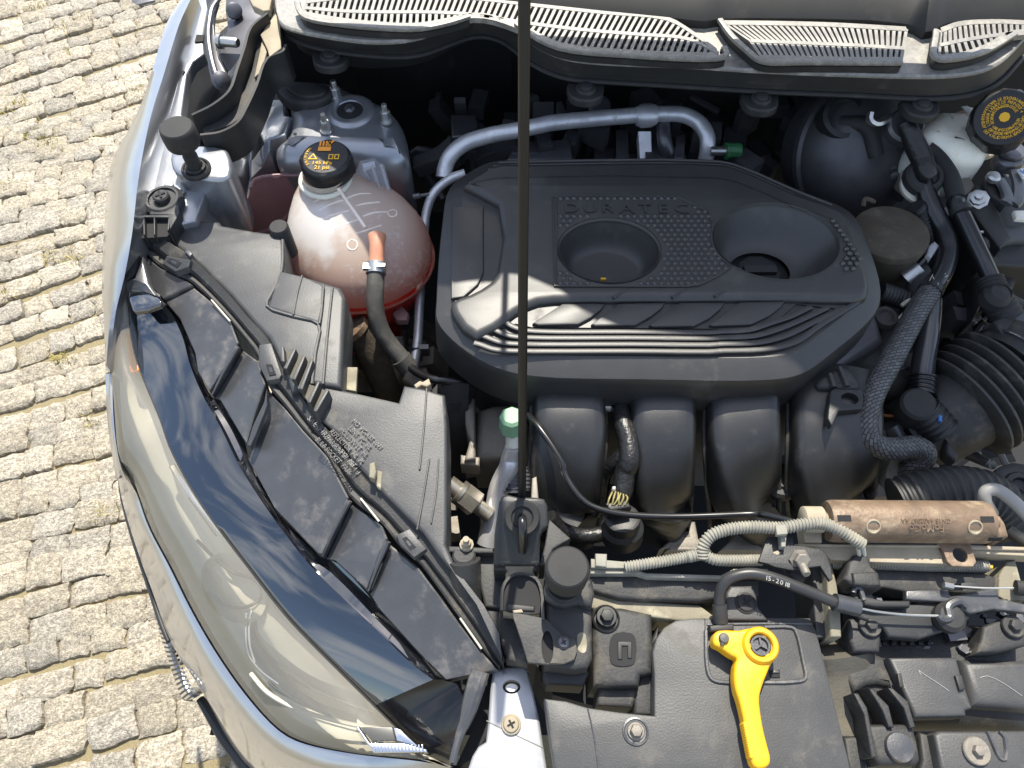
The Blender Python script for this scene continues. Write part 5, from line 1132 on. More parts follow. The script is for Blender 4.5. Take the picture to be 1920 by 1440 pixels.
c = W(9, [(448, 115)], .77)[0]; b = MB(); b.lathe([(.026, 0), (.026, .01), (.022, .014), (.014, .014), (.012, .018), (0, .018)], c, seg=28); b.done('bung', M_black, en)
for c_, x, y in ((9, 280, 370), (8, 1245, 360), (9, 30, 370)):
    b = MB(); b.slab(W(c_, [(x-30, y-80), (x+30, y-80), (x+45, y), (x+110, y+60), (x-110, y+60), (x-45, y)], .74), .03, .004); b.done('mounting_foot', M_cast, en)
# pulley side
b = MB(); b.tube(W(5, [(222, 950, .83), (215, 1100, .80), (225, 1260, .76), (240, 1420, .70)]), .019, 4, 4, power=6, ry=.004); b.tube(W(5, [(212, 1000, .80), (222, 1420, .68)]), .03, 10, 4); b.done('drive_belt', M_rubber, en, 'black drive belt at the end of the engine')
b = MB(); b.slab(W(5, [(275, 1035), (330, 1035), (335, 1380), (270, 1390), (300, 1280), (275, 1180)], .80), .06, .004); b.slab(W(5, [(345, 1100), (430, 1070), (560, 1070), (640, 1180), (600, 1380), (330, 1385), (340, 1200)], .78), .1, .012); b.slab(W(5, [(250, 1355), (360, 1370), (355, 1420), (250, 1410)], .79), .03, .003); b.done('alternator_casting', M_cast, en, 'rough brown casting beside the drive belt')
# ---- dark clutter behind and beside the cover
rnd = random.Random(3)
b = MB()
for i in range(90):
    u, v = rnd.uniform(780, 1700), rnd.uniform(195, 330); c = at(u, v, rnd.uniform(.70, .84))
    b.box(c, (rnd.uniform(.01, .06), rnd.uniform(.01, .04), rnd.uniform(.02, .08)), Matrix.Rotation(rnd.uniform(0, 3), 3, rnd.choice('XYZ')))
for i in range(14):
    u, v = rnd.uniform(820, 1600), rnd.uniform(200, 300); p = at(u, v, .80); b.tube([p, p+Vector((rnd.uniform(-.1, .1), rnd.uniform(-.05, .05), rnd.uniform(-.03, .03))), p+Vector((rnd.uniform(-.2, .2), rnd.uniform(-.05, .1), -.08))], rnd.uniform(.004, .010), 8, 4)
b.done('rear_engine_parts', M_deep, en, kind='stuff')
b = MB(); b.slab(W(2, [(560, 790), (870, 770), (890, 900), (500, 900)], .835), .05, .008); b.done('cam_cover', M_cast if False else M_deep, en)
b = MB(); b.slab(W(2, [(195, 640), (335, 640), (350, 690), (340, 760), (200, 770)], .84), .06, .005); b.slab(W(2, [(1460, 760), (1520, 750), (1510, 890), (1450, 890)], .85), .04, .003); b.slab(W(2, [(790, 570), (820, 565), (850, 640), (800, 640)], .88), .02, .002); b.done('rear_bracket', M_steel, en)
b = MB(); b.lathe([(.018, 0), (.018, .01), (.012, .012), (0, .012)], W(2, [(1030, 610)], .87)[0], (0, -.5, .8), 20); b.done('rear_cap', M_steel, en)
b = MB()
for i in range(120):
    if i % 2: c_, x, y, z = 6, rnd.uniform(1100, 1900), rnd.uniform(30, 700), rnd.uniform(.70, .80)
    else: c_, x, y, z = 6, rnd.uniform(950, 1900), rnd.uniform(600, 1440), rnd.uniform(.62, .72)
    c = W(c_, [(x, y)], z)[0]; b.box(c, (rnd.uniform(.01, .05), rnd.uniform(.01, .04), rnd.uniform(.02, .06)), Matrix.Rotation(rnd.uniform(0, 3), 3, rnd.choice('XYZ')))
for i in range(26):
    x, y = rnd.uniform(950, 1900), rnd.uniform(350, 1400); p = W(6, [(x, y)], rnd.uniform(.68, .76))[0]; b.tube([p, p+Vector((rnd.uniform(-.06, .06), rnd.uniform(-.06, .06), .02)), p+Vector((rnd.uniform(-.12, .12), rnd.uniform(-.12, .12), -.02))], rnd.uniform(.004, .012), 8, 4)
b.done('gearbox_parts', M_deep, en, kind='stuff')
b = MB()
for i in range(60):
    c_, x, y = rnd.choice(((5, rnd.uniform(0, 640), rnd.uniform(1000, 1440)), (8, rnd.uniform(150, 900), rnd.uniform(0, 420)), (4, rnd.uniform(1400, 1900), rnd.uniform(560, 1000))))
    c = W(c_, [(x, y)], rnd.uniform(.55, .70))[0]; b.box(c, (rnd.uniform(.01, .05), rnd.uniform(.01, .04), rnd.uniform(.02, .06)), Matrix.Rotation(rnd.uniform(0, 3), 3, rnd.choice('XYZ')))
b.done('front_engine_parts', M_cast, en, kind='stuff')
CR.update({10: (1600, 140, 6), 11: (1600, 360, 6), 12: (500, 240, 6), 13: (1480, 900, 4.3636)})
# ---- coolant reservoir
c = at(672, 470, .68); cr_ = thing('coolant_reservoir', 'milky pink coolant tank with a black screw cap and an orange outlet', 'coolant tank', c)
levels = [(.938, 610, 322, .0325, .0325), (.922, 610, 333, .0325, .0325), (.916, 612, 338, .0350, .0350), (.908, 620, 352, .047, .044), (.898, 632, 372, .064, .058), (.886, 646, 394, .080, .070), (.872, 657, 416, .0925, .080), (.857, 665, 437, .101, .088), (.842, 671, 455, .1065, .093), (.826, 674, 470, .109, .0955), (.812, 675, 482, .1095, .096)]
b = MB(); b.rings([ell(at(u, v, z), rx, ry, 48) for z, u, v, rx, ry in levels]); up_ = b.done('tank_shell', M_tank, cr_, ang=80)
lo = [(.812, 675, 482, .1095, .096), (.810, 675, 484, .114, .100), (.804, 675, 488, .115, .101), (.801, 675, 490, .110, .097), (.785, 677, 505, .105, .092), (.755, 680, 535, .094, .080), (.72, 684, 570, .075, .062), (.70, 686, 590, .05, .04)]
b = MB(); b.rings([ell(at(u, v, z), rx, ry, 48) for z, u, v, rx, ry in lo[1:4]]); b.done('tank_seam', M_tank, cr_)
M_tl = pm('coolant_lower', (.70, .05, .035), .3, sss=.3, var=.06)
b = MB(); b.rings([ell(at(u, v, z), rx, ry, 48) for z, u, v, rx, ry in lo[3:]], cap1=True); b.done('tank_base', M_tl, cr_, 'red lower half of the tank', ang=80)
b = MB(); b.tube(ell(at(610, 336, .921), .0345, .0345, 32)+[at(610, 336, .921)+Vector((.0345, 0, 0))], .004, 8, 1); b.done('neck_ring', M_white, cr_)
# raised scale ribs moulded on the tank
def on_tank(x, y):                                   # point on the tank shell seen at crop-12 pixel
    u, v = px(12, x, y); best = None
    for k in range(120):
        z = .932-k*.001
        p = at(u, v, z)
        for (z0, u0, v0, a0, b0), (z1, u1, v1, a1, b1) in zip(levels, levels[1:]):
            if z1 <= z <= z0:
                f = (z0-z)/(z0-z1); cc = at(u0, v0, z0).lerp(at(u1, v1, z1), f); rx, ry = a0+(a1-a0)*f, b0+(b1-b0)*f
                if ((p.x-cc.x)/rx)**2+((p.y-cc.y)/ry)**2 <= 1: return p
    return at(u, v, .84)
b = MB()
for q in ([(800, 670), (900, 820), (1000, 960), (1110, 1120)], [(540, 830), (680, 760), (830, 720)], [(590, 930), (720, 860), (860, 810)], [(640, 1020), (760, 975), (930, 930)], [(770, 1140), (900, 1080), (1060, 1020)], [(900, 790), (1040, 745), (1170, 740)], [(1000, 880), (1120, 850), (1270, 835)], [(1080, 1000), (1200, 955), (1350, 945)], [(1010, 1190), (1150, 1145), (1290, 1100)]):
    b.tube([on_tank(*p) for p in q], .0016 if q[0] != (800, 670) else .0028, 6, 3)
for x, y, rx, ry in ((1415, 960, 52, 38), (965, 1315, 58, 58)):
    P = [on_tank(x+rx*math.cos(a*.35), y+ry*math.sin(a*.35)) for a in range(19)]; b.tube(P, .0011, 6, 1)
b.done('level_marks', M_mark, cr_)
# cap
zc = .958; cc = at(610, 293, zc); r = m_px(0, 610, 293, zc)*47
cap = [(r*1.02, -.028), (r*1.05, -.026), (r*1.03, -.006), (r*.97, -.002), (r*.9, 0), (r*.87, -.0008), (0, -.0006)]
b = MB(); b.lathe(cap, cc, seg=64, fl=lambda i, h: 1.05 if (i % 16) in (0, 1, 15) and h < -.001 else 1.0); cp = b.done('cap', M_capblk, cr_, 'black screw cap with yellow warning print', ang=30)
b = MB(); q = m_px(0, 610, 293, zc); U_ = Vector((0, 1, 0)); X_ = Vector((1, 0, 0)); top_ = zc+.0004
pr = lambda dx, dy: Vector((cc.x+dx*q, cc.y+dy*q, top_))
text(b, '145 kPa', pr(-3, -17), X_, U_, q*12); text(b, '21 psi', pr(-3, -29), X_, U_, q*12)
tri = [pr(-32, -8), pr(-14, -8), pr(-23, 8)]
b.slab(tri, .0003); b2 = MB(); b2.slab([pr(-28, -5.5), pr(-18, -5.5), pr(-23, 4)], .0003)
for p in b2.v: p.z += .0003
for dx in (6, 17): b.slab([pr(dx, -8), pr(dx+9, -8), pr(dx+9, 5), pr(dx, 5)], .0003)
arctext(b, 'WARNING', cc+Vector((0, 0, .0004)), r*.78, R(150), R(215), q*7, inward=True)
b.done('yellow_text', M_print, cp)
text(b2, '!', pr(-23, -3), X_, U_, q*8)
for dx in (8, 19): b2.slab([pr(dx, -5.5), pr(dx+5, -5.5), pr(dx+5, 2.5), pr(dx, 2.5)], .0003)
for p in b2.v: p.z += .0002
b2.done('symbol_gap', M_capblk, cp)
b = MB()
b.slab([pr(-16, 14), pr(8, 14), pr(8, 25), pr(-16, 25)], .0003)
for i in range(4): b.slab([pr(-15+i*6, 27), pr(-11.5+i*6, 27), pr(-11.5+i*6, 40), pr(-15+i*6, 40)], .0003)
b.slab([pr(-2, 32), pr(6, 40), pr(14, 42), pr(10, 36), pr(2, 28)], .0003)
b.done('hot_symbol', M_oprint, cp)
# outlet and clamp
P = [at(707, 443, .90), at(707, 462, .898), at(706, 485, .89), at(705, 500, .885)]
b = MB(); b.lathe([(.014, 0), (.013, .008), (.009, .012), (0, .013)], at(707, 445, .872), (0, -.25, 1), 22); b.tube(P, [.013, .0105, .0105, .0105], 14, 3); b.done('outlet', pm('orange_outlet', (.58, .27, .17), .35, sss=.3), cr_)
# clear bracket
b = MB(); b.slab(W(12, [(1030, 420, .935), (1050, 370, .94), (1210, 335, .94), (1250, 380, .938), (1320, 410, .935), (1400, 700, .885), (1410, 760, .875), (1260, 700, .88), (1080, 560, .905), (1000, 500, .915)]), .006, .001); cb = b.done('clear_bracket', M_clear, cr_)
for q in ([(1100, 470), (1170, 600)], [(1190, 440), (1270, 660)], [(1290, 420), (1370, 690)]):
    b = MB(); b.tube([W(12, [q[0]], .94)[0], W(12, [q[1]], .90)[0]], .0022, 6, 1); b.done('bracket_rib', M_clear, cb)
b = MB(); b.slab(W(12, [(1070, 400), (1215, 365), (1220, 405), (1085, 445)], .945), .006, .001); b.done('bracket_head', M_clear, cb)
# pink tray behind the tank
b = MB(); b.slab(W(1, [(880, 1010, .87), (960, 990, .87), (1165, 985, .868), (1180, 1060, .84), (1090, 1200, .80), (1000, 1290, .78), (800, 1330, .77), (830, 1180, .81)]), .03, .004); b.done('tray', M_pink, cr_, 'dark pink tray panel behind the tank')
b = MB(); b.tube(W(1, [(870, 1060, .874), (890, 1012, .874), (960, 990, .874), (1170, 985, .872)]), .0025, 6, 3); b.done('tray_edge', M_pink, cr_)
b = MB(); b.slab(W(4, [(1330, 700), (1400, 560), (1700, 540), (1690, 640), (1500, 760), (1400, 760)], .70), .06, .01); b.done('tank_foot', M_redliq, cr_)
b = MB(); b.slab(W(4, [(1665, 560), (1715, 510), (1760, 560), (1750, 600), (1690, 600)], .785), .012, .003); b.done('tank_lug', M_pink, cr_)
# ---- outlet hose
hp = [at(705, 497, .886), at(704, 530, .880), at(703, 560, .870), at(706, 592, .855), (at(716, 622, .838)), at(733, 648, .822), at(750, 668, .812), at(762, 682, .806)]
t = thing('coolant_hose', 'grey rubber hose curving down from the orange outlet of the coolant tank', 'hose', hp[-1])
b = MB(); b.tube(hp, .0122, 18, 6); b.done('hose', M_hose, t)
b = MB(); b.tube([at(706, 494, .889), at(705, 514, .884)], .0142, 20, 1); b.box(at(688, 500, .895), (.010, .010, .005)); b.box(at(714, 498, .90), (.012, .005, .004)); b.done('hose_clamp', M_zinc, t)
b = MB(); b.tube([at(752, 672, .812), at(766, 690, .80)], .0145, 16, 1); b.done('end_sleeve', M_hose, t)
p_ = [at(762, 683, .806), at(785, 700, .815), at(815, 712, .83), at(850, 714, .83), at(880, 715, .82)]
t = thing('black_pipe', 'thin glossy black pipe running from the coolant hose under the engine cover', 'pipe', p_[0]); b = MB(); b.tube(p_, .0058, 12, 6); b.done('pipe', M_shiny, t)
p_ = W(4, [(1440, 640, .79), (1500, 700, .77), (1560, 820, .74), (1620, 950, .70), (1660, 1040, .66)])
t = thing('radiator_hose', 'wide dusty brown hose low below the coolant tank', 'hose', p_[-1]); b = MB(); b.tube(p_, .022, 18, 6); b.done('hose', M_brown, t)
b = MB(); b.tube([p_[0], p_[0].lerp(p_[1], .35)], .0245, 18, 1); b.done('clamp', M_rust, t)
p_ = [at(775, 690, .76), at(783, 640, .765), at(786, 580, .77), at(790, 520, .785), at(795, 440, .81), at(800, 395, .825), at(815, 360, .84), at(845, 335, .85), at(872, 325, .855)]
t = thing('thin_pipe', 'thin bare aluminium pipe running down between coolant tank and engine cover', 'pipe', p_[0]); b = MB(); b.tube(p_, .0072, 14, 6); b.done('pipe', M_alu, t)
b = MB(); b.tube(W(4, [(1795, 750, .765), (1800, 830, .75)]), .010, 14, 1); b.box(W(4, [(1840, 770)], .76)[0], (.018, .008, .02)); b.done('union', M_steel, t)
b = MB(); b.slab(W(4, [(1750, 850), (1860, 860), (1900, 960), (1820, 1000), (1720, 930)], .74), .04, .006); b.tube(W(4, [(1690, 700, .74), (1700, 850, .72), (1690, 960, .68)]), .012, 10, 3); b.done('pipe_mount', M_cast, t)
# ---- air conditioning pipe
p_ = W(2, [(155, 1000, .84), (165, 940, .85), (195, 875, .862), (270, 810, .87), (420, 760, .875), (560, 735, .878), (700, 705, .88), (760, 692, .881), (1000, 668, .882), (1240, 648, .884), (1300, 645, .884), (1420, 640, .884), (1510, 648, .882), (1590, 690, .877), (1635, 760, .868), (1640, 830, .855), (1625, 920, .83)])
t = thing('air_conditioning_pipe', 'bent bare aluminium air conditioning pipe crossing behind the engine cover', 'pipe', p_[0])
b = MB(); b.tube(p_, .0124, 20, 6); b.done('pipe', M_alu, t, ang=60)
b = MB(); e0, e1_ = W(2, [(1238, 655), (1350, 645)], .884); b.tube([e0, e0.lerp(e1_, .25), e0.lerp(e1_, .75), e1_], [.0145, .0195, .0195, .0150], 22, 1); b.done('sleeve', M_alu, t)
b = MB(); b.slab(W(2, [(1250, 735, .86), (1325, 735, .86), (1330, 900, .83), (1260, 900, .83)]), .02, .002); b.done('bracket_leg', M_alu, t)
b = MB(); b.tube(W(2, [(1390, 690, .868), (1400, 800, .855), (1430, 880, .835), (1490, 900, .82)]), .012, 14, 4); b.done('branch_pipe', M_steel, t)
c_ = W(2, [(1665, 850)], .86)[0]; b = MB(); b.tube(W(2, [(1655, 850, .858), (1745, 850, .858)]), .0075, 14, 1); b.done('valve_stem', M_zinc, t)
b = MB(); a_, e_ = W(2, [(1740, 850), (1820, 845)], .858); b.lathe([(.0135, 0), (.0135, .004), (.012, .005), (.012, .022), (.010, .025), (0, .025)], a_, e_-a_, 10); b.done('valve_cap', M_green, t, 'green valve cap')
b = MB(); b.lathe([(.0045, 0), (.0045, .010), (.0025, .011), (.0025, .024), (0, .024)], at(775, 369, .86), (1, .1, .15), 8); sb = b.done('stud', M_steel, None); tag(sb, 'small bare stud sticking out between the strut tower and thin pipe', 'stud')
# ---- brake servo, master cylinder, fluid tank
c = W(3, [(1000, 860)], .84)[0]; t = thing('brake_servo', 'large round black brake servo in the dark right rear corner', 'brake servo', c)
b = MB(); b.lathe([(.005, .07), (.04, .068), (.085, .05), (.102, .025), (.108, .0), (.108, -.01), (.113, -.014), (.113, -.024), (.105, -.03), (.10, -.07), (0, -.08)], c, (.25, -.55, .45), 44); b.done('shell', M_deep, t)
c2 = W(3, [(905, 660)], .92)[0]; b = MB(); b.lathe([(.033, -.05), (.033, .004), (.026, .006), (.022, -.006), (0, -.006)], c2, (0, -.5, .9), 28); b.done('valve', M_fascia, t)
b = MB(); b.tube([c2+Vector((0, 0, -.01)), c2+Vector((.03, -.02, 0)), c2+Vector((.05, -.05, -.03))], .012, 12, 4); b.done('servo_pipe', M_rubber, t)
b = MB(); b.slab(W(10, [(370, 1110), (390, 1120), (370, 1240), (340, 1240)], .84), .003, .0006); b.done('yellow_tag', pm('tag_yellow', (.42, .36, .04), .5), t)
c = W(10, [(430, 900)], .84)[0]; t = thing('brake_cylinder', 'grey cast brake master cylinder below the fluid tank', 'brake cylinder', c)
b = MB(); b.slab(W(10, [(170, 680), (260, 650), (370, 680), (440, 790), (520, 850), (560, 950), (640, 1080), (700, 1180), (560, 1130), (380, 1130), (290, 1050), (290, 900), (200, 780)], .862), .05, .012, seg=4); b.done('casting', M_steel, t)
b = MB(); b.slab(W(10, [(540, 950), (600, 980), (600, 1080), (710, 1160), (690, 1240), (560, 1130), (510, 1000)], .868), .03, .008, seg=3); b.done('grey_flange', M_cast, t)
b = MB(); b.tube(W(10, [(380, 840, .868), (420, 950, .868), (430, 1080, .86)]), .008, 10, 4); b.done('cast_rib', M_steel, t)
bolt(t, W(10, [(300, 735)], .863)[0], .009, 'bolt', M_steel, .007, washer=1.4)
b = MB(); b.slab(W(10, [(530, 910), (560, 890), (590, 1000), (560, 1000)], .875), .01, .002); b.slab(W(10, [(555, 1070), (600, 1080), (595, 1140), (560, 1120)], .875), .01, .002); b.done('pale_lug', M_refl, t)
c = W(10, [(1150, 700)], .88)[0]; t = thing('brake_fluid_tank', 'milky white brake fluid tank with a large black cap printed in yellow', 'brake fluid tank', c)
tk = W(10, [(730, 620), (760, 520), (900, 400), (980, 340), (1160, 330), (1340, 265), (1430, 340), (1560, 500), (1640, 700), (1590, 800), (1560, 850), (1440, 880), (1150, 870), (960, 800), (800, 720)], .935)
b = MB(); b.slab(tk, .09, .030, n=3, seg=6); tank = b.done('tank', M_milk, t, ang=60)
fl_ = W(10, [(740, 670), (800, 690), (1000, 815), (1140, 865), (1400, 885), (1560, 850), (1585, 845), (1600, 880), (1540, 910), (1400, 940), (1240, 940), (1100, 910), (960, 850), (780, 740)], .895)
b = MB(); b.slab(fl_, .008, .003, n=2); b.done('flange', M_white, t)
b = MB(); b.slab(W(10, [(780, 730), (990, 850), (960, 890), (820, 790)], .885), .02, .002); b.done('skirt', M_clear, t)
b = MB(); b.tube([p+Vector((0, 0, .001)) for p in W(10, [(1140, 708), (1190, 718), (1250, 738)], .936)], [.0012, .0006, .0003], 5, 2); b.done('ink_mark', M_dark, t)
zc = .985; cc = W(10, [(1700, 478)], zc)[0]; r = m_px(10, 1700, 478, zc)*50; q = r/46; vw = (CAM-cc).normalized(); AX = (vw*.72+Vector((0, 0, 1))*.28).normalized(); TX = (Vector((1, 0, 0))-AX*AX.x).normalized(); TY = AX.cross(TX)
b = MB(); b.lathe([(r*1.10, -.050), (r*1.10, -.02), (r*1.08, -.006), (r*1.0, -.001), (r*.92, 0), (r*.70, 0), (0, -.0002)], cc, AX, seg=72, fl=lambda i, h: 1.03 if (i % 6) < 2 and h < -.001 else 1.0); cp = b.done('cap', M_capblk, t, 'black cap with rings of yellow warning words', ang=30)
b = MB(); top_ = cc+AX*.0005
b.lathe([(q*8.5, 0), (q*8.5, .0004), (q*6, .0004), (q*6, 0)], top_, AX, seg=8); b.lathe([(q*5.2, 0), (q*5.2, .0004), (q*3.4, .0004), (q*3.4, 0)], top_, AX, seg=24); b.lathe([(q*2.6, 0), (q*2.6, .0004), (0, .0004)], top_, AX, seg=20); b.lathe([(q*6.4, 0), (q*6.4, .0003), (q*4.9, .0003)], top_, AX, seg=8)
for s, rr_, a0, a1, inw in (('ATTENTION NETTOYER LE BOUCHON AVANT DE', 32, 205, 15, False), ("L'OUVRIR LIQUIDE DE FREIN DOT 4", 25.5, 205, 15, False), ("PROVENANT D'UN BIDON SCELLE", 19, 205, 25, False),
                        ('DOT 4 FLUID FROM A SEALED CONTAINER', 34.5, 218, 358, True), ('CAP BEFORE REMOVING USE ONLY', 28, 222, 355, True), ('WARNING CLEAN FILLER', 21.5, 228, 345, True)):
    arctext(b, s, top_, q*rr_, R(a0), R(a1), q*7.0, right=TX, up=TY, inward=inw)
b.done('yellow_text', M_print, cp)
# ---- vacuum hoses
p_ = W(10, [(600, 560, .955), (640, 660, .95), (700, 800, .94), (770, 950, .93), (810, 1080, .925), (830, 1130, .92)])
t = thing('vacuum_hose', 'thick black hose dropping from the servo to the collar beside the fluid tank', 'hose', p_[-1])
b = MB(); b.tube(p_, [.0135, .0135, .0150, .0150, .0145, .0145], 18, 6); b.done('hose', M_wrap, t)
c_ = W(10, [(600, 560)], .952)[0]; b = MB(); b.lathe([(.026, -.02), (.026, -.002), (.022, .003), (.018, .001), (.0, .001)], c_, (-.1, -.45, .9), 26); b.done('end_collar', M_steel, t)
c_ = W(10, [(810, 1140)], .915)[0]; b = MB(); b.lathe([(.026, -.018), (.028, -.012), (.028, 0), (.024, .005), (.018, .006), (.016, .002), (0, .002)], c_, (0, -.3, .95), 26); b.done('collar', M_rubber, t)
b = MB(); b.lathe([(.026, -.012), (.029, -.009), (.029, -.004), (.026, -.002)], c_-Vector((0, .004, .012)), (0, -.3, .95), 26); b.done('collar_band', M_refl, t)
b = MB(); P = W(10, [(190, 440, .96), (180, 510, .955), (240, 545, .95), (310, 530, .95), (420, 465, .95)]); b.tube(P, .005, 6, 4, ry=.010); b.done('spring_clip', M_zinc, t)
p_ = WW([(10, [(780, 1230, .905), (830, 1380, .90)]), (11, [(900, 230, .895), (990, 400, .89), (1050, 560, .888), (1060, 680, .885), (1020, 850, .882), (960, 980, .88), (860, 1130, .878)]), (6, [(1330, 530, .878), (1250, 680, .876), (1160, 850, .875), (1080, 1000, .872), (1040, 1110, .868), (1030, 1190, .862), (1050, 1270, .855), (1110, 1315, .85), (1200, 1325, .845), (1300, 1315, .84), (1355, 1340, .835), (1350, 1385, .825), (1290, 1425, .81)]), (9, [(1060, 40, .80), (960, 130, .78), (890, 190, .76)])])
t = thing('braided_hose', 'long braided grey hose snaking down beside the engine cover into a hook bend', 'hose', p_[-1])
b = MB(); b.tube(p_[:9], .0142, 18, 6); b.done('bare_hose', M_shiny, t, 'shiny black bare upper end of the hose')
b = MB(); b.tube(p_[8:], .0148, 18, 7); b.done('sleeve', M_braid, t)
b = MB(); e0, e1_ = p_[8], p_[8].lerp(p_[7], .45); b.tube([e0, e1_], [.0165, .0152], 18, 1); b.done('torn_end', M_wrap, t)
b = MB()
for i in range(12):
    a = e1_+Vector((random.gauss(0, .006), random.gauss(0, .005), .012)); b.tube([a, a+Vector((random.gauss(.003, .004), random.gauss(.004, .004), random.gauss(.001, .002)))], .0005, 4, 1)
b.done('frayed_threads', M_refl, t)
p_ = WW([(10, [(820, 840, .918), (900, 900, .916), (990, 1000, .915), (1080, 1140, .914), (1130, 1280, .912), (1160, 1400, .91)]), (11, [(1150, 120, .908), (1240, 300, .905), (1360, 560, .90), (1470, 800, .895), (1550, 980, .89)])])
t = thing('breather_hose', 'slim glossy black hose from the fluid tank down to the elbow connector at right', 'hose', p_[-1])
b = MB(); b.tube(p_[:6], .0125, 16, 6); b.done('upper_hose', M_rubber, t); b = MB(); b.tube(p_[5:], .0118, 16, 6); b.done('lower_hose', M_shiny, t)
b = MB(); b.tube(W(11, [(1190, 180, .909), (1220, 240, .908)]), .0145, 16, 1); b.done('joint', M_black, t)
b = MB(); b.tube(W(11, [(1540, 990, .89), (1580, 1110, .888)]), .0165, 16, 1, rib=.12, pitch=.005); b.lathe([(.018, -.01), (.018, .004), (.012, .012), (0, .014)], W(11, [(1600, 1180)], .89)[0], (0, -.1, 1), 20); b.tube(W(11, [(1600, 1190, .882), (1640, 1260, .875), (1740, 1420, .865)]), .0205, 18, 4, rib=.05, pitch=.008); b.done('elbow', M_rubber, t)
b = MB(); b.slab(W(6, [(1755, 600), (1860, 555), (1915, 640), (1800, 685)], .878), .03, .004); b.done('connector', M_dusty, t)
b = MB(); b.tube(W(11, [(1690, 1170, .86), (1800, 1220, .855), (1930, 1290, .85)]), .007, 12, 3); b.done('side_tube', M_hose, t)
p_ = W(6, [(1395, 490, .865), (1390, 560, .862), (1375, 700, .855), (1350, 880, .845), (1345, 960, .84), (1330, 1050, .84)])
t = thing('breather_pipe', 'smooth shiny dark pipe rising from the ribbed air duct beside the braided hose', 'pipe', p_[-1])
b = MB(); b.tube(p_, .0150, 18, 5); b.done('pipe', pm('pipe_grey', (.035, .035, .037), .22, coat=.3), t)
b = MB(); b.tube(W(6, [(1352, 920, .846), (1347, 980, .842), (1342, 1030, .84)]), .0185, 18, 2, rib=.10, pitch=.006); b.done('crimp', M_shiny, t)
b = MB(); b.lathe([(.0225, -.03), (.0225, .004), (.019, .008), (0, .009)], W(6, [(1320, 1080)], .852)[0], (-.15, -.1, 1), 24); b.done('elbow_cap', M_rubber, t)
b = MB(); b.tube(W(6, [(1345, 1110, .84), (1400, 1170, .832), (1450, 1225, .825)]), .0235, 20, 4, rib=.08, pitch=.008); b.done('elbow', M_black, t)
b = MB(); b.slab(W(6, [(1440, 1130), (1462, 1138), (1460, 1170), (1444, 1165)], .858), .004, .001); b.done('blue_tag', M_blue, t)
# ---- ribbed air duct
ax0 = W(6, [(1290, 1240)], .79)[0]
Pd = W(6, [(1230, 1270, .775), (1420, 1180, .79), (1560, 1095, .80), (1720, 985, .815), (1820, 920, .825), (1960, 820, .835)])
t = thing('air_intake_duct', 'ribbed grey rubber air intake duct at the right edge', 'air duct', Pd[0])
b = MB(); b.tube(Pd[:3], [.050, .056, .060], 30, 6); b.done('smooth_end', M_dusty, t)
b = MB(); dirv = (Pd[4]-Pd[2]).normalized(); L_ = (Pd[4]-Pd[2]).length
prof = []
for k in range(5):
    h0 = L_*k/5
    prof += [(.062, h0), (.076, h0+L_*.04), (.080, h0+L_*.07), (.080, h0+L_*.11), (.076, h0+L_*.14), (.061, h0+L_*.18)]
b.lathe(prof, Pd[2], dirv, 44); b.done('bellows', pm('bellows_rubber', (.035, .034, .032), .55, dust=(.15, .14, .12), amt=.4, dscale=30), t, ang=60)
b = MB(); b.tube(Pd[4:], .066, 30, 6); b.done('rear_sleeve', M_dusty, t); b = MB(); b.tube([Pd[4].lerp(Pd[5], .35), Pd[4].lerp(Pd[5], .42)], .069, 30, 1); b.done('duct_band', M_steel, t)
b = MB(); b.slab(W(6, [(1480, 1260), (1520, 1300), (1560, 1360), (1540, 1395), (1490, 1350)], .83), .02, .005); b.slab(W(6, [(1190, 1190), (1230, 1150), (1265, 1290), (1240, 1320)], .815), .03, .004); b.done('duct_lug', M_dusty, t)
# ---- dusty brown round canister right of the cover
c = W(11, [(430, 440)], .90)[0]; t = thing('round_canister', 'dusty brown round-topped canister beside the rear right of the engine cover', 'canister', c)
r = m_px(11, 430, 440, .9)*68
b = MB(); b.lathe([(r*.7, -.12), (r*.92, -.07), (r*.99, -.014), (r*1.02, -.012), (r*1.02, -.006), (r, -.002), (r*.93, 0), (0, .002)], c, (-.08, .05, 1), 44); b.done('body', M_brown, t)
b = MB(); b.tube(W(11, [(110, 160, .90), (130, 80, .905), (190, 90, .905), (230, 110, .90)]), .0035, 8, 4); b.done('wire_loop', M_brown, t)
# ---- sensors with pale plug
p_ = W(11, [(905, 620, .885), (840, 720, .88), (760, 810, .875), (700, 870, .87), (580, 970, .86)])
t = thing('sensor_plug', 'pale grey plug and metal sensor beside the brown canister', 'sensor', p_[-1])
b = MB(); b.slab(W(11, [(850, 600), (920, 545), (972, 600), (880, 740), (825, 700)], .89), .016, .003); b.done('plug', pm('pale_plug', (.38, .38, .39), .5), t)
b = MB(); b.tube(p_[1:4], .006, 10, 3); b.done('lead', M_shiny, t)
b = MB(); b.tube([W(11, [(760, 850)], .876)[0], W(11, [(590, 980)], .86)[0]], .014, 16, 1); b.done('metal_body', M_zinc, t)
b = MB(); b.tube(W(11, [(720, 1190, .85), (740, 1060, .86), (790, 950, .868), (840, 930, .87)]), .016, 16, 4); b.done('elbow_boot', M_rubber, t)
b = MB(); b.tube(W(11, [(700, 160, .90), (760, 250, .89), (830, 420, .88), (890, 520, .875)]), .012, 12, 4, rib=.1, pitch=.006); b.done('ribbed_lead', M_fascia, t)
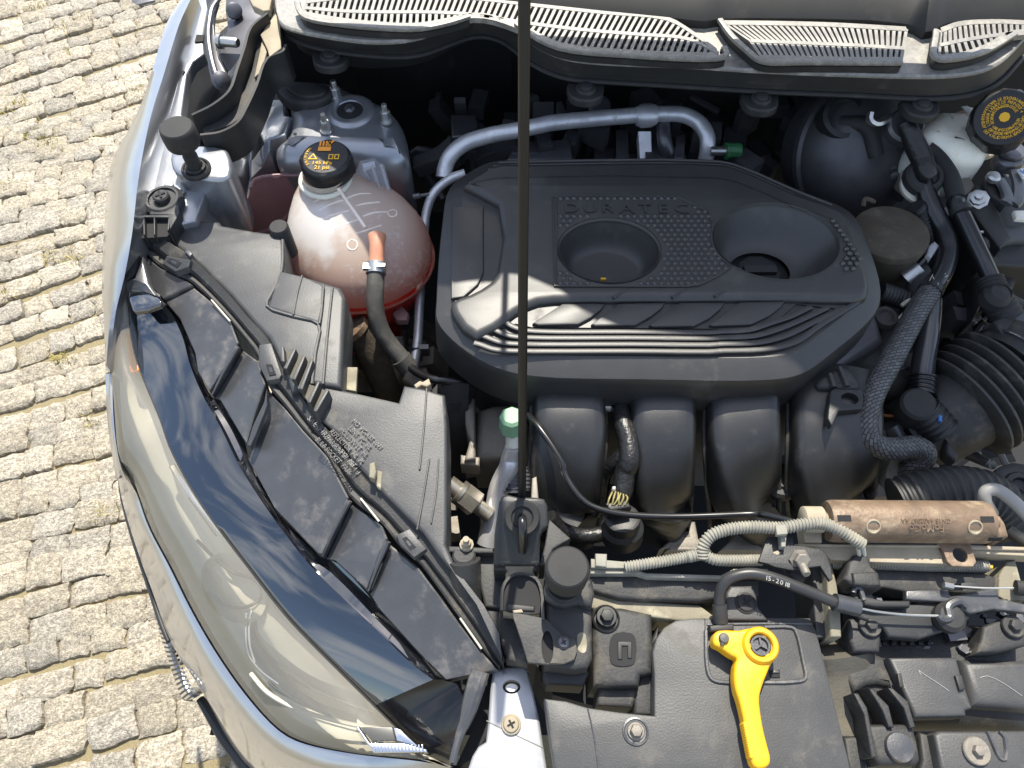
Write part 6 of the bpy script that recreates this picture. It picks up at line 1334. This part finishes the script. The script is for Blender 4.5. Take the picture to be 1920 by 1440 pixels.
# ---- hoses below the cover's right end
p_ = W(6, [(1110, 440, .86), (1200, 470, .855), (1320, 520, .85)])
t = thing('clamped_hose', 'short ribbed hose with a spring clamp right of the engine cover', 'hose', p_[0]); b = MB(); b.tube(p_, .014, 14, 4, rib=.06, pitch=.005); b.done('hose', M_fascia, t)
b = MB(); b.tube(W(6, [(1230, 520, .862), (1275, 490, .866), (1330, 495, .86)]), .003, 8, 4); b.done('spring_clamp', M_refl, t)
p_ = W(6, [(950, 760, .82), (1050, 860, .81), (1150, 950, .80), (1250, 980, .79), (1310, 950, .78)])
t = thing('heater_hose', 'fat matt grey hose curving under the braided hose', 'hose', p_[0]); b = MB(); b.tube(p_, .024, 18, 6); b.done('hose', M_hose, t)
b = MB(); b.tube(W(6, [(1140, 600, .83), (1150, 700, .82), (1130, 800, .81)]), .018, 14, 4); b.lathe([(.016, 0), (.016, .01), (.010, .012), (.008, .008), (0, .008)], W(6, [(1130, 600)], .85)[0], seg=18); b.done('hose_stub', M_hose, t)
b = MB(); b.slab(W(6, [(1195, 600), (1235, 558), (1270, 560), (1265, 592)], .855), .006, .001); b.done('white_tab', M_white, t)
# white connectors
t = thing('white_connector', 'small cream electrical connector under the braided hose bend', 'connector', W(6, [(1095, 1150)], .80)[0])
b = MB(); b.slab(W(6, [(1065, 1135), (1120, 1140), (1115, 1205), (1062, 1200)], .82), .02, .002); b.slab(W(6, [(1080, 1090), (1120, 1090), (1122, 1130), (1085, 1135)], .83), .015, .002); b.done('housing', M_white, t)
b = MB(); b.tube(W(6, [(1100, 1210, .81), (1105, 1270, .80)]), .012, 14, 2); b.tube(W(6, [(1160, 1190, .815), (1210, 1290, .80)]), .014, 14, 2); b.done('sensor_body', M_steel, t)
b = MB(); b.tube(W(6, [(1130, 1135, .82), (1180, 1140, .82), (1270, 1110, .82)]), .002, 6, 3); b.done('red_wire', pm('rust_wire', (.25, .08, .03), .6), t)
# ---- battery case at the right edge
c = W(3, [(1760, 1200)], .85)[0]; t = thing('battery_cover', 'black battery box with straps, bolts and a dark mounting bracket at the right edge', 'battery box', c)
b = MB(); b.slab(W(3, [(1570, 1130), (1650, 1050), (1740, 960), (1930, 900), (2100, 900), (2100, 1500), (1700, 1480)], .875), .12, .008); b.done('case', M_black, t)
b = MB(); b.slab(W(3, [(1700, 1040), (1740, 960), (1800, 960), (1830, 1020), (1800, 1100), (1830, 1140), (1740, 1100)], .90), .02, .005, n=2); b.slab(W(3, [(1575, 1120), (1660, 1040), (1720, 1060), (1850, 1330), (1790, 1400), (1640, 1200)], .892), .02, .004); b.done('mounting_bracket', M_fascia, t)
for q in ([(1780, 1010), (1810, 1060), (1830, 1120), (1815, 1145)], [(1860, 960), (1885, 1040), (1880, 1130), (1860, 1150)]):
    b = MB(); b.tube(W(3, q, .905), .009, 8, 4, ry=.004); b.done('strap', M_house, t)
b = MB(); c_ = W(11, [(1400, 90)], .895)[0]; b.lathe([(.015, 0), (.015, .003), (.011, .004), (.011, .011), (.006, .012), (.006, .020), (0, .021)], c_, (-.4, -.3, .85), 8); b.done('stud_nut', M_zinc, t)
c_ = W(10, [(1560, 1175)], .905)[0]; b = MB(); b.lathe([(.010, 0), (.010, .006), (.007, .009), (0, .009)], c_, seg=14); b.done('bolt_head', M_zinc, t)
b = MB(); b.slab(W(10, [(1855, 1060), (1930, 1050), (1960, 1150), (1915, 1150)], .915), .004, .0006); lb = b.done('label', M_wht, t)
b = MB(); text(b, 'V', W(10, [(1905, 1090)], .9157)[0], (1, 0, 0), (0, 1, 0), .012); b.done('blue_letter', M_blue, lb)
b = MB(); b.slab(W(11, [(1810, 200), (1930, 195), (1960, 300), (1840, 290)], .905), .008, .003); b.done('cream_clip', M_white, t)
b = MB(); b.tube(W(11, [(1520, 445, .885), (1580, 440, .885)]), .006, 10, 1); b.tube(W(11, [(1400, 452, .884), (1520, 447, .885)]), .0025, 8, 1); b.done('pin', M_zinc, t)
b = MB(); b.slab(W(10, [(1060, 1010), (1110, 950), (1210, 960), (1380, 1250), (1310, 1340), (1210, 1370)], .885), .02, .004); b.done('grey_strut', M_cast, t)
b = MB(); b.slab(W(10, [(1620, 860), (1730, 790), (1830, 790), (1880, 860), (1930, 840), (1930, 990), (1720, 1000), (1640, 950)], .915), .02, .006, n=2); c_ = W(10, [(1770, 860)], .917)[0]; b.lathe([(.020, 0), (.020, .004), (.015, .006), (0, .006)], c_, seg=24); b.done('terminal_clamp', M_steel, t)
p_ = W(11, [(1480, 600, .87), (1560, 560, .875), (1700, 510, .878), (1930, 490, .88)])
b = MB(); b.tube(p_, .014, 14, 4, rib=.02, pitch=.02); b.done('cable_duct', pm('grey_sheath', (.075, .075, .078), .55), t)
b = MB(); b.slab(W(11, [(1340, 740), (1480, 760), (1700, 560), (1890, 600), (1900, 900), (1790, 1150), (1640, 1000), (1500, 1200), (1380, 1400), (1380, 1200)], .845), .06, .012, seg=4); b.done('lower_case', M_fascia, t)
# ---- wire harness between first runners
p_ = WW([(5, [(1150, 1060, .845), (1165, 1180, .85), (1195, 1280, .85), (1200, 1400, .845)]), (8, [(975, 60, .835), (960, 150, .825), (940, 190, .82)])])
t = thing('wire_harness', 'tape wrapped wiring loom with a black connector between the first two intake runners', 'wiring loom', p_[-1])
b = MB(); b.tube(p_, .0135, 14, 5); b.done('loom', M_wrap, t)
b = MB(); b.tube(WW([(5, [(1190, 1330, .848), (1120, 1400, .83)]), (8, [(880, 70, .81), (860, 160, .79), (830, 260, .77)])]), .0095, 12, 5); b.tube(W(8, [(620, 270, .82), (680, 330, .80), (780, 360, .79), (870, 350, .79)]), .010, 12, 4); b.done('loom_branch', M_wrap, t)
b = MB(); b.slab(W(8, [(880, 205), (985, 190), (1005, 225), (900, 245)], .845), .03, .003); b.lathe([(.026, -.02), (.027, 0), (.022, .006), (.022, .02), (.018, .022)], W(8, [(960, 320)], .80)[0], (-.1, .3, 1), 20); b.slab(W(8, [(890, 270), (1005, 260), (1035, 320), (920, 345)], .82), .02, .004); b.done('connector', M_black, t)
b = MB()
for i in range(6):
    x = 892+i*15; b.tube(W(8, [(x+25-i*3, 150+i*4, .842), (x+8+(i%3)*5, 185, .85), (x+(i%2)*6, 215, .846)]), .0011, 6, 3)
b.done('bare_wires', pm('dull_yellow_wire', (.30, .26, .10), .5), t)
b = MB(); b.slab(W(5, [(1040, 1065), (1100, 1062), (1105, 1095), (1045, 1098)], .85), .01, .003); b.slab(W(5, [(1140, 1062), (1172, 1068), (1165, 1088), (1140, 1085)], .85), .008, .002); b.slab(W(8, [(915, 128), (930, 126), (930, 142), (916, 142)], .85), .01, .002); b.done('cream_plug', M_white, t)
p_ = WW([(5, [(620, 1120, .86), (680, 1190, .87), (760, 1300, .87), (830, 1420, .865)]), (8, [(690, 60, .862), (740, 150, .858), (800, 210, .855), (880, 242, .853), (1000, 262, .85), (1200, 270, .848), (1400, 265, .85), (1589, 258, .855)]), (9, [(380, 262, .862), (480, 285, .875), (530, 305, .88)])])
t = thing('thin_black_cable', 'thin black cable looping from the prop rod across the front of the intake runners', 'cable', p_[-1]); b = MB(); b.tube(p_, .0042, 12, 6); b.done('cable', M_shiny, t)
# ---- low pressure pipe with pale green cap
p_ = WW([(5, [(545, 1310, .84), (530, 1380, .82)]), (8, [(435, 30, .815), (390, 130, .79), (365, 250, .765), (330, 400, .74)])])
t = thing('service_pipe', 'bare service pipe with a pale green valve cap behind the prop rod', 'pipe', p_[-1])
b = MB(); b.tube(p_, [.010, .013, .0135, .0135, .0135, .0135], 16, 5); b.done('pipe', M_alu, t)
b = MB(); b.tube(W(5, [(545, 1225, .855), (546, 1310, .84)]), .0095, 14, 1); b.done('valve_stem', M_white, t)
c_ = W(5, [(540, 1205)], .86)[0]; b = MB(); b.lathe([(.0165, 0), (.0165, .006), (.0155, .010), (.0155, .024), (.012, .028), (0, .028)], c_, (0, .1, 1), 8); b.done('valve_cap', M_lgreen, t, 'pale green valve cap')
b = MB(); b.tube(W(8, [(455, 60, .80), (455, 160, .79)]), .013, 14, 1, rib=.15, pitch=.005); b.tube(W(8, [(510, 40, .80), (512, 150, .79)]), .009, 12, 1, rib=.15, pitch=.005); b.done('ribbed_boot', M_steel, t)
b = MB(); b.slab(W(8, [(540, 90), (562, 80), (572, 190), (535, 190)], .83), .02, .002); b.done('pale_tab', M_cast, t)
# ---- oxygen sensor
a_, e_ = W(8, [(150, 115)], .80)[0], W(8, [(345, 265)], .775)[0]; d_ = e_-a_
t = thing('metal_sensor', 'shiny metal sensor with a hexagon collar beside the headlight cover', 'sensor', e_)
b = MB(); b.lathe([(.012, 0), (.012, d_.length*.3)], a_, d_, 18); b.lathe([(.010, d_.length*.68), (.010, d_.length)], a_, d_, 18); b.done('barrel', M_cast2, t); b = MB(); b.lathe([(.017, d_.length*.33), (.0175, d_.length*.36), (.0175, d_.length*.66), (.013, d_.length*.70)], a_, d_, 6); b.lathe([(.017, d_.length*.24), (.017, d_.length*.33)], a_, d_, 20); b.done('hex_collar', M_cast2, t)
t = thing('nipple_valve', 'small cream bleed screw on the panel edge left of the prop bracket', 'screw', W(8, [(235, 400)], .893)[0]); b = MB(); b.lathe([(.008, 0), (.008, .004), (.0055, .005), (.0055, .011), (.0035, .012), (.0035, .018), (0, .018)], W(8, [(236, 405)], .893)[0], (0, .1, 1), 10); b.done('screw', M_tan, t)
# ---- mass damper
a_, e_ = W(9, [(690, 290)], .93)[0], W(9, [(1412, 296)], .93)[0]; d_ = e_-a_; Ld = d_.length; r = m_px(9, 1000, 290, .93)*39.5
t = thing('mass_damper', 'rusty horizontal steel cylinder with end brackets above the radiator panel', 'damper', a_.lerp(e_, .5)-Vector((0, 0, r)))
b = MB(); b.lathe([(r*.93, -.005), (r*.98, -.002), (r, .002), (r, Ld-.004), (r*.95, Ld), (r*.9, Ld+.001), (r*.2, Ld+.002), (0, Ld+.002)], a_, d_, 40); cyl = b.done('cylinder', M_rust, t)
b = MB(); b.lathe([(r*.90, -.0045), (r*.6, .004), (0, .004)], a_, d_, 30); b.done('end_recess', M_rust, cyl)
b = MB(); b.tube([a_-d_*.11, a_+d_*.01], r*.40, 18, 1); b.lathe([(r*.45, -.010), (r*.62, -.008), (r*.62, .012), (r*.5, .014), (0, .014)], a_-d_*.14+Vector((0, 0, .004)), d_, 20); b.slab([p+Vector((0, 0, 0)) for p in W(9, [(556, 300), (600, 300), (650, 330), (650, 388), (570, 388)], .922)], .02, .002); b.done('end_mount', M_tan, t)
b = MB(); b.tube([e_, e_+d_*.06], r*.40, 18, 1); b.slab(W(9, [(1420, 265), (1480, 262), (1505, 300), (1522, 360), (1470, 375), (1455, 320), (1425, 320)], .935), .03, .004); b.done('end_mount', M_rust, t)
for x, y in ((842, 258), (1303, 262)):
    f = (x-690)/(1412-690); n_ = Vector((0, -.55, .83)).normalized(); c_ = a_.lerp(e_, f)+n_*(r-.0015)
    b = MB(); b.lathe([(.0078, 0), (.0078, .0022), (.0065, .0026), (.006, .0012), (0, .001)], c_, n_, 20); b.done('hole_rim', M_tan, cyl); b = MB(); b.lathe([(.0060, .0014), (0, .0024)], c_-Vector((.0015, .001, 0)), n_, 16); b.done('hole_shade', M_dark, cyl) if False else None
b = MB()
for x, y in ((712, 205), (740, 305), (1360, 212), (1408, 318)):
    f = (x-690)/(1412-690); an = 78 if y < 250 else 20
    n_ = Vector((0, -math.cos(R(an)), math.sin(R(an)))); c_ = a_.lerp(e_, f)+n_*r
    M_ = Matrix.Rotation(-R(90-an), 3, 'X').inverted() if False else Matrix.Rotation(R(90-an), 3, 'X'); b.box(c_, (.014, .006, .001), M_)
b.done('slots', M_dark, cyl)
tx = MB(); an = R(60); n_ = Vector((0, -math.cos(an), math.sin(an))); upv = Vector((0, -math.sin(an), -math.cos(an)))
f = (1080-690)/(1412-690); text(tx, 'FoMoCo', a_.lerp(e_, f)+n_*(r+.0002)+upv*.003, (-1, 0, 0), upv, .0105, .0006)
an = R(72); n_ = Vector((0, -math.cos(an), math.sin(an))); upv = Vector((0, -math.sin(an), -math.cos(an)))
text(tx, 'GN15 4A02067 AA', a_.lerp(e_, f)+n_*(r+.0002), (-1, 0, 0), upv, .0065, .0005); tx.done('stamped_text', M_rust, cyl)
b = MB(); b.slab(W(9, [(508, 402), (530, 396), (1180, 400), (1205, 384), (1330, 386), (1345, 402), (1640, 412), (1640, 428), (1350, 420), (1225, 410), (1190, 410), (530, 408), (512, 415)], .918), .004, .001); b.slab(W(9, [(530, 409), (1190, 411), (1225, 470), (1240, 490), (900, 482), (690, 470), (650, 430)], .914), .02, .001); b.slab(W(9, [(1345, 425), (1640, 432), (1640, 455), (1350, 440)], .914), .02, .001); b.done('support_rail', M_tan, t)
hole = ell(W(9, [(1292, 448)], .922)[0], .0078, .0082, 18)
b = MB(); b.slab(W(9, [(1200, 388), (1325, 386), (1345, 410), (1368, 480), (1352, 502), (1255, 500), (1232, 480)], .922), .004, .001, holes=[hole]); b.done('rail_tab', M_rust, t, 'rusty tab with a round hole')
# ---- corrugated conduit
p_ = WW([(8, [(975, 505, .90), (1060, 492, .904), (1150, 478, .906), (1240, 462, .908), (1310, 448, .91)]), (9, [(30, 458, .912), (90, 448, .914), (150, 470, .914), (260, 474, .912), (370, 472, .91)])])
t = thing('ribbed_conduit', 'dusty cream corrugated wiring conduit looping along the radiator panel', 'conduit', p_[0])
b = MB(); b.tube(p_, .0058, 14, 8, rib=.2, pitch=.0032); b.done('lower_run', M_ribb, t)
p_ = W(9, [(92, 462, .914), (95, 410, .92), (130, 360, .926), (200, 332, .93), (320, 318, .934), (460, 322, .938), (560, 306, .942), (640, 300, .944), (720, 325, .944), (780, 360, .94), (835, 398, .934)])
b = MB(); b.tube(p_, .0064, 14, 8, rib=.2, pitch=.0034); b.done('upper_loop', M_ribb, t)
b = MB(); b.tube(W(9, [(690, 490, .896), (900, 492, .897), (1200, 500, .897), (1420, 500, .897)]), .0058, 12, 4, rib=.2, pitch=.003); b.done('rear_run', M_ribb, t)
b = MB(); b.slab(W(9, [(432, 310), (485, 305), (490, 350), (440, 355)], .945), .006, .001); b.slab(W(9, [(455, 350), (485, 350), (480, 410), (460, 410)], .935), .01, .001); b.slab(W(8, [(835, 440), (890, 442), (888, 505), (835, 500)], .905), .008, .002); b.slab(W(8, [(815, 465), (980, 480), (985, 510), (815, 508)], .898), .006, .001); b.done('conduit_clip', M_ribb, t)
b = MB(); b.tube(W(9, [(812, 395, .935), (818, 420, .928), (822, 450, .92)]), .0022, 8, 2); b.tube(W(9, [(832, 398, .935), (842, 420, .928), (846, 450, .92)]), .0022, 8, 2); b.done('wires', M_refl, t)
b = MB(); b.slab(W(9, [(772, 480), (800, 445), (850, 440), (878, 465), (880, 500), (915, 530), (932, 598), (870, 600), (790, 590), (752, 560)], .922), .03, .005); b.done('connector', M_dusty, t, 'dusty grey two-wire connector')
b = MB(); b.slab(W(9, [(790, 530), (905, 522), (925, 590), (800, 588)], .926), .006, .003); b.done('connector_latch', M_dusty, t)
b = MB(); b.slab(W(9, [(1410, 490), (1450, 492), (1448, 512), (1412, 508)], .90), .006, .002); b.done('yellow_clip', M_print, t)
# grey wire at right
p_ = W(9, [(1440, 260, .90), (1405, 190, .915), (1415, 150, .922), (1460, 145, .924), (1530, 190, .922), (1620, 280, .915)])
t = thing('grey_wire', 'stiff pale grey wire looping at the right edge above the rusty damper', 'wire', p_[0]); b = MB(); b.tube(p_, .0072, 14, 6); b.done('wire', pm('wire_grey', (.30, .29, .27), .5, dust=PALE, amt=.4), t)
b = MB(); b.tube(W(9, [(1510, 330, .90), (1560, 365, .90), (1640, 410, .90)]), .007, 12, 3); b.done('wire_end', M_hose, t)
# ribbed black duct behind the damper and cast throttle body
p_ = W(9, [(1000, 220, .83), (1150, 180, .84), (1300, 165, .84), (1430, 200, .83), (1520, 300, .81)])
t = thing('ribbed_sleeve', 'fat black ribbed sleeve curving behind the rusty damper', 'sleeve', p_[0]); b = MB(); b.tube(p_, .034, 22, 8, rib=.07, pitch=.010); b.done('sleeve', M_fascia, t)
c_ = W(9, [(1060, 110)], .78)[0]; t = thing('throttle_body', 'rough grey cast throttle body under the ribbed air duct', 'throttle body', c_)
b = MB(); b.lathe([(.045, -.04), (.048, 0), (.044, .01), (.03, .014), (0, .015)], c_, (.2, -.3, .9), 30); b.slab(W(9, [(900, 60), (960, 0), (1080, 60), (1180, 150), (1000, 185), (900, 180)], .79), .03, .008); b.done('casting', M_cast, t)
b = MB(); b.slab(W(9, [(1160, 100), (1200, 60), (1290, 110), (1310, 160), (1240, 160)], .81), .03, .005); b.done('plug', M_black, t); b = MB(); b.slab(W(9, [(1215, 110), (1235, 100), (1250, 112), (1230, 122)], .8135), .003, .001); b.done('red_lock', M_red, t)
b = MB(); b.slab(W(9, [(1300, 80), (1420, 80), (1440, 160), (1320, 170)], .76), .05, .006); b.done('brown_cover', M_brown, t)
c_ = W(9, [(1560, 130)], .84)[0]; t = thing('round_connector', 'dark ribbed round connector at the right edge above the grey wire', 'connector', c_); b = MB(); b.lathe([(.03, -.03), (.03, 0), (.024, .004), (.018, .004), (.016, .01), (.010, .011), (.008, .004), (0, .004)], c_, (-.3, -.2, .9), 12); b.done('housing', M_black, t)
# ---- release cable
p_ = W(9, [(180, 745, .893), (172, 680, .90), (172, 640, .906), (185, 595, .915), (215, 560, .922), (265, 540, .926), (330, 535, .928), (420, 555, .928), (520, 592, .926), (620, 632, .923), (710, 670, .92)])
t = thing('release_cable', 'black bonnet release cable arching from the yellow lever to the latch', 'cable', p_[0])
b = MB(); b.tube(p_, .0060, 14, 6); cb_ = b.done('sheath', pm('cable_sheath', (.035, .035, .035), .4), t)
b = MB(); b.tube(W(9, [(172, 680, .900), (178, 765, .892)]), .0078, 14, 1); b.done('end_sleeve', M_dusty, t)
b = MB(); b.tube(W(9, [(706, 668, .9205), (815, 694, .916)]), .0092, 16, 1); b.done('ferrule', M_house, t)
b = MB(); b.tube(W(9, [(815, 695, .916), (900, 712, .914), (1050, 728, .912), (1190, 732, .912)]), .0014, 8, 4); b.done('inner_wire', M_zinc, t)
tx = MB(); P = cat(W(9, [(385, 546, .9335), (420, 555, .9338), (470, 573, .933), (500, 584, .9325)]), 8)
s_ = '15-2018'
for i, ch in enumerate(s_):
    k = int((len(P)-2)*(i+.5)/len(s_)); d_ = (P[k+1]-P[k]).normalized(); text(tx, ch, P[k]+Vector((0, -.002, .0005)), d_, Vector((0, 0, 1)).cross(d_), .0068, .0004)
tx.done('printed_text', M_gprint, cb_)
# ---- yellow lever
zy = .910
c = W(9, [(360, 870)], .886)[0]; t = thing('release_lever', 'bright yellow plastic bonnet release lever on the grey shield', 'lever', c)
out = [(142, 850), (148, 815), (172, 798), (265, 798), (300, 790), (345, 786), (395, 797), (430, 830), (445, 875), (438, 920), (412, 960), (395, 1000), (372, 1060), (360, 1110), (362, 1160), (378, 1260), (398, 1340), (411, 1395), (405, 1425), (380, 1442), (350, 1443), (328, 1425), (318, 1390), (312, 1340), (296, 1270), (282, 1200), (265, 1130), (246, 1070), (240, 1010), (244, 960), (252, 930), (225, 915), (175, 880), (150, 868)]
hole = ell(W(9, [(362, 870)], zy)[0], .0112, .0112, 30)
pinh = ell(W(9, [(190, 838)], zy)[0], .0078, .0078, 18)
b = MB(); b.slab(W(9, out, zy), .016, .0035, n=3, holes=[hole], seg=4); lv = b.done('arm', M_yellow, t, ang=50)
hc = W(9, [(362, 870)], zy)[0]
b = MB(); b.lathe([(.0118, -.012), (.0118, .003), (.0130, .0045), (.0165, .0045), (.0185, .002), (.0190, -.002), (.0190, -.014)], hc, seg=44); b.done('hub_ring', M_yellow, t)
b = MB(); b.lathe([(.0114, -.014), (.0114, -.001), (.0100, .001), (.0080, .001), (.0072, -.002), (0, -.002)], hc, seg=30)
for k in range(3): b.box(hc+Vector((math.cos(R(90+k*120))*.0038, math.sin(R(90+k*120))*.0038, .0002)), (.0072, .0015, .003), Matrix.Rotation(R(90+k*120), 3, 'Z'))
b.done('hub_clip', M_house, t)
b = MB()
for a in (60, 180, 300): b.box(hc+Vector((math.cos(R(a))*.0105, math.sin(R(a))*.0105, -.002)), (.0036, .004, .005), Matrix.Rotation(R(a), 3, 'Z'))
b.done('hub_tooth', M_yellow, t)
b = MB(); b.lathe([(.0052, -.01), (.0052, .003), (.0044, .0042), (0, .0044)], W(9, [(190, 838)], zy)[0], seg=20); b.tube(W(9, [(185, 842, zy+.002), (184, 870, zy+.001)]), .0022, 6, 1); b.done('cable_pin', M_bezel, t)
b = MB()
for i in range(14):
    f = i/13; p = W(9, [(293+f*30, 1235+f*150)], zy-.001)[0]; b.lathe([(.0028, -.013), (.0028, 0), (.002, .0012), (0, .0014)], p, seg=10)
b.done('grip_ridge', M_yellow, t)
b = MB(); b.slab(W(9, [(125, 775), (240, 765), (240, 800), (130, 805)], .898), .012, .002); b.done('cable_seat', M_fascia, t)
# small drain grate corner at the top of the cobbles
b = MB(); b.slab([p for p in WW([(0, [(240, -30), (300, -30), (290, 0), (256, 9), (240, -2)])], .012)], .03, .002); o = b.done('drain_cover', M_steel); tag(o, 'corner of a dark drain cover at the far edge of the cobblestones', 'drain cover')
